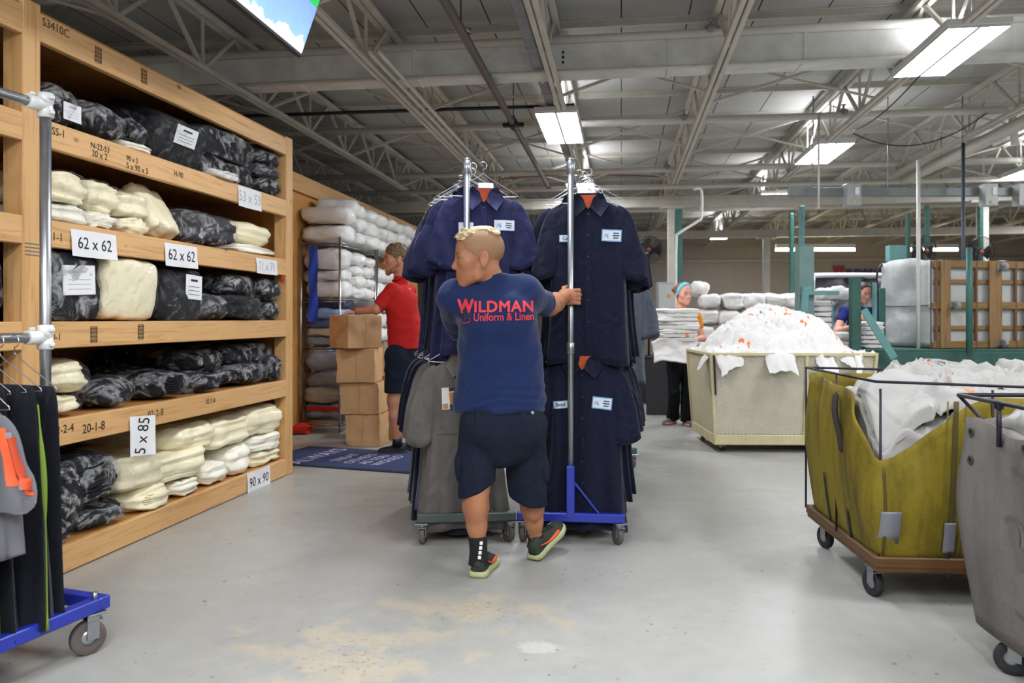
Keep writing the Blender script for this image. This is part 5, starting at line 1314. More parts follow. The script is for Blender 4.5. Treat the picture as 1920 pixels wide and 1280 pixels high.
    # print on the back
    def put(txt, u0, u1, v0, v1, bold, rot=0.0, space=1.0):
        tv, tf = text_bold(txt, .1, bold, space=space); a, c = P(u0, v1, 3.99), P(u1, v0, 3.99); lo_, hi_ = tv.min(0), tv.max(0)
        tv = np.stack([(tv[:, 0] - lo_[0]) / (hi_[0] - lo_[0]) * (c.x - a.x) - (c.x - a.x) / 2, (tv[:, 1] - lo_[1]) / (hi_[1] - lo_[1]) * (c.z - a.z) - (c.z - a.z) / 2, tv[:, 2]], 1); u, v, sx = (u0 + u1) / 2, (v0 + v1) / 2, 1.0; me = bpy.data.meshes.new('x'); me.from_pydata([tuple(x) for x in tv], [], tf); bm = bmesh.new(); bm.from_mesh(me); bmesh.ops.triangulate(bm, faces=bm.faces[:])
        for _ in range(2): bmesh.ops.subdivide_edges(bm, edges=[e for e in bm.edges if e.calc_length() > .012], cuts=1); bmesh.ops.triangulate(bm, faces=bm.faces[:])
        c0 = P(u, v, 3.99); out = []
        for q in bm.verts:
            x, y = q.co.x * sx, q.co.y; x, y = x * math.cos(rot) - y * math.sin(rot), x * math.sin(rot) + y * math.cos(rot)
            out.append((c0.x + x, 0, c0.z + y))
        fs = [tuple(w.index for w in f.verts) for f in bm.faces]; bm.free(); bpy.data.meshes.remove(me)
        return drape(bv, out, .003), fs
    drops = [put('ILDMAN', 890, 1000, 563.5, 585, .0030, .012, 1.08), put('W', 857, 889, 560, 588, .0055), put('Uniform & Linen', 889, 1001, 586, 601, .0012, .020)]
    for nm, (v, f) in zip(('lettering', 'big_initial', 'lettering'), drops): mk(nm, v, f, M_REDINK, tee, False)
    c0 = P(872, 590, 3.99); em = []   # small crouching figure emblem under the W
    def disc(cx, cz, rx, rz, n=16): return [(cx, 0, cz)] + [(cx + rx * math.cos(2 * PI * k / n), 0, cz + rz * math.sin(2 * PI * k / n)) for k in range(n)], [(0, k + 1, (k + 1) % n + 1) for k in range(n)]
    v, f = joinv([disc(c0.x, c0.z + .018, .012, .013), disc(c0.x, c0.z - .006, .030, .014), disc(c0.x - .026, c0.z - .002, .010, .014), disc(c0.x + .026, c0.z - .002, .010, .014)]); em = mk('emblem', drape(bv, v, .0042), f, mat('emblem_navy', '#15223f', .8), tee)
    mb = MB(); v, f = tube([(c0.x - .026, 0, c0.z - .035), (c0.x - .028, 0, c0.z - .014), (c0.x, 0, c0.z - .02), (c0.x + .028, 0, c0.z - .014), (c0.x + .026, 0, c0.z - .035), (c0.x, 0, c0.z - .042), (c0.x - .026, 0, c0.z - .035)], .0024, 5); mk('emblem_outline', drape(bv, v, .0042), f, M_REDINK, tee)
    # cargo shorts
    q = Field((-.42, 3.80, .30), (.34, 4.60, .96), .006)
    q.chain([P(938, 758, 4.09), P(940, 800, 4.09)], [.192, .205], .04, ((0, 1, 0), .64)); q.ell(P(906, 798, 4.03), [.105, .09, .10], None, .05); q.ell(P(977, 798, 4.04), [.105, .09, .10], None, .05)
    q.chain([hipL, P(892, 865, 4.08), P(891, 945, 4.06)], [.108, .096, .090], .012); q.chain([P(985, 800, 4.14), P(988, 865, 4.19), P(991, 962, 4.26)], [.108, .103, .102], .012)
    q.plane(P(937, 765, 4.09), (0, 0, 1), .01, ((-.45, 3.7, .85), (.4, 4.7, .98)))
    q.plane(P(892, 918, 4.06), (.50, .10, -1), .004, ((-.45, 3.7, .30), (-.062, 4.45, .56))); q.plane(P(988, 934, 4.26), (-.30, .15, -1), .004, ((-.062, 3.7, .28), (.4, 4.7, .56)))
    n3, n4 = SN(13, 3.2), SN(14, 7.5)
    sh_ = q.build('shorts', M_SHORT, body, lambda p: .009 * n3(p * np.array([1, 1, .5])) + .010 * (.45 - np.abs(n4(p * np.array([.7, .7, .9])))), 1)
    bq = bvh_of(sh_)
    mb = MB(); cz = [P(874 + 128 * k / 10, 778, 3.9) for k in range(11)]; v, f = tube([(p.x, 0, p.z) for p in cz], .004, 5); mk('waist_seam', drape(bq, v, .002), f, M_SHORT, sh_)
    for u0, u1, v0, v1 in ((868, 912, 790, 836), (958, 1003, 788, 834)):
        a, c = P(u0, v0, 4.0), P(u1, v1, 4.0); vv, ff = patch_grid(c.x - a.x, a.z - c.z, (a.x + c.x) / 2, (a.z + c.z) / 2); mk('back_pocket', drape(bq, vv, .003), ff, M_SHORT, sh_)
    cp = Field((.10, 4.0, .38), (.36, 4.45, .66), .006); cp.ell(P(1018, 872, 4.2), [.032, .07, .095], Matrix.Rotation(-.12, 3, 'Y'), 0); cp.build('cargo_pocket', M_SHORT, sh_, lambda p: .004 * n4(p))
    cp = Field((-.42, 3.9, .38), (-.22, 4.3, .66), .006); cp.ell(P(862, 872, 4.08), [.026, .065, .09], None, 0); cp.build('cargo_pocket', M_SHORT, sh_, lambda p: .004 * n4(p))
    h = bq.ray_cast(Vector((P(998, 773, 4.0).x, 3, P(998, 773, 4.0).z)), Vector((0, 1, 0))); mb = MB(); mb.lathe([(.010, 0), (.011, .003), (.004, .005)], 12, Matrix.Translation(h[0] + Vector((0, -.001, 0))) @ Matrix.Rotation(PI / 2, 4, 'X')); mb.build('snap_button', M_STEEL, sh_)
    # socks and shoes
    M_SOCK = mat('black_sock', '#121214', .9, bump=.3, bscale=200); M_UP = mat('olive_black_mesh', '#23291f', .8, var=.45, vscale=18, bump=.4, bscale=120); M_SOLE = mat('pale_green_sole', '#a9ad7f', .6, var=.15, vscale=14); M_ORS = mat('orange_stripe', '#d4532c', .5)
    for an, top, nm in ((anL, P(896, 1006, 4.035), 0), (anR, P(1004, 1003, 4.325), 1)):
        mb = MB(); bt = Vector((an.x, an.y + .006, .06)); mb.tube(smooth_pts([top, an, bt], 4), [.0485, .0475, .0465, .0455, .045, .046, .048, .050, .052] if nm == 0 else [.047, .046, .045, .0445, .0445, .045, .047, .049, .051], 20); so = mb.build('sock', M_SOCK, body)
        mb = MB()
        for k in range(4): mb.box((an.x + (.016 if nm == 0 else -.02) - .003 * k, an.y - .0465 + .0005 * k, top.z - .018 - .024 * k), (.016, .006, .017), ch=.002, rz=.3 if nm == 0 else -.4)
        mb.build('sock_mark', M_PAPER, so)
    ML = Matrix.Translation((P(895, 1086, 3.97).x, 3.985, 0)) @ Matrix.Rotation(-.16, 4, 'Z'); shoe('shoe', ML, body, M_UP, M_SOLE, M_ORS, .315, W=1.22)
    MR = Matrix.Translation((P(1001, 1052, 4.27).x, 4.275, .004)) @ Matrix.Rotation(-math.radians(34), 4, 'Z') @ Matrix.Rotation(math.radians(24), 4, 'X'); shoe('shoe', MR, body, M_UP, M_SOLE, M_ORS, .315, W=1.15)
    seat(body, (P(940, 1060, 4.15).x, 4.15, 0))
    return body
man()
# ------------------------------------------------------------------ the three other people
def red_man():
    d = 7.75; Q = lambda u, v, dd=0.0: P(u, v, d + dd)
    FH = Frame(Q(745, 488), (-1, -.28, -.05), (0, 0, 1), 1.13); nb = Q(752, 523, .02)
    parts = [relaxed(head_field(FH, nb, .0042, (.056, .060)), 1)]
    shN, shF = Q(735, 545, -.14), Q(768, 545, .20); el, wr, hd = Q(706, 580, -.18), Q(671, 583, -.10), Q(656, 586, -.06)
    b = Field(Q(640, 845, -.42), Q(800, 500, .45), .008)
    hipN, hipF = Q(745, 668, -.09), Q(765, 668, .10); knN, knF = Q(741, 752, -.10), Q(770, 752, .08); anN, anF = Q(745, 828, -.08), Q(772, 826, .10)
    for h, k, a in ((hipN, knN, anN), (hipF, knF, anF)): b.chain([h, k, k.lerp(a, .35), a], [.10, .062, .064, .040], .03)
    b.chain([Q(757, 655), Q(754, 560)], [.13, .13], .05)
    parts.append(relaxed(b, 1))
    a = Field(Q(635, 612, -.32), Q(745, 530, .08), .0050); a.chain([shN, el], [.056, .046], .02); a.chain([el, wr], [.045, .030], .02); a.ell(hd, [.052, .042, .020], None, .02)
    for k in range(4): finger(a, [hd + Vector((-.035, -.030 + .02 * k, -.002)), hd + Vector((-.070, -.032 + .021 * k, -.004)), hd + Vector((-.098 - .006 * (k in (1, 2)), -.030 + .021 * k, -.020))], .0105, .009)
    finger(a, [hd + Vector((.005, -.042, .0)), hd + Vector((-.025, -.066, -.008)), hd + Vector((-.05, -.074, -.018))], .013, .010); parts.append(relaxed(a, 1))
    V, Fc = joinv(parts); body = mk('person', V, Fc, M_SKINR); tag(body, 'bearded man in a red polo shirt resting his hand on the cardboard boxes', 'person'); face_parts(FH, body, brow=M_BROWN)
    s = FH.sc; hf = Field(FH.o - Vector((.17, .17, .13)) * s, FH.o + Vector((.17, .17, .20)) * s, .0048)
    hf.ell(FH(-.010, 0, .052), [x * s for x in (.106, .083, .096)], FH.R, 0); hf.ell(FH(.026, 0, .062), [x * s for x in (.075, .075, .080)], FH.R, .03)
    hf.plane(FH(.070, 0, .045), FH.R @ Vector((1, 0, -.75)), .01); hf.plane(FH(0, 0, -.045), FH.R @ Vector((.4, 0, -1)), .01)
    for q in (-1, 1): hf.ell(FH(-.005, q * .085, -.010), [x * s for x in (.026, .03, .038)], FH.R, .006, 'cut'); hf.ell(FH(.075, q * .075, -.01), [x * s for x in (.05, .05, .06)], FH.R, .008, 'cut')
    n = SN(31, 22); hf.build('brown_hair', M_BROWN, body, lambda p: .006 * n(p))
    bd = Field(FH.o - Vector((.17, .17, .16)) * s, FH.o + Vector((.17, .17, .10)) * s, .0045)
    for q in (-1, 1): bd.cap(FH(.010, q * .053, -.050), FH(.050, q * .042, -.088), .020 * s, .019 * s, .02); bd.cap(FH(.050, q * .042, -.088), FH(.084, q * .004, -.108), .019 * s, .018 * s, .02)
    bd.ell(FH(.082, 0, -.094), [x * s for x in (.022, .026, .022)], FH.R, .02); bd.cap(FH(.100, -.018, -.052), FH(.100, .018, -.052), .006 * s, .006 * s, .01)
    bd.build('beard', mat('beard_hair', '#8a6548', .8, var=.2, vscale=120), body)
    M_POLO = mat('red_polo', '#b3211f', .85, var=.08, vscale=5, bump=.2, bscale=300, spec=.2)
    t = Field(Q(690, 665, -.45), Q(800, 505, .48), .0075)
    t.chain([Q(756, 562), Q(757, 600), Q(758, 658)], [.195, .19, .195], .05, ((.35, -1, 0), 1.0)) if False else t.chain([Q(755, 566), Q(757, 610), Q(758, 662)], [.150, .150, .158], .05)
    t.cap(shN, shF, .070, .070, .05); t.ell(Q(748, 580, -.06), [.13, .12, .16], None, .06); t.cap(nb + Vector((0, 0, -.01)), nb + Vector((0, 0, .005)), .070, .074, .03)
    dd = (el - shN).normalized(); t.cap(shN, el, .076, .066, .04); t.plane(el - dd * .04, dd, .004, (el - Vector((.16, .16, .12)), el + Vector((.04, .16, .12)))); t.plane(Q(757, 653), (0, 0, -1), .004, (Q(690, 690, -.5), Q(820, 630, .5)))
    n1 = SN(33, 5); tee = t.build('polo_shirt', M_POLO, body, lambda p: .012 * (.4 - np.abs(n1(p * np.array([.7, .7, 1])))), 1)
    cl = MB(); cl.tube([nb + Vector((.078 * math.cos(a), .078 * math.sin(a), .004 + .022 * math.cos(a))) for a in np.linspace(0, 2 * PI, 22)], .013, 8, False); cl.build('collar', M_POLO, tee)
    sh = Field(Q(700, 750, -.40), Q(800, 640, .42), .008); sh.chain([Q(757, 656), Q(757, 678)], [.150, .155], .04)
    for h, k in ((hipN, knN), (hipF, knF)): sh.chain([h, h.lerp(k, .8)], [.125, .105], .02)
    sh.plane(Q(745, 734), (0, 0, -1), .004); sh.build('shorts', M_SHORT, body, lambda p: .010 * (.4 - np.abs(n1(p))), 1)
    for an in (anN, anF): shoe('shoe', Matrix.Translation((an.x + .09, an.y + .0, .0)) @ Matrix.Rotation(1.4, 4, 'Z'), body, M_BLACK, M_DKRUB, None, .29)
    for an in (anN, anF):
        mb = MB(); mb.tube([(an.x, an.y, .17), (an.x, an.y, .07)], [.044, .05], 14); mb.build('sock', M_BLACK, body)
    seat(body, (Q(757, 700).x, d, 0))
red_man()
def towel_woman():
    d = 9.7; Q = lambda u, v, dd=0.0: P(u, v, d + dd)
    FH = Frame(Q(1280, 553), (.42, -.90, -.02), (0, 0, 1), 1.08); nb = Q(1276, 586, .02)
    parts = [relaxed(head_field(FH, nb, .0048, (.048, .052), .8, .6), 1)]
    shR, shL = Q(1250, 594, .02), Q(1304, 594, .02); elL, wrL = Q(1318, 634, -.02), Q(1290, 638, -.26); elR, wrR = Q(1240, 634, -.04), Q(1248, 648, -.30)
    hipL, hipR = Q(1288, 672), Q(1262, 672); knL, knR = Q(1288, 735, -.03), Q(1264, 735, -.02); anL, anR = Q(1288, 786), Q(1262, 780, .12)
    b = Field(Q(1215, 800, -.45), Q(1345, 565, .35), .0085); b.chain([Q(1276, 668), Q(1276, 610)], [.11, .11], .05); b.cap(shR, shL, .05, .05, .04)
    for h, k, a in ((hipL, knL, anL), (hipR, knR, anR)): b.chain([h, k, a], [.07, .05, .035], .03)
    parts.append(relaxed(b, 1))
    for sh_, el, wr, sg in ((shL, elL, wrL, 1), (shR, elR, wrR, -1)):
        c = (sh_ + wr) / 2; a = Field(c - Vector((.30, .32, .34)), c + Vector((.30, .32, .34)), .0052); a.chain([sh_, el], [.048, .040], .02); a.chain([el, wr], [.040, .026], .02)
        hd = wr + Vector((-.035 * sg, -.03, -.004)); a.cap(wr, hd, .026, .028, .02); a.ell(hd, [.036, .022, .036], None, .012)
        for k in range(4): finger(a, [hd + Vector((-.02 * sg, -.006, .026 - .017 * k)), hd + Vector((-.052 * sg, -.010, .024 - .017 * k)), hd + Vector((-.078 * sg, .004, .020 - .016 * k))], .0095, .008)
        finger(a, [hd + Vector((0, -.01, .025)), hd + Vector((-.016 * sg, -.015, .052)), hd + Vector((-.03 * sg, -.012, .068))], .011, .009); parts.append(relaxed(a, 1))
    V, Fc = joinv(parts); body = mk('person', V, Fc, M_SKINP); tag(body, 'woman with a light blue headband carrying a stack of white towels', 'person'); face_parts(FH, body, brow=M_GINGER, lip=mat('pink_lip', '#b8605c', .45))
    s = FH.sc; hf = Field(FH.o - Vector((.2, .2, .13)) * s, FH.o + Vector((.2, .24, .20)) * s, .005)
    hf.ell(FH(-.012, 0, .050), [x * s for x in (.106, .085, .096)], FH.R, 0); hf.ell(FH(.026, 0, .056), [x * s for x in (.074, .074, .084)], FH.R, .03); hf.plane(FH(.045, 0, .06), FH.R @ Vector((1, 0, -.55)), .01); hf.plane(FH(0, 0, -.05), FH.R @ Vector((.5, 0, -1)), .01)
    for q in (-1, 1): hf.ell(FH(.004, q * .085, -.012), [x * s for x in (.024, .03, .036)], FH.R, .006, 'cut')
    hf.ell(FH(-.095, .0, .075), [x * s for x in (.042, .046, .042)], FH.R, .01); hf.ell(FH(-.07, -.05, .06), [x * s for x in (.04, .04, .04)], FH.R, .01); n = SN(41, 20); hf.build('auburn_hair', M_GINGER, body, lambda p: .005 * n(p))
    hb = Field(FH.o - Vector((.17, .17, .13)) * s, FH.o + Vector((.17, .17, .20)) * s, .0045); hb.ell(FH(-.008, 0, .050), [x * s for x in (.112, .090, .101)], FH.R, 0); hb.ell(FH(.026, 0, .056), [x * s for x in (.079, .079, .089)], FH.R, .03); hb.plane(FH(.066, 0, .085), FH.R @ Vector((1, 0, -.45))); hb.plane(FH(.020, 0, .085), FH.R @ Vector((-1, 0, .45))); hb.plane(FH(0, 0, .0), FH.R @ Vector((0, 0, -1))); hb.build('headband', mat('sky_blue_knit', '#6fbfd6', .8, bump=.3, bscale=200), body)
    M_OR = mat('orange_tee', '#e08a24', .85, var=.06, spec=.2)
    t = Field(Q(1225, 680, -.35), Q(1340, 570, .35), .0078); t.chain([Q(1276, 606), Q(1276, 640), Q(1275, 670)], [.155, .145, .165], .05, ((.2, -1, 0), .72)); t.cap(shR, shL, .066, .066, .05)
    for q in (-.06, .06): t.ell(Q(1278, 622, -.09) + Vector((q, 0, 0)), [.06, .06, .06], None, .03)
    for sh_, el in ((shL, elL), (shR, elR)):
        dd = (el - sh_).normalized(); e = sh_.lerp(el, .42); t.cap(sh_, e, .066, .058, .03)
    t.ell(Q(1280, 584, -.06), [.07, .07, .05], None, .02, 'cut'); t.plane(Q(1275, 667), (0, 0, -1), .004, (Q(1200, 700, -.5), Q(1360, 655, .5))); n1 = SN(43, 6); t.build('orange_shirt', M_OR, body, lambda p: .012 * (.4 - np.abs(n1(p))), 1)
    pn = Field(Q(1230, 800, -.3), Q(1325, 655, .35), .0085); pn.chain([Q(1275, 664), Q(1275, 678)], [.15, .155], .03, ((.2, -1, 0), .75))
    for h, k, a in ((hipL, knL, anL), (hipR, knR, anR)): pn.chain([h, k, a + Vector((0, 0, .0))], [.092, .066, .082], .02)
    pn.plane(Q(1275, 789), (0, 0, -1), .004); n2 = SN(44, 4); pn.build('black_trousers', mat('black_stretch', '#101216', .85, spec=.2), body, lambda p: .012 * (.4 - np.abs(n2(p * np.array([1, 1, .5])))), 1)
    M_SHK = mat('grey_pink_mesh', '#544a4e', .8, var=.3, vscale=20); M_PKS = mat('pale_pink_sole', '#b98a86', .6)
    shoe('shoe', Matrix.Translation((anL.x - .01, anL.y + .07, 0)) @ Matrix.Rotation(PI + .15, 4, 'Z'), body, M_SHK, M_PKS, None, .25); shoe('shoe', Matrix.Translation((anR.x + .03, anR.y + .05, 0)) @ Matrix.Rotation(PI - .75, 4, 'Z'), body, M_SHK, M_PKS, None, .25)
    seat(body, (Q(1275, 700).x, d, 0))
towel_woman()
def blue_woman():
    d = 10.35; Q = lambda u, v, dd=0.0: P(u, v, d + dd)
    FH = Frame(Q(1616, 550), (.30, -.93, -.25), (.05, -.2, 1), 1.06); nb = Q(1608, 578, .05)
    parts = [relaxed(head_field(FH, nb, .0048, (.048, .054), .85, .7), 1)]
    shR, shL = Q(1584, 584, .02), Q(1640, 586, .04); elR, wrR = Q(1569, 622, -.10), Q(1600, 612, -.28); elL, wrL = Q(1652, 628, -.05), Q(1632, 634, -.30)
    hipL, hipR = Q(1630, 680), Q(1603, 680); anL, anR = P(1632, 795, d), P(1602, 795, d)
    b = Field(Q(1535, 800, -.5), Q(1690, 560, .35), .009); b.chain([Q(1614, 680), Q(1612, 600)], [.12, .12], .05); b.cap(shR, shL, .05, .05, .04)
    for h, a in ((hipL, anL), (hipR, anR)): b.chain([h, h.lerp(a, .5), a], [.08, .055, .038], .03)
    parts.append(relaxed(b, 1))
    for sh_, el, wr, sg in ((shL, elL, wrL, 1), (shR, elR, wrR, -1)):
        c = (sh_ + wr) / 2; a = Field(c - Vector((.30, .36, .34)), c + Vector((.30, .36, .34)), .0055); a.chain([sh_, el], [.054, .050], .02); a.chain([el, wr], [.050, .030], .02)
        hd = wr + Vector((-.02 * sg, -.045, -.01)); a.cap(wr, hd, .028, .03, .02)
        for k in range(4): finger(a, [hd + Vector((.024 - .016 * k, -.01, 0)), hd + Vector((.026 - .017 * k, -.045, -.008)), hd + Vector((.025 - .016 * k, -.068, -.026))], .0095, .008)
        finger(a, [hd + Vector((-.02 * sg, .0, .01)), hd + Vector((-.048 * sg, -.02, .005)), hd + Vector((-.055 * sg, -.042, -.008))], .011, .009); parts.append(relaxed(a, 1))
    V, Fc = joinv(parts); body = mk('person', V, Fc, M_SKINP); tag(body, 'dark haired woman in blue working behind the green posts of the tipper', 'person'); face_parts(FH, body, brow=M_DARKH)
    s = FH.sc; hf = Field(FH.o - Vector((.2, .2, .13)) * s, FH.o + Vector((.2, .24, .22)) * s, .005)
    hf.ell(FH(-.012, 0, .050), [x * s for x in (.107, .086, .097)], FH.R, 0); hf.ell(FH(.026, 0, .056), [x * s for x in (.075, .075, .085)], FH.R, .03); hf.plane(FH(.062, 0, .06), FH.R @ Vector((1, 0, -.6)), .01); hf.plane(FH(0, 0, -.05), FH.R @ Vector((.5, 0, -1)), .01); hf.ell(FH(-.10, 0, .04), [x * s for x in (.04, .04, .04)], FH.R, .01)
    for q in (-1, 1): hf.ell(FH(.004, q * .085, -.012), [x * s for x in (.024, .03, .036)], FH.R, .006, 'cut')
    hf.build('dark_hair', M_DARKH, body)
    M_BT = mat('royal_blue_tee', '#232c6b', .85, spec=.2)
    t = Field(Q(1545, 700, -.4), Q(1685, 560, .4), .008); t.chain([Q(1612, 606), Q(1614, 690)], [.165, .175], .05, ((.1, -1, 0), .72)); t.cap(shR, shL, .068, .068, .05); t.cap(nb, nb + Vector((0, 0, .005)), .06, .062, .02)
    for sh_, el in ((shL, elL), (shR, elR)): t.cap(sh_, sh_.lerp(el, .40), .070, .064, .03)
    t.plane(Q(1612, 688), (0, 0, -1), .004); n1 = SN(53, 6); t.build('blue_shirt', M_BT, body, lambda p: .012 * (.4 - np.abs(n1(p))), 1)
    pn = Field(Q(1565, 800, -.3), Q(1665, 670, .35), .009); pn.chain([Q(1615, 684), Q(1616, 694)], [.165, .17], .03, ((.2, -1, 0), .75))
    for h, a in ((hipL, anL), (hipR, anR)): pn.chain([h, h.lerp(a, .5), a], [.105, .08, .075], .02)
    pn.plane(P(1615, 792, d), (0, 0, -1), .004); pn.build('trousers', M_BLKC, body)
    for a in (anL, anR): shoe('shoe', Matrix.Translation((a.x, a.y + .07, 0)) @ Matrix.Rotation(PI, 4, 'Z'), body, M_BLACK, M_DKRUB, None, .25)
    seat(body, (Q(1615, 700).x, d, 0))
blue_woman()
# ------------------------------------------------------------------ plywood partition, wire shelving and its sacks
t = MB(); t.box((-3.66, 10.2, 1.37), (.04, 7.6, 2.74), ch=.004); struct(bset(t.build('wall_plywood', wood_mat('plywood_pale', '#cf9550', '#b87d3c', 2, .4, False), smooth=False)))
t = MB(); t.box((-3.62, 10.2, 2.83), (.05, 7.6, .20), ch=.004); struct(bset(t.build('trim_3', M_PINE, smooth=False)))
def chrome_shelving(y0, L, label):
    t = thing('wire_shelving', B(-3.375, y0, 0), label, 'shelves', -YAW); w = .46
    for x in (-w / 2, w / 2):
        for y in (0, L):
            mb = MB(); mb.tube([(x, y, .02), (x, y, 2.22)], .0127, 10); mb.lathe([(.018, 0), (.02, .012), (.012, .02)], 10, Matrix.Translation((x, y, 0)))
            for k in range(40): mb.lathe([(.0135, 0), (.0138, .003), (.0127, .006)], 8, Matrix.Translation((x, y, .1 + k * .05))) if k % 2 else None
            mb.build('post', M_CHROME, t)
    for z in (.13, .97, 1.52, 2.16):
        mb = MB()
        for s in (-w / 2, w / 2):
            mb.tube([(s, 0, z), (s, L, z)], .004, 6); mb.tube([(s, 0, z - .03), (s, L, z - .03)], .004, 6); n = int(L / .035); mb.tube([(s, k * L / n, z - (.03 if k % 2 else 0)) for k in range(n + 1)], .0028, 5)
        for y in (0, L): mb.tube([(-w / 2, y, z), (w / 2, y, z)], .004, 6); mb.tube([(-w / 2, y, z - .03), (w / 2, y, z - .03)], .004, 6)
        for k in range(1, int(L / .03)): mb.tube([(-w / 2, k * .03, z + .004), (w / 2, k * .03, z + .004)], .0022, 4, False)
        mb.build('wire_shelf', M_CHROME, t)
chrome_shelving(8.63, 1.30, 'chrome wire shelving nearest the blue floor mat, full of white sacks'); chrome_shelving(10.02, 1.30, 'chrome wire shelving farther along the plywood wall, behind the man in red')
sk = [700]
def sack(x, y, z, sx, sy, sz, m, label, grp, e1=.75, e2=.5, layers=0, amp=.03, name='linen_sack', rz=0.0, lump=.025, wrap=None, cat='sack'):
    sk[0] += 1; p, f = bundle(sx, sy, sz, layers, e1, e2, amp, lump, sk[0], 34, 20); o = mk(name, p, f, m); o.location = B(x, y, z + sz / 2); o.rotation_euler = (0, 0, -YAW + rz)
    if wrap: q, f = bundle(sx * 1.02, sy * 1.01, sz, 0, e1, e2, 0, lump, sk[0], 40, 24, infl=.007); mk('plastic_wrap', q, f, wrap, o)
    return tag(o, label, cat, grp)
GT = 'white sacks on top of the wire shelving'
sack(-3.36, 8.86, 2.17, .56, .46, .22, M_WHT, 'lower white sack on the near end of the wire shelving top', GT); sack(-3.36, 8.84, 2.385, .60, .48, .20, M_WHT, 'upper white sack on the near end of the wire shelving top', GT, rz=.1)
sack(-3.40, 9.20, 2.52, .5, .44, .2, M_WHT, 'pale sack lying highest of the heap on the wire shelving top', GT, .7, .5, rz=.25)
yy = 9.36
for k in range(7):
    for j in range(3):
        sack(-3.36 + .03 * ((k + j) % 2), yy + .04 * (j % 2), 2.17 + j * .165, .52, .42, .185, M_WHT, ('bottom', 'middle', 'top')[j] + ' row white sack in the heap along the plywood wall top', GT + (' bottom', ' middle', ' top')[j], .8, .6, rz=(.1, -.12, .06)[(k + j) % 3])
    yy += .43
GM = 'white sacks on the middle wire shelf'
for j, (h, l) in enumerate(((.20, 'bottom white sack'), (.15, 'middle white sack'), (.24, 'fat top white sack'))):
    sack(-3.36, 8.87, 1.525 + (0, .19, .335)[j], .50 + .0 * j, .40, h, M_WHT, l + ' of the near pile on the middle wire shelf', GM, .7, .5, lump=.03)
for k, y in enumerate((9.30, 9.70)):
    for j in range(4): sack(-3.33 + .02 * (j % 2), y + .03 * (j % 2), 1.525 + j * .135, .46, .38, .15 + .01 * ((j + k) % 2), M_WHT, 'soft white sack in the pile behind the near column, middle wire shelf', 'soft white sacks on the middle wire shelf', .85, .7, rz=.1 * (j - 1))
for k, y in enumerate((10.25, 10.68, 11.1)):
    for j in range(5): sack(-3.36, y, .98 + j * .2, .46, .40, .2, M_WHT, 'white sack on the farther wire shelving behind the man in red', 'white sacks on the farther wire shelving', .85, .7, rz=.1 * (j - 2))
GB = 'blue and grey linen on the lower wire shelves'
for z, h, m, l, ly in ((1.40, .10, M_NAVYP, 'dark navy pack topping the blue pile, third wire shelf', 3), (1.28, .12, mat('pale_blue_pack', '#7f9cc2', .5, coat=.5, vary=.2, bump=.4, bscale=14), 'pale blue pack in clear wrap, third wire shelf', 4), (1.19, .09, M_BLU, 'mid blue folded pack, third wire shelf', 3), (1.09, .09, M_BGE, 'beige folded pack under the blue ones, third wire shelf', 3), (.98, .11, M_SLT, 'grey folded pack at the bottom of the blue pile', 4)):
    sack(-3.35, 8.87, z, .48, .40, h + .015, m, l, GB, .55, .4, ly, name='linen_pack', wrap=M_FILMC)
for z, h, m, l in ((.70, .24, M_SLT, 'tall slate pack, highest on the lowest wire shelf'), (.51, .19, M_SLT, 'slate pack second from the top on the lowest wire shelf'), (.33, .18, M_BGE, 'beige pack on the lowest wire shelf above the red banded one'), (.14, .19, M_SLT, 'grey pack with a red band at the bottom of the wire shelving')):
    o = sack(-3.33, 8.88, z, .53, .42, h + .01, m, l, GB, .6, .45, 5, name='linen_pack', wrap=M_FILMC)
    if z < .2:
        mb = MB(); mb.box((.0, -.212, .035), (.44, .02, .05), ch=.006); mb.build('red_band', M_RED, o)
for j in range(2): sack(-3.33, 9.4, .14 + .42 * j, .48, .45, .36, M_SLT, 'grey pack behind the cardboard boxes on the wire shelving', 'grey packs behind the boxes', .6, .45, 6, name='linen_pack')
mb = MB(); V = []
for k in range(14):
    for i in range(6): V.append((-3.47 + .10 * i / 5 * 1.0, 8.52 + .015 * math.sin(k * .9 + i), 2.12 - k * .066))
o = bset(mk('blue_cloth', V + [(a, b + .02, c) for a, b, c in V], gridf(6, 14) + [tuple(q + 84 for q in f[::-1]) for f in gridf(6, 14)], mat('royal_blue_cloth', '#1d46b8', .6, bump=.3))); tag(o, 'strip of bright blue cloth hanging at the end of the wire shelving', 'cloth')
p, f = bundle(.3, .2, .1, 3, .7, .6, .05, .03, 77); o = mk('red_rag', p, f, M_RED); o.location = P(558, 806, 9.0) ; o.location.z = .052; tag(o, 'crumpled red rag on the floor beside the wire shelving', 'rag')
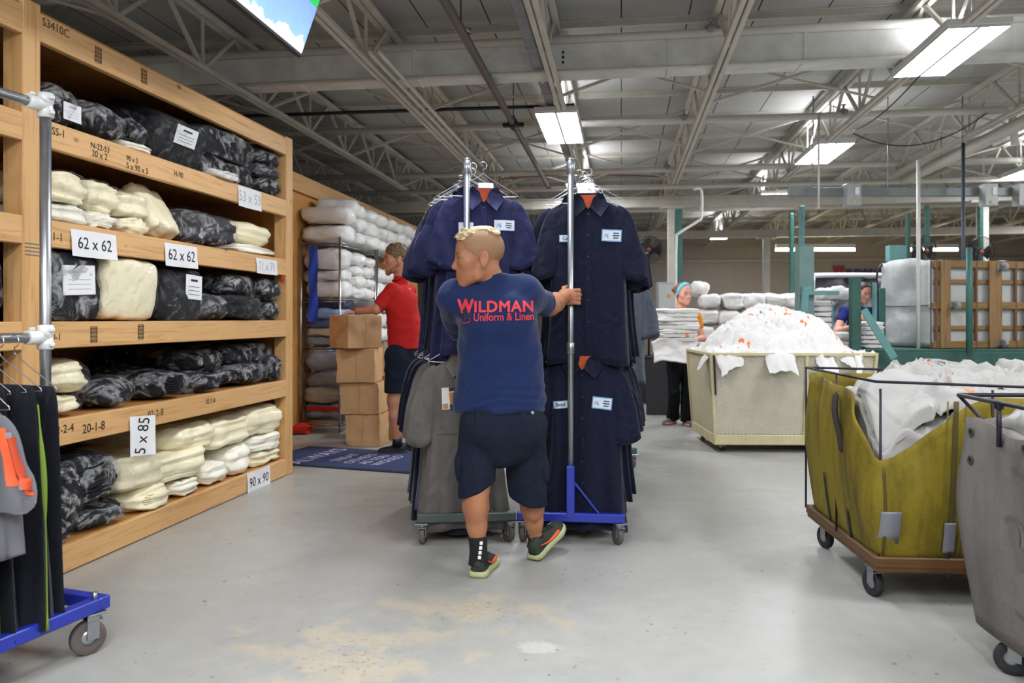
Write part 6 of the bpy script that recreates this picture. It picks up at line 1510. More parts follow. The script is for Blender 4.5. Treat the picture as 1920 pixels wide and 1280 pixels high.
# ------------------------------------------------------------------ cardboard boxes
def card_mat():
    N = NT('cardboard'); c = N.mix(N.noise(3, 5, .6), '#c0976a', '#cda87c'); c = N.mix(N.ramp(N.noise(11, 4, .7), [(.55, 0.0), (.8, .5)]), c, '#9c744a'); N.l(c, N.b.inputs['Base Color']); N.b.inputs['Roughness'].default_value = .8; N.b.inputs['Specular IOR Level'].default_value = .2; N.bump(N.noise(6, 4, .6), .4, .02); return N.m
M_CARD = card_mat(); M_TAPE = mat('packing_tape', '#a9814f', .3, coat=.5)
def carton(c, s, rz, label, seed):
    w, dd, h = s; n = SN(seed, 2.2 / w); mb = MB(); V, Fc = [], []; n0 = 0; m = 9
    for ax in range(3):
        for sg in (-1, 1):
            for j in range(m):
                for i in range(m):
                    a, b = i / (m - 1) * 2 - 1, j / (m - 1) * 2 - 1; q = [0, 0, 0]; q[ax] = sg; q[(ax + 1) % 3] = a; q[(ax + 2) % 3] = b; q = np.array(q, float)
                    r = np.abs(q); e = (r > .99).sum(); k = .985 if e == 2 else (.975 if e == 3 else 1); V.append(q * k * np.array([w, dd, h]) / 2)
            fs = gridf(m, m); Fc += [tuple(x + n0 for x in (f if sg > 0 else f[::-1])) for f in fs]; n0 += m * m
    V = np.array(V); V = V + (n(V)[:, None] * np.array([.008, .008, .004])) * (np.abs(V[:, 2:3]) < h * .495); V[:, 2] = np.clip(V[:, 2], -h / 2, h / 2)
    o = mk('cardboard_box', V, Fc, M_CARD); o.location = (c[0], c[1], c[2] + h / 2); o.rotation_euler = (0, 0, rz); tag(o, label, 'box', 'worn cartons by the man in red')
    mb = MB(); mb.box((0, 0, h / 2 + .001), (w * .96, .055, .002), ch=.0005); mb.box((0, -dd / 2 - .008, 0), (.0025, .003, h * .9), ch=.0005); mb.build('tape_strip', M_TAPE, o); return o
def cx(u, dd): return (u - 960) / F * dd
carton((cx(690, 8.25), 8.25, 0), (.36, .34, .325), -.14, 'bottom cardboard box of the leaning stack, on the floor', 1); carton((cx(683, 8.25), 8.25, .327), (.40, .36, .325), -.10, 'second cardboard box up in the leaning stack', 2)
carton((cx(676, 8.22), 8.2, .654), (.395, .35, .345), -.05, 'third cardboard box up in the leaning stack', 3); carton((cx(668, 8.15), 8.12, 1.001), (.40, .36, .335), .75, 'top cardboard box, turned, under the hand of the man in red', 4)
carton((cx(733, 8.75), 8.75, 0), (.36, .40, .34), -.1, 'cardboard box on the floor behind the leaning stack', 5); carton((cx(722, 8.8), 8.8, .342), (.36, .4, .34), -.05, 'cardboard box on top of the one behind the stack', 6)
wbox('white_board', (cx(726, 8.62), 8.56, .86), (.05, .03, .36), M_PAPER, 'white cardboard strip standing upright behind the leaning box stack', 'board', .002, -.1); bpy.data.objects['white_board'].location.z = 1.0
bpy.data.objects['white_board'].location = (cx(722, 8.55), 8.62, .866)
# ------------------------------------------------------------------ floor mat with its slogan
ux, uy = Vector((.945, -.326, 0)).normalized(), Vector((.326, .945, 0)).normalized()
mo = Vector((-1.93, 7.03, 0)) - ux * .45
M_MAT = mat('navy_carpet_mat', '#2b3a63', .95, var=.15, vscale=30, bump=.4, bscale=300); M_MATT = mat('mat_letter', '#b7b6cf', .9)
L, W = 1.75, .95
t = thing('floor_mat', mo, 'navy floor mat with a pale slogan, in front of the cardboard boxes', 'mat', math.atan2(ux.y, ux.x))
mb = MB(); mb.box((L / 2, W / 2, .005), (L, W, .010), ch=.004); b = mb.build('rubber_border', mat('mat_edge', '#1d2130', .8), t); mb = MB(); mb.box((L / 2, W / 2, .008), (L - .07, W - .07, .010), ch=.004); mb.build('carpet', M_MAT, t)
def matcol(u, v): q = P(u, v, floor_d(v)) - mo; return q.dot(ux), q.dot(uy)
for txt, u, v, sz in (('ALWAYS', 598, 857, .215), ('TREAT', 652, 859, .135), ('OTHERS', 680, 861, .135), ('AS YOU', 708, 862, .135), ('WOULD', 735, 863, .135)):
    x, y = matcol(u, v); text_obj(txt, sz, M_MATT, basis((x, W / 2 - .02, .0138), (0, 1, 0), (-1, 0, 0)), t, 'lettering', bold=.002)
# ------------------------------------------------------------------ white laundry
def towel_mat():
    N = NT('white_towel'); c = N.mix(N.noise(4, 4, .6), '#d2d0cb', '#dddbd6'); N.l(c, N.b.inputs['Base Color']); N.b.inputs['Roughness'].default_value = .95; N.b.inputs['Specular IOR Level'].default_value = .15; N.b.inputs['Sheen Weight'].default_value = .2; N.bump(N.noise(60, 4, .7), .35, .006); return N.m
M_TOW = towel_mat(); M_TOWN = mat('white_towel_dimmed', '#a8a6a1', .95, var=.05, spec=.15, bump=.3, bscale=60, bdist=.006)  # second one: same towel white, darkened in colour to offset the strong lamp overhead
M_STR = mat('orange_stripe_towel', '#e07d4a', .95)
def crumple(seed, w, h, n, amp, freq=3.2):
    """one dropped towel: a sheet folded over itself"""
    s1, s2, s3 = SN(seed, freq * .45 / w), SN(seed + 1, freq * .8 / w), SN(seed + 2, freq * .4 / w); g = np.linspace(-.5, .5, n); X, Y = np.meshgrid(g * w, g * h); p = np.stack([X.ravel(), Y.ravel(), 0 * X.ravel()], 1)
    e = np.clip(1.15 - (np.abs(p[:, 0] / w * 2) ** 4 + np.abs(p[:, 1] / h * 2) ** 4), 0, 1); z = (amp * (1 - 1.5 * np.abs(s1(p))) + amp * .45 * (1 - 2 * np.abs(s2(p)))) * (.35 + .65 * e) - amp * .7 * (1 - e); return np.stack([p[:, 0] * .8 + amp * .6 * s3(p), p[:, 1] * .8 + amp * .6 * s2(p + 3), z], 1)
def heap(name, label, hfun, x0, x1, y0, y1, nsheet, size, seed, base=None, n=60, lump=.04, loc=(0, 0, 0), rz=0.0, droop=(), m0=None, inset=0.0, stripes=.35):
    """a mound of loose towels: a lumpy body and many crumpled sheets lying on it"""
    V = []; Fc = []; fm = []; n0 = 0; r = random.Random(seed); s1, s2 = SN(seed, 3.0), SN(seed + 7, 6.0)
    xs, ys = np.linspace(x0, x1, n), np.linspace(y0, y1, n); X, Y = np.meshgrid(xs, ys); p = np.stack([X.ravel(), Y.ravel(), 0 * X.ravel()], 1); s4, s5 = SN(seed + 9, 1.6), SN(seed + 10, 1.6); pw = p + .12 * np.stack([s4(p), s5(p), 0 * p[:, 0]], 1); z = np.array([hfun(a, b) for a, b, _ in p]) + lump * (1 - 1.7 * np.abs(s1(pw * [1, .55, 1]))) + lump * .5 * (1 - 1.7 * np.abs(s2(pw * [.5, 1, 1])))
    p[:, 2] = z; V.append(p); fs = gridf(n, n); Fc += fs; fm += [0] * len(fs); n0 = n * n
    ring = [i for i in range(n)] + [n - 1 + n * j for j in range(1, n)] + [n * n - 1 - i for i in range(1, n)] + [n * (n - 1 - j) for j in range(1, n - 1)]
    bz = base if base is not None else min(z) - .3; m = len(ring); lv = 14; side = SN(seed + 3, 3.5)
    top = p[ring]; prev = ring
    for k in range(1, lv + 1):
        q = top.copy(); q[:, 2] = top[:, 2] + (bz - top[:, 2]) * k / lv; cxm = np.array([(x0 + x1) / 2, (y0 + y1) / 2]); ex = np.stack([np.sign(q[:, 0] - cxm[0]) * (np.abs(q[:, 0] - cxm[0]) > (x1 - x0) / 2 - .001), np.sign(q[:, 1] - cxm[1]) * (np.abs(q[:, 1] - cxm[1]) > (y1 - y0) / 2 - .001)], 1); q[:, :2] -= ex * (inset * k / lv + .014 * np.abs(side(q)))[:, None]; V.append(q); cur = list(range(n0, n0 + m)); n0 += m
        for i in range(m): Fc.append((prev[i], cur[i], cur[(i + 1) % m], prev[(i + 1) % m])); fm.append(0)
        prev = cur
    k_ = 13 if size < .45 else 22
    for i in range(nsheet):
        w = size * r.uniform(.8, 1.25); q = crumple(seed * 31 + i * 5, w, w * r.uniform(.7, 1), k_, size * .12); a = r.uniform(0, 2 * PI); c, s = math.cos(a), math.sin(a); cx_, cy_ = r.uniform(x0 + .1, x1 - .1), r.uniform(y0 + .08, y1 - .1)
        if droop and i < len(droop): cx_, cy_ = droop[i]
        q = np.stack([q[:, 0] * c - q[:, 1] * s + cx_, q[:, 0] * s + q[:, 1] * c + cy_, q[:, 2]], 1)
        if not (droop and i < len(droop)): q[:, 0] = np.clip(q[:, 0], x0 + .01, x1 - .01); q[:, 1] = np.clip(q[:, 1], y0 + .01, y1 - .01)
        q[:, 2] += np.array([hfun(min(max(a_, x0), x1), min(max(b_, y0), y1)) - (1.3 * max(0, y0 - b_) + 1.3 * max(0, x0 - a_)) for a_, b_ in q[:, :2]]) + size * .08
        V.append(q); fs = gridf(k_, k_); Fc += [tuple(x + n0 for x in f) for f in fs]; st = r.random() < stripes; kk = r.randrange(3, k_ - 4); fm += [1 if st and (x % k_) == kk and k_ * .3 < x // k_ < k_ * .75 else 0 for x in [f[0] for f in fs]]; n0 += k_ * k_
    o = mk(name, np.concatenate(V), Fc, None, None, True, [m0 or M_TOW, M_STR], fm); o.location = loc; o.rotation_euler = (0, 0, rz); return tag(o, label, 'towels', None, 'stuff')
# ------------------------------------------------------------------ expanded metal cart
M_CRMP = mat('cream_cart_paint', '#bfb58c', .55, var=.12, vscale=9); M_WOODB = wood_mat('cart_board', '#5d4022', '#3f2a14', 0, .8); M_WOODY = wood_mat('cart_board_y', '#5d4022', '#3f2a14', 1, .8)
CW, CD, CZ0, CZ1 = 1.48, 1.05, .125, .955
cart = thing('mesh_cart', (1.97, 7.72, 0), 'big cream expanded metal cart on castors heaped with loose towels', 'cart', -.02)
def C3(x, y, t): k = .05 * t; return Vector((x * (CW + 2 * k) - k, y * (CD + 2 * k) - k, CZ0 + .05 + (CZ1 - CZ0 - .05) * t))
mb = MB(); mb.box((CW / 2, CD / 2, CZ0), (CW + .02, CD + .02, .10), ch=.008); mb.build('base_tray', M_CRMP, cart)
def mesh_panel(a, b, nu, nv):
    """diamond mesh between two bottom corners a, b (unit x, y)"""
    mb = MB(); nrm = (C3(*b, 0) - C3(*a, 0)).cross(Vector((0, 0, 1))).normalized()
    def ribbon(pts):
        V = []
        for p in pts:
            for dz, dn in ((-.0028, -.0009), (.0028, -.0009), (.0028, .0009), (-.0028, .0009)): V.append(p + Vector((0, 0, dz)) + nrm * dn)
        mb.add([tuple(v) for v in V], [(i * 4 + k, i * 4 + (k + 1) % 4, i * 4 + 4 + (k + 1) % 4, i * 4 + 4 + k) for i in range(len(pts) - 1) for k in range(4)], None, True)
    for j in range(nv):
        pts = []
        for i in range(nu * 2 + 1):
            s = i / (nu * 2); t = (j + (.5 if i % 2 else 0.0)) / nv; t = min(t, 1); pts.append(C3(a[0] + (b[0] - a[0]) * s, a[1] + (b[1] - a[1]) * s, t))
        ribbon(pts)
        pts2 = [C3(a[0] + (b[0] - a[0]) * i / (nu * 2), a[1] + (b[1] - a[1]) * i / (nu * 2), min((j + (.5 if i % 2 else 1.0)) / nv, 1)) for i in range(nu * 2 + 1)]; ribbon(pts2)
    return mb.build('expanded_metal_panel', M_CRMP, cart)
mesh_panel((0, 0), (1, 0), 38, 26); mesh_panel((0, 1), (0, 0), 24, 26); mesh_panel((1, 0), (1, 1), 24, 26); mesh_panel((0, 1), (1, 1), 38, 26)
for a, b in (((0, 0), (1, 0)), ((1, 0), (1, 1)), ((1, 1), (0, 1)), ((0, 1), (0, 0))):
    mb = MB(); mb.bar(C3(*a, 1), C3(*b, 1), .03, .03, ext=.01); mb.build('rim_rail', M_CRMP, cart)
for x, y in ((0, 0), (1, 0), (1, 1), (0, 1), (.58, 0)):
    mb = MB(); mb.bar(C3(x, y, -.05), C3(x, y, 1), .03, .026, (0, 1, 0)); mb.build('corner_post' if (x, y) != (.58, 0) else 'middle_strap', M_CRMP, cart)
mb = MB(); mb.bar(C3(0, 0, .5) + Vector((.02, -.02, 0)), C3(0, 0, .99) + Vector((.02, -.02, 0)), .014, .02, (0, 1, 0)); mb.build('latch_rod', M_BLACK, cart)
for x, y in ((.10, .10), (CW - .1, .1), (.1, CD - .1), (CW - .1, CD - .1)): caster(cart, x, y, .04, .2, .085, .03, M_DKRUB)
def hm(x, y):
    gx, gy = (x - .72) / .74, (y - .60) / .52; return .93 + .42 * max(0, 1 - gx * gx - gy * gy * .75) ** .8 + .06 * math.sin(x * 7) * math.sin(y * 6)
heap('loose_towels', 'heap of loose white shop towels with orange stripes in the mesh cart', hm, -.042, CW + .042, -.042, CD + .042, 110, .33, 5, inset=.048, base=CZ0 + .055, loc=cart.location, rz=-.02, droop=((.10, -.01), (.62, -.02), (1.05, -.02), (1.32, -.01), (-.02, .12)))
# ------------------------------------------------------------------ towels carried by the woman, stacks and bundles
def folded(loc, w, d_, h, rz, label, grp, seed, m=None, name='folded_towel', cat='towel', layers=2, stripe=False, e1=.45, e2=.42):
    p, f = bundle(w, d_, h, layers, e1, e2, .05, .012, seed, 30, 14); o = mk(name, p, f, m or M_TOW); o.location = loc; o.rotation_euler = (0, 0, rz)
    if stripe:
        n_ = 8; V = []
        for k in range(n_):
            a = (k / (n_ - 1) - .5) * PI * 1.1
            for xx in (-.02, .02): V.append((w * .18 + xx, -d_ / 2 * abs(math.cos(a)) ** .45 - .003, h / 2 * math.copysign(abs(math.sin(a)) ** .45, math.sin(a)) * 1.02))
        mk('orange_stripe', V, gridf(2, n_), M_STR, o)
    return tag(o, label, cat, grp)
r = random.Random(12)
for k in range(8):
    v = 640 - (k + .5) * 7.6; p = P(1268, v, 9.36); folded(p, .50 - .01 * (k % 3), .32, .056, r.uniform(-.07, .07), ('top' if k == 7 else 'bottom' if k == 0 else 'flat') + ' white folded towel of the stack in the woman\'s arms', 'towels in the woman\'s arms' if 0 < k < 7 else None, 800 + k, stripe=k in (1, 7))
q = crumple(91, .62, .34, 22, .05); 
q = np.stack([q[:, 0], -.12 - .12 * np.clip(-q[:, 1] / .15, -1, 1) * .4 + q[:, 2] * .6, q[:, 1] - .08 - .25 * np.abs(q[:, 0] + .02) ** 1.2 * 0 - .10 * (q[:, 0] < 0) * np.abs(q[:, 0])], 1)
o = mk('hanging_towel', q, gridf(22, 22), M_TOW); o.location = P(1262, 641, 9.30); tag(o, 'loose white towel drooping below the stack in the woman\'s arms', 'towel'); sm = o.modifiers.new('thickness', 'SOLIDIFY'); sm.thickness = .012
GBN = 'white towel bundles on the work table'
tb = thing('work_table', (P(1398, 640, 10.9).x, 10.9, 0), 'plain work table under the white bundles behind the mesh cart', 'table'); mb = MB(); mb.box((0, 0, .97), (1.9, .8, .04)); mb.build('table_top', M_WHITE, tb)
for x in (-.9, .9):
    for y in (-.35, .35): mb = MB(); mb.box((x, y, .475), (.05, .05, .95)); mb.build('leg', M_GREYST, tb)
n_ = 0
for row_, (v, us) in enumerate(((612, (1318, 1360, 1402, 1443, 1480)), (582, (1325, 1365, 1404, 1445, 1478)), (556, (1330, 1372, 1412, 1448, 1478)))):
    for i, u in enumerate(us):
        n_ += 1; z0 = .992 + row_ * .215; w = .30; p = P(u, v, 10.75); sackb = bundle(.42, w, .215, 3 if (i + row_) % 2 else 0, .6, .5, .04, .022, 900 + n_, 34, 20); o = mk('towel_bundle', sackb[0], sackb[1], M_TOW); o.location = (p.x, 10.78, z0 + .107); o.rotation_euler = (0, 0, PI / 2 + r.uniform(-.15, .15))
        tag(o, ('bottom', 'middle', 'top')[row_] + ' row white towel bundle in the wall of bundles behind the cart', 'towel bundle', ('bottom', 'middle', 'top')[row_] + ' row of towel bundles behind the cart')
p, f = bundle(.26, .22, .22, 0, 1, .9, 0, .02, 950, 26, 18); o = mk('towel_bundle', p, f, M_TOW); o.location = (P(1312, 540, 10.8).x, 10.8, 1.70); tag(o, 'round white bundle perched at the left end of the bundle wall', 'towel bundle')
# ------------------------------------------------------------------ green cart tipper with its table
DT = 9.0
tip = thing('cart_tipper', (P(1700, 660, DT).x, DT, 0), 'green painted steel cart tipper with posts, table and diagonal flat bar', 'machine')
def T(u, v, dd=0.0): return P(u, v, DT + dd) - tip.location
def tpost(u0, u1, v0, v1, dd, dep, m, name): 
    a, b = T(u0, v0, dd), T(u1, v1, dd); mb = MB(); mb.box(((a.x + b.x) / 2, a.y + dep / 2, (a.z + b.z) / 2), (abs(b.x - a.x), dep, abs(a.z - b.z)), ch=.006); return mb.build(name, m, tip)
tpost(1499, 1527, 462, 812, .05, .16, mat('grey_green_enamel', '#66827c', .5, var=.2, vscale=5), 'main_post'); tpost(1668, 1700, 460, 700, 1.2, .12, M_GRNL, 'main_post'); tpost(1598, 1615, 521, 800, -.12, .10, M_GRND, 'front_post'); tpost(1638.5, 1645, 530, 658, .35, .05, M_GRNL, 'guide_bar'); tpost(1651, 1661, 540, 656, .5, .05, M_GRN, 'guide_bar')
mb = MB(); mb.bar(T(1501, 640, -.02), T(1511, 545, -.02), .07, .05, (0, 1, 0)); mb.box(T(1512, 545, .0), (.10, .08, .10)); mb.build('knee_bracket', M_GRNL, tip); mb = MB(); mb.bar(T(1512, 549, 0), T(1572, 549, 0), .06, .045); mb.build('cross_bar', M_GRNL, tip)
mb = MB(); mb.bar(T(1619, 580, -.16), T(1677, 672, -.22), .085, .016, (0, 1, 0)); mb.build('diagonal_flat_bar', M_GRNL, tip)
mb = MB(); mb.tube([T(1817, 464, -.10), T(1817, 662, -.10)], .032, 12); mb.build('round_post', M_GRN, tip)
a, b = T(1625, 655), T(1990, 655); mb = MB(); mb.box(((a.x + b.x) / 2, .55, a.z - .02), (b.x - a.x, 1.1, .04)); mb.build('table_top', M_GRND, tip); mb = MB(); mb.box(((a.x + b.x) / 2, -.01, a.z - .13), (b.x - a.x, .03, .20)); mb.build('table_skirt', M_GRND, tip)
for u in (1627, 1800, 1980):
    for dd in (.03, 1.05): x = T(u, 655, dd).x; mb = MB(); mb.box((x, dd, (a.z - .04) / 2), (.07, .07, a.z - .04)); mb.build('leg', M_GRND, tip)
mb = MB(); mb.bar(T(1603, 657, -.02), T(1630, 658, 0), .05, .03); mb.build('stop_bar', M_GRND, tip)
TZ = a.z + tip.location.z
# stack of folded towels and the pile on a low trolley left of the posts
tb = thing('towel_trolley', (3.73, 9.37, 0), 'low grey trolley carrying the folded towels in front of the woman in blue', 'trolley'); mb = MB(); mb.box((0, 0, .92), (.52, .46, .04)); mb.build('table_top', M_GREYST, tb)
for x in (-.23, .23):
    for y in (-.2, .2): mb = MB(); mb.box((x, y, .45), (.04, .04, .9)); mb.build('leg', M_GREYST, tb)
for k in range(9):
    folded(Vector((P(1535, 600, 9.3).x + r.uniform(-.008, .008), 9.32, .945 + .062 * (k + .5))), .30 - .004 * k, .30, .062, r.uniform(-.06, .06), ('lowest' if k == 0 else 'topmost' if k == 8 else 'white') + ' folded towel in the tied stack left of the woman in blue', 'tied stack left of the woman in blue' if 0 < k < 8 else None, 820 + k)
mb = MB(); x = P(1552, 600, 9.3).x; mb.tube([(x - .01, 9.155, 1.5), (x, 9.15, 1.35), (x - .004, 9.155, .96)], .006, 6); tag(mb.build('blue_string', mat('blue_string', '#5f9fc0', .7)), 'light blue string tied down the front of the folded towel stack', 'string')
for k in range(2): folded(Vector((P(1580, 600, 9.35).x + .02 * (k % 2), 9.38, .945 + .10 * (k + .5) + (0 if k < 4 else 0))), .26, .30, .10, r.uniform(-.2, .2), 'white towel pad stacked between the tied stack and the woman in blue', 'pads beside the tied stack', 840 + k, e1=.7, e2=.6)
p, f = bundle(.36, .3, .16, 0, .9, .8, 0, .04, 955, 30, 18); o = mk('towel_bundle', p, f, M_TOW); o.location = (P(1562, 548, 9.35).x, 9.36, 1.59); tag(o, 'crumpled white bundle on top of the tied towel stack', 'towel bundle')
for k in range(6): folded(Vector((P(1630, 640, 9.35).x, 9.36, TZ + .052 * (k + .5))), .26, .30, .052, r.uniform(-.05, .05), 'folded towel in the stack behind the dark green front post', 'stack behind the dark green front post', 860 + k)
# ------------------------------------------------------------------ canvas carts
def canvas_mat(name, c1, c2, dirt, amount=.5):
    N = NT(name); c = N.mix(N.noise(2.2, 4, .6), c1, c2); v = N.mapping((1, 1, .25)); c = N.mix(N.ramp(N.noise(5, 6, .7, v), [(.46, 0.0), (.66, amount)]), c, dirt); c = N.mix(N.ramp(N.noise(18, 5, .7), [(.58, 0.0), (.8, amount * .8)]), c, dirt)
    N.l(c, N.b.inputs['Base Color']); N.b.inputs['Roughness'].default_value = .75; N.b.inputs['Specular IOR Level'].default_value = .3; N.bump(N.noise(9, 5, .65), .45, .02); return N.m
M_YEL = canvas_mat('yellow_canvas', '#6d5e0f', '#83741b', '#3d330e', .75); M_GCAN = canvas_mat('grey_canvas', '#625e59', '#736e68', '#474440', .45); M_SILV = canvas_mat('silver_canvas', '#a3a6a4', '#b7bab7', '#7e807d', .3)
M_ROD = mat('dark_rod', '#2b2733', .45, .6); M_TAPEG = mat('duct_tape', '#77787e', .5)
def canvas_cart(loc, rz, W, D, z0, z1, top, m, bulge=.03, seed=1, fold=.02, n=56, wall=.012):
    """wheeled truck body: canvas wall round the perimeter with its own top height; returns root"""
    t = thing('canvas_cart', loc, None, None, rz); V = []; nx = n; nv = 16; s1, s2 = SN(seed, 2.0), SN(seed + 1, 5.0); per = []
    for k in range(4 * nx):
        q, s = divmod(k, nx); s /= nx; x, y = [(0, 1 - s), (s, 0), (1, s), (1 - s, 1)][q]; per.append((x, y, q + s))
    for lay in (0, 1):
        for j in range(nv):
            for x, y, s in per:
                e = .5 - .5 * (abs(2 * x - 1) ** 6 * abs(2 * y - 1) ** 6) * .12; X, Y = (x - .5) * (1 - .03 * (abs(2 * y - 1) ** 8)) + .5, (y - .5) * (1 - .03 * (abs(2 * x - 1) ** 8)) + .5
                t_ = j / (nv - 1); z = z0 + (top(s) - z0) * t_; k = bulge * math.sin(PI * min(1, t_ * 1.05)) * 1.0 + .025 * t_ - lay * wall; p = np.array([X * W, Y * D, z]); f = fold * t_ * (.35 + .65 * t_) * (s1(p[None] * [1, 1, .35])[0] + .5 * s2(p[None] * [1, 1, .5])[0])
                dx, dy = (X - .5), (Y - .5); a = max(abs(dx), abs(dy)) * 2; ox = (1 if dx > 0 else -1) * max(0, abs(dx) * 2 / a) ** 10; oy = (1 if dy > 0 else -1) * max(0, abs(dy) * 2 / a) ** 10
                V.append((p[0] + ox * (k + f), p[1] + oy * (k + f), z))
    N = 4 * nx; fs = gridf(N, nv, True); Fc = list(fs) + [tuple(i + N * nv for i in f[::-1]) for f in fs]
    for i in range(N): a, b = (nv - 1) * N + i, (nv - 1) * N + (i + 1) % N; Fc.append((a, b, b + N * nv, a + N * nv)); Fc.append((i + N * nv, (i + 1) % N + N * nv, (i + 1) % N, i))
    c = mk('canvas_body', V, Fc, m, t); return t, c, per
YO = Vector((1.665, 3.62, 0)); YW, YD = 1.35, 1.0
def ytop(s):
    pts = [(0, .985), (.45, .965), (.66, .955), (.74, .93), (.86, .80), (.97, .67), (1.0, .655), (1.03, .665), (1.10, .72), (1.20, .84), (1.27, .91), (1.34, .945), (1.5, .945), (2, .95), (3, .97), (4, .985)]
    return float(np.interp(s, [a for a, b in pts], [b for a, b in pts]))
yc, ybody, per = canvas_cart(YO, -.066, YW, YD, .20, .98, ytop, M_YEL, .03, 21, .034); tag(yc, 'dirty yellow canvas cart with a torn sagging corner, full of white laundry', 'cart')
mb = MB(); mb.box((YW / 2, YD / 2, .165), (YW + .03, YD + .03, .035), ch=.008); mb.build('base_board', M_WOODB, yc)
for y in (-.005, YD + .005): mb = MB(); mb.box((YW / 2, y, .195), (YW + .04, .03, .05), ch=.006); mb.build('base_edge', M_WOODB, yc)
for x in (-.005, YW + .005): mb = MB(); mb.box((x, YD / 2, .195), (.03, YD, .05), ch=.006); mb.build('base_edge', M_WOODY, yc)
for x, y in ((.03, .10), (.06, YD - .12), (YW - .1, .1), (YW - .1, YD - .1)): caster(yc, x, y, .062, .25, .15, .036, M_DKRUB)
RZ = 1.015; rim = [(-.02, YD + .02, RZ), (-.02, -.02, RZ), (YW + .02, -.02, RZ - .045), (YW + .02, YD + .02, RZ - .03)]
for k in range(4): mb = MB(); mb.tube([rim[k], rim[(k + 1) % 4]], .0065, 8); mb.build('rim_rod', M_ROD, yc)
for x, y in ((.016, .016), (-.02, YD + .02), (YW * .36, -.03), (YW * .72, -.03), (-.02, YD * .5), (YW * .5, YD + .02)):
    mb = MB(); mb.tube([(x, y, .20), (x, y, RZ - .005 - (.03 if x > 0 else 0))], .006, 8); mb.build('upright_rod', M_ROD, yc)
bvy = BVHTree.FromPolygons([v.co for v in ybody.data.vertices], [tuple(p.vertices) for p in ybody.data.polygons])
def on_front(x, z): h = bvy.ray_cast(Vector((x, -1, z)), Vector((0, 1, 0))); return (h[0].y if h[0] is not None else 0)
def on_left(y, z): h = bvy.ray_cast(Vector((-1, y, z)), Vector((1, 0, 0))); return (h[0].x if h[0] is not None else 0)
def strap_front(x, z0, z1, w, m, name, off=.004, dx=0.0):
    V = []
    for k in range(14):
        z = z0 + (z1 - z0) * k / 13
        for i in (-1, 1): xx = x + dx * k / 13 + i * w / 2; V.append((xx, on_front(xx, min(z, ytop(1 + xx / YW) - .01)) - off, z))
    o = mk(name, V, gridf(2, 14), m, ybody); s = o.modifiers.new('thickness', 'SOLIDIFY'); s.thickness = .004
M_SEAM = mat('dirty_webbing', '#4a4014', .8)
strap_front(.30, .21, .93, .022, M_SEAM, 'webbing_strap', .004, .02); strap_front(.345, .21, .93, .006, mat('seam', '#6d6114', .8), 'stitched_seam', .003, .02); strap_front(.02, .21, .62, .012, M_SEAM, 'webbing_strap'); strap_front(.265, .21, .93, .006, mat('seam', '#6d6114', .8), 'stitched_seam', .003, .02)
strap_front(.035, .285, .43, .09, M_TAPEG, 'tape_patch', .007, .01); strap_front(.30, .245, .385, .05, M_TAPEG, 'tape_patch', .009); strap_front(.30, .13, .25, .014, M_BLACK, 'bottom_strap', .012)
for y, z0, z1, w in ((.32, .22, .36, .03), (.62, .23, .48, .02)):
    V = []
    for k in range(8):
        z = z0 + (z1 - z0) * k / 7
        for i in (-1, 1): V.append((on_left(y + i * w / 2, z) - .006, y + i * w / 2, z))
    o = mk('side_strap', V, gridf(2, 8), M_BLACK, ybody); s = o.modifiers.new('thickness', 'SOLIDIFY'); s.thickness = .004
mb = MB(); mb.tube(smooth_pts([(-.06, .38, .93), (-.075, .36, .84), (-.06, .33, .72), (-.05, .325, .64)], 4), [.006] + [.016] * 11 + [.006], 8); mb.build('hanging_strap', mat('dark_strap', '#2e2824', .85), ybody)
def hy(x, y):
    a = min(1, max(0, x) / .34); b = min(1, max(0, y) / .30); e = max(a, b); lo = .62 + .10 * a
    return lo + (.855 - lo) * e + .10 * min(1, max(0, x - .05) / .35) * min(1, max(0, y) / .45) + .05 * math.sin(5 * x + 1) * math.sin(4 * y) * e
def big_towels():
    """large soft folds of the laundry in the yellow cart"""
    return heap('loose_towels', 'heap of large white towels with orange stripes in the yellow cart', hy, .02, YW - .02, .03, YD - .03, 13, .50, 9, base=.3, n=120, lump=.06, loc=YO, rz=-.066, m0=M_TOWN, stripes=.8)
big_towels()
# grey canvas cart at the right edge
GO = Vector((1.745, 1.98, 0)); GW, GD = .85, 1.12
def gtop(s):
    b = .915 + .012 * math.sin(s * 17); pts = [(0, 0), (.05, .0), (.12, -.02), (1, -.03), (4, 0)]; return b + float(np.interp(s, [a for a, c in pts], [c for a, c in pts]))
gc, gbody, _ = canvas_cart(GO, -.035, GW, GD, .125, .91, gtop, M_GCAN, .02, 33, .030); tag(gc, 'worn grey canvas cart at the right edge, nearest the camera', 'cart')
mb = MB(); mb.box((GW / 2, GD / 2, .145), (GW - .05, GD - .05, .035), ch=.008); mb.build('base_board', M_WOODB, gc)
for x, y in ((.07, GD - .2), (.07, .15), (GW - .1, .15), (GW - .1, GD - .2)): caster(gc, x, y, .058, .9, .13, .036, M_DKRUB)
grim = [(-.03, GD + .03, 1.0), (-.03, -.03, .99), (GW + .03, -.03, .98), (GW + .03, GD + .03, 1.0)]
for k in range(4):
    mb = MB(); mb.tube([grim[k], grim[(k + 1) % 4]], .0085, 8); mb.build('rim_rod', M_ROD, gc)
    x, y, z = grim[k]; xi, yi = (.05 if x < 0 else GW - .05), (.05 if y < 0 else GD - .05); mb = MB(); mb.tube([(xi, yi, .18), (xi, yi, z - .12), (x, y, z)], .008, 8); mb.build('upright_rod', M_ROD, gc)
for y in (GD * .78, GD * .45): mb = MB(); mb.tube([(-.03, y, .84), (-.03, y, .995)], .009, 8); mb.box((-.03, y, .99), (.024, .03, .03)); mb.build('rod_hook', M_ROD, gc)
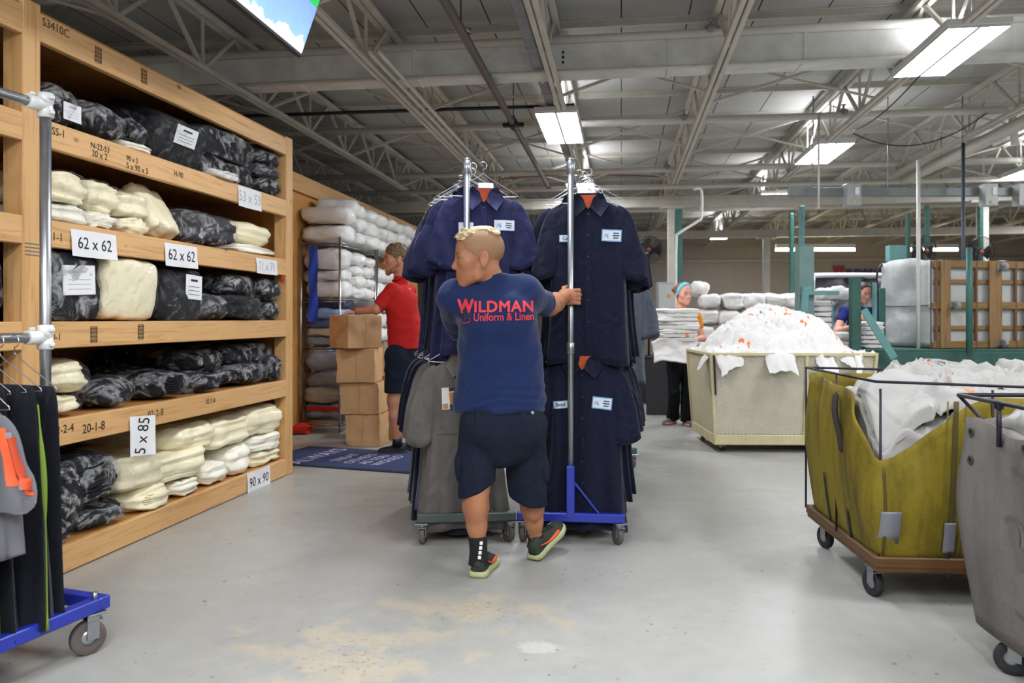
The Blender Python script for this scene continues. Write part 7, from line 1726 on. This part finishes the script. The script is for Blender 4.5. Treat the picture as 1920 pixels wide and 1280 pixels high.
bvg = BVHTree.FromPolygons([v.co for v in gbody.data.vertices], [tuple(p.vertices) for p in gbody.data.polygons])
def gleft(y, z): h = bvg.ray_cast(Vector((-1, y, z)), Vector((1, 0, 0))); return (h[0].x if h[0] is not None else 0)
for y, z in ((GD - .05, .865), (GD - .24, .86), (GD - .42, .86), (GD - .62, .85), (GD - .06, .76)):
    mb = MB(); M = Matrix.Translation((gleft(y, z) - .003, y, z)) @ Matrix.Rotation(-PI / 2, 4, 'Y'); mb.lathe([(.016, 0), (.018, .004), (.011, .005), (.010, 0)], 16, M); g = mb.build('grommet', mat('dull_brass', '#4a4640', .5, .5), gbody); mb = MB(); mb.lathe([(.0001, .0022), (.0105, .002), (.0105, .001)], 14, M); mb.build('grommet_hole', M_BLACK, g)
M_STEN = mat('faded_stencil', '#5d5a55', .9)
def stencil(txt, yc_, zc, size, rot=0.0, arc=0.0):
    tv, tf = text_mesh(txt, size); V = []
    for x, y, _ in tv:
        if arc: a = x / arc; x, y = math.sin(a) * (arc + y), math.cos(a) * (arc + y) - arc
        c, s = math.cos(rot), math.sin(rot); xx, zz = x * c - y * s, x * s + y * c; yy = yc_ - xx; V.append((gleft(yy, zc + zz) - .0035, yy, zc + zz))
    mk('stencil_lettering', V, tf, M_STEN, gbody, False)
stencil('100 x 20', GD - .37, .77, .036, -.05); stencil('PERMANENT', GD - .36, .60, .032, -.2, .11); stencil('WASH', GD - .36, .27, .03, -.1)
for yy, zz, r_ in ((GD - .335, .545, .036), (GD - .37, .475, .034), (GD - .35, .51, .02)):
    n = 18; V = [(gleft(yy, zz) - .0035, yy, zz)] + [(gleft(yy + r_ * math.cos(2 * PI * k / n), zz + r_ * 1.25 * math.sin(2 * PI * k / n)) - .0035, yy + r_ * math.cos(2 * PI * k / n), zz + r_ * 1.25 * math.sin(2 * PI * k / n)) for k in range(n)]; mk('stencil_emblem', V, [(0, 1 + (k + 1) % n, 1 + k) for k in range(n)], M_STEN, gbody, False)
heap('loose_towels', 'white laundry just showing over the rim of the grey canvas cart', lambda x, y: .84 + .14 * min(1, x / .25), .04, GW - .04, .04, GD - .04, 14, .4, 15, base=.3, n=40, lump=.03, loc=GO, rz=-.035, m0=M_TOWN)
# ------------------------------------------------------------------ tipped canvas cart on the tipper, and the one behind
tc = thing('tipped_cart', (P(1745, 655, DT + .25).x, DT + .22, TZ), 'silver canvas cart tipped on its side, its wooden base and castors facing out', 'cart', .20)
# local: x along the base, y depth into the canvas, z up
LB, HB, DB = 1.36, 1.03, .84
def slab(c, s, m, name, par=None, ch=.008): mb = MB(); mb.box(c, s, ch=ch); return mb.build(name, m, par or tc)
nx, nz, ny = 10, 14, 16; V = []; s1, s2 = SN(61, 2.2), SN(62, 5.5); n = 44; per2 = []
for k in range(4 * 14):
    q, s = divmod(k, 14); s /= 14; per2.append([(0, 1 - s), (s, 0), (1, s), (1 - s, 1)][q])
for lay in (0, 1):
    for j in range(ny):
        for x, z in per2:
            t_ = j / (ny - 1); p = np.array([x * LB, .03 + t_ * DB, z * HB]); f = .025 * (s1(p[None])[0] + .6 * s2(p[None] * [1, .6, 1])[0]) * min(1, t_ * 3); dx, dz = x - .5, z - .5; a = max(abs(dx), abs(dz)) * 2; ox = math.copysign((abs(dx) * 2 / a) ** 8, dx); oz = math.copysign((abs(dz) * 2 / a) ** 8, dz); k_ = .02 * t_ - lay * .012
            V.append((p[0] + ox * (f + k_), p[1], max(.012, p[2] + oz * (f + k_) * (0.3 if dz < 0 else 1))))
N = len(per2); fs = gridf(N, ny, True); Fc = list(fs) + [tuple(i + N * ny for i in f[::-1]) for f in fs] + [((ny - 1) * N + i, (ny - 1) * N + (i + 1) % N, (ny - 1) * N + (i + 1) % N + N * ny, (ny - 1) * N + i + N * ny) for i in range(N)]
Fc.append(tuple(range(N))); tb_ = mk('canvas_body', V, Fc, M_SILV, tc)
mb = MB(); mb.tube([(-.012, .05, HB * .49), (-.020, .3, HB * .485), (-.02, .7, HB * .49), (-.02, DB, HB * .50)], .008, 6); mb.build('tie_rope', mat('grey_rope', '#6f6d69', .9), tb_)
M_TIMB = wood_mat('weathered_timber', '#8f7048', '#5f4629', 2, .9); M_TIMBX = wood_mat('weathered_timber_x', '#8a6a42', '#5a4226', 0, .9)
for z in (.045, .50, HB - .05): slab((LB / 2, -.02, z), (LB + .02, .05, .085), M_TIMBX, 'base_slat')
for x, w in ((.13, .13), (.80, .17), (1.27, .12)): slab((x, -.055, HB / 2), (w, .03, HB - .01), M_TIMB, 'base_slat')
for x in (.03, .56, 1.10): slab((x, -.03, HB / 2), (.035, .035, HB - .02), mat('rusty_strap', '#6b4a33', .8), 'iron_strap')
for z in (.24, .78): slab((LB / 2, -.012, z), (LB, .02, .05), M_TIMBX, 'base_slat')
slab((LB / 2, .015, HB / 2), (LB - .02, .02, HB - .02), mat('pale_liner', '#aaaca7', .7, var=.1), 'base_liner')
for x, z in ((.22, .50), (.86, .95), (.86, .06), (1.28, .5)):
    W = Matrix.Translation((x, -.13, z)) @ Matrix.Rotation(PI / 2, 4, 'Y'); mb = MB(); mb.box((x, -.075, z), (.09, .01, .09)); mb.box((x - .028, -.105, z), (.006, .06, .05)); mb.box((x + .028, -.105, z), (.006, .06, .05)); c = mb.build('caster', M_STEEL, tc)
    mb = MB(); mb.lathe([(.02, -.018), (.046, -.02), (.05, -.012), (.05, .012), (.046, .02), (.02, .018)], 18, W); mb.build('wheel', mat('pale_grey_wheel', '#8b8a88', .6), c)
for dz in (0,): mb = MB(); mb.tube(smooth_pts([(-.03, .86, .05), (-.05, .88, HB * .5), (-.03, .86, HB), (LB * .5, .87, HB + .03), (LB, .86, HB)], 5), .012, 8); mb.build('rim_rod', M_ROD, tc)
t2 = thing('tipped_cart', (P(1590, 640, 10.9).x, 10.9, 0), 'grey cart tipped towards us behind the woman in blue, dark rumpled bag inside', 'cart')
a, b = P(1524, 516, 10.9) - t2.location, P(1662, 640, 10.9) - t2.location; w, z1 = b.x - a.x, a.z; z0 = b.z
mb = MB(); rp = [(a.x, 0, z0), (a.x, 0, z1 - .08), (a.x + .03, 0, z1 - .02), (a.x + .09, 0, z1), (b.x - .09, 0, z1), (b.x - .03, 0, z1 - .02), (b.x, 0, z1 - .08), (b.x, 0, z0)]; mb.tube(smooth_pts(rp, 3), .035, 8); mb.build('rim_roll', M_WHITE, t2)
mb = MB(); mb.box((0, .62, (z0 + z1) / 2), (w - .04, .02, z1 - z0)); mb.box((a.x, .32, (z0 + z1) / 2), (.03, .62, z1 - z0)); mb.box((b.x, .32, (z0 + z1) / 2), (.03, .62, z1 - z0)); mb.box((0, .32, z1), (w - .1, .62, .03)); mb.box((0, .32, z0), (w, .62, .03)); mb.build('canvas_body', M_SILV, t2)
g = 26; s1, s2 = SN(71, 3), SN(72, 7); V = []
for j in range(g):
    for i in range(g): x, z = (i / (g - 1) - .5) * (w - .1), z0 + .05 + (z1 - z0 - .08) * j / (g - 1); q = np.array([[x, 0, z]]); V.append((x, .16 + .09 * (1 - 2 * abs(s1(q)[0])) + .05 * (1 - 2 * abs(s2(q)[0])), z))
mk('bag_inside', V, gridf(g, g), mat('dark_grey_bag', '#8b8c8e', .6, var=.2), t2)
for x in (a.x + .1, b.x - .1): mb = MB(); mb.box((x, .3, z0 / 2), (.08, .5, z0)); mb.build('stand_leg', M_GRND, t2)
# ------------------------------------------------------------------ fans, cabinet, dark bins, far sign
M_FANB = mat('fan_black', '#1c1a1c', .5); 
def fan(p, r_, label, face=(0, -1, 0)):
    t = thing('pedestal_fan', (p.x, p.y, 0), label, 'fan'); z = p.z; f = Vector(face).normalized(); R = f.to_track_quat('Z', 'Y').to_matrix().to_4x4(); M = Matrix.Translation((0, 0, z)) @ R
    mb = MB(); mb.lathe([(.22, 0), (.22, .02), (.05, .05), (.02, .06)], 20); mb.tube([(0, .06, .05), (0, .08, z - .02)], .018, 10); mb.build('stand', M_FANB, t)
    mb = MB()
    for k in range(9): rr = r_ * (k + 1) / 9; zz = .05 * (1 - (rr / r_) ** 2) + .01; mb.add(*tube([M @ Vector((rr * math.cos(a), rr * math.sin(a), zz)) for a in np.linspace(0, 2 * PI, 33)], .0025 if k < 8 else .007, 5, False))
    for k in range(24): a = 2 * PI * k / 24; mb.add(*tube([M @ Vector((q * r_ * math.cos(a), q * r_ * math.sin(a), .05 * (1 - q * q) + .01)) for q in (.1, .5, .8, 1)], .0022, 4, False)); mb.add(*tube([M @ Vector((q * r_ * math.cos(a), q * r_ * math.sin(a), -.09 * (1 - q ** 3) + .0)) for q in (.1, .5, .8, 1)], .0022, 4, False))
    mb.build('guard', M_FANB, t)
    mb = MB(); mb.lathe([(.06, -.16), (.075, -.10), (.05, -.05)], 16, M)
    mb.build('motor', M_FANB, t)
    for k in range(3):
        V = []; a0 = 2 * PI * k / 3
        for j in range(6):
            for i in range(4): rr = r_ * (.15 + .75 * j / 5); a = a0 + (i / 3 - .5) * (.9 + .3 * j / 5); V.append(M @ Vector((rr * math.cos(a), rr * math.sin(a), -.03 + .04 * (i / 3 - .5))))
        o = mk('blade', V, gridf(4, 6), M_FANB, t); s = o.modifiers.new('thickness', 'SOLIDIFY'); s.thickness = .004
    mb = MB(); mb.lathe([(.0001, .066), (.03, .066), (.032, .06)], 14, M); mb.build('badge', mat('fan_badge', '#a3453c', .5), t)
fan(P(1732, 470, 11.6), .225, 'left one of the two black fans above the tipped canvas cart', (.35, -1, -.1)); fan(P(1836, 472, 11.6), .225, 'right one of the two black fans above the tipped canvas cart', (.05, -1, -.1)); fan(P(1218, 468, 12.6), .21, 'black pedestal fan left of the white column, behind the right rack', (-.3, -1, 0))
p = P(1250, 600, 11.9); t = thing('electrical_cabinet', (p.x, p.y, 0), 'grey electrical cabinet behind the woman carrying towels', 'cabinet', -.1); mb = MB(); mb.box((0, 0, .92), (.30, .22, 1.84), ch=.01); mb.build('body', mat('cabinet_grey', '#9a9d9c', .5, .2), t); mb = MB(); mb.box((0, -.118, .95), (.26, .012, 1.7), ch=.004); dr = mb.build('door', mat('cabinet_grey2', '#a6a9a7', .5, .2), t); mb = MB(); mb.box((.02, -.128, 1.64), (.05, .004, .05)); mb.build('warning_sticker', mat('orange_sticker', '#d8793a', .6), dr); mb = MB(); mb.box((-.1, -.13, 1.0), (.02, .02, .1)); mb.build('handle', M_BLACK, dr)
for k, (u, v, w, h, dd, lb) in enumerate(((1232, 640, .34, .78, 10.9, 'dark grey plastic bin standing behind the woman carrying towels'), (1205, 660, .5, .62, 12.4, 'long dark crate low on the floor, seen beside the right rack'))):
    p = P(u, v, dd); t = thing('plastic_bin', (p.x, dd, 0), lb, 'bin', -.2); V = []; n = 4
    for z, s in ((0.005, .8), (h, 1), (h, .94), (.03, .74)):
        for sx, sy in ((-1, -1), (1, -1), (1, 1), (-1, 1)): V.append((sx * w / 2 * s, sy * .22 * s, z))
    mk('tub', V, gridf(4, 4, True) + [(3, 2, 1, 0), (12, 13, 14, 15)], mat('dark_bin', '#2a2a2e', .5), t, False); mb = MB(); mb.tube([(sx * w / 2, sy * .22, h) for sx, sy in ((-1, -1), (1, -1), (1, 1), (-1, 1), (-1, -1))], .016, 6); mb.build('rim', mat('dark_bin', '#2a2a2e', .5), t)
# far wall lettering sign
fs_ = bset(thing('wall_sign', B(0, 0, 0), 'big red and blue lettering sign on the far wall above the bundles', 'sign'))
def far(u, v): # point on the far wall plane (building y = Y1 - .12)
    k = (u - 960) / F; d_ = (Y1 - .12) / (k * SA + CA); q = P(u, v, d_); return toB(q)[0], q.z
for txt, u0, u1, v0, v1, m in (('W', 1562, 1584, 497, 522, mat('sign_red', '#9c2436', .6)), ('ILDMAN', 1587, 1668, 504, 522, mat('sign_blue', '#33307c', .6))):
    tv, tf = text_mesh(txt, .3, bold=.018, depth=.02); x0, z1 = far(u0, v0); x1, z0 = far(u1, v1); lo_, hi_ = tv.min(0), tv.max(0)
    V = [(x0 + (x - lo_[0]) / (hi_[0] - lo_[0]) * (x1 - x0), Y1 - .10 - (z_ if z_ else 0), z0 + (y - lo_[1]) / (hi_[1] - lo_[1]) * (z1 - z0)) for x, y, z_ in tv]; mk('sign_letters', V, tf, m, fs_, False)
# ------------------------------------------------------------------ camera and light
cam = bpy.data.cameras.new('camera'); cam.lens = 28.0; cam.sensor_width = 36.0; cam.shift_y = -(640 - HOR) / 1920
cam.lens = F * 36 / 1920
cam.dof.use_dof = True; cam.dof.focus_distance = 4.25; cam.dof.aperture_fstop = 3.2
cam.clip_start = .05
co = bpy.data.objects.new('camera', cam); COL.objects.link(co); co.location = (0, 0, CAMH); co.rotation_euler = (PI / 2, 0, 0)
scene.camera = co
w = bpy.data.worlds.new('world'); scene.world = w; w.use_nodes = True
w.node_tree.nodes['Background'].inputs[0].default_value = (.8, .85, 1, 1); w.node_tree.nodes['Background'].inputs[1].default_value = .3
vs = scene.view_settings; vs.view_transform = 'Standard'; vs.look = 'None'; vs.gamma = 1.0; vs.use_curve_mapping = False; vs.exposure = 0.93
scene.cycles.use_denoising = True
scene.cycles.max_bounces = 6; scene.cycles.diffuse_bounces = 3; scene.cycles.glossy_bounces = 2; scene.cycles.transmission_bounces = 2;
scene.cycles.caustics_reflective = False; scene.cycles.caustics_refractive = False
scene.cycles.use_adaptive_sampling = True; scene.cycles.adaptive_threshold = .03; scene.cycles.transparent_max_bounces = 8
scene.cycles.sample_clamp_indirect = 6.0
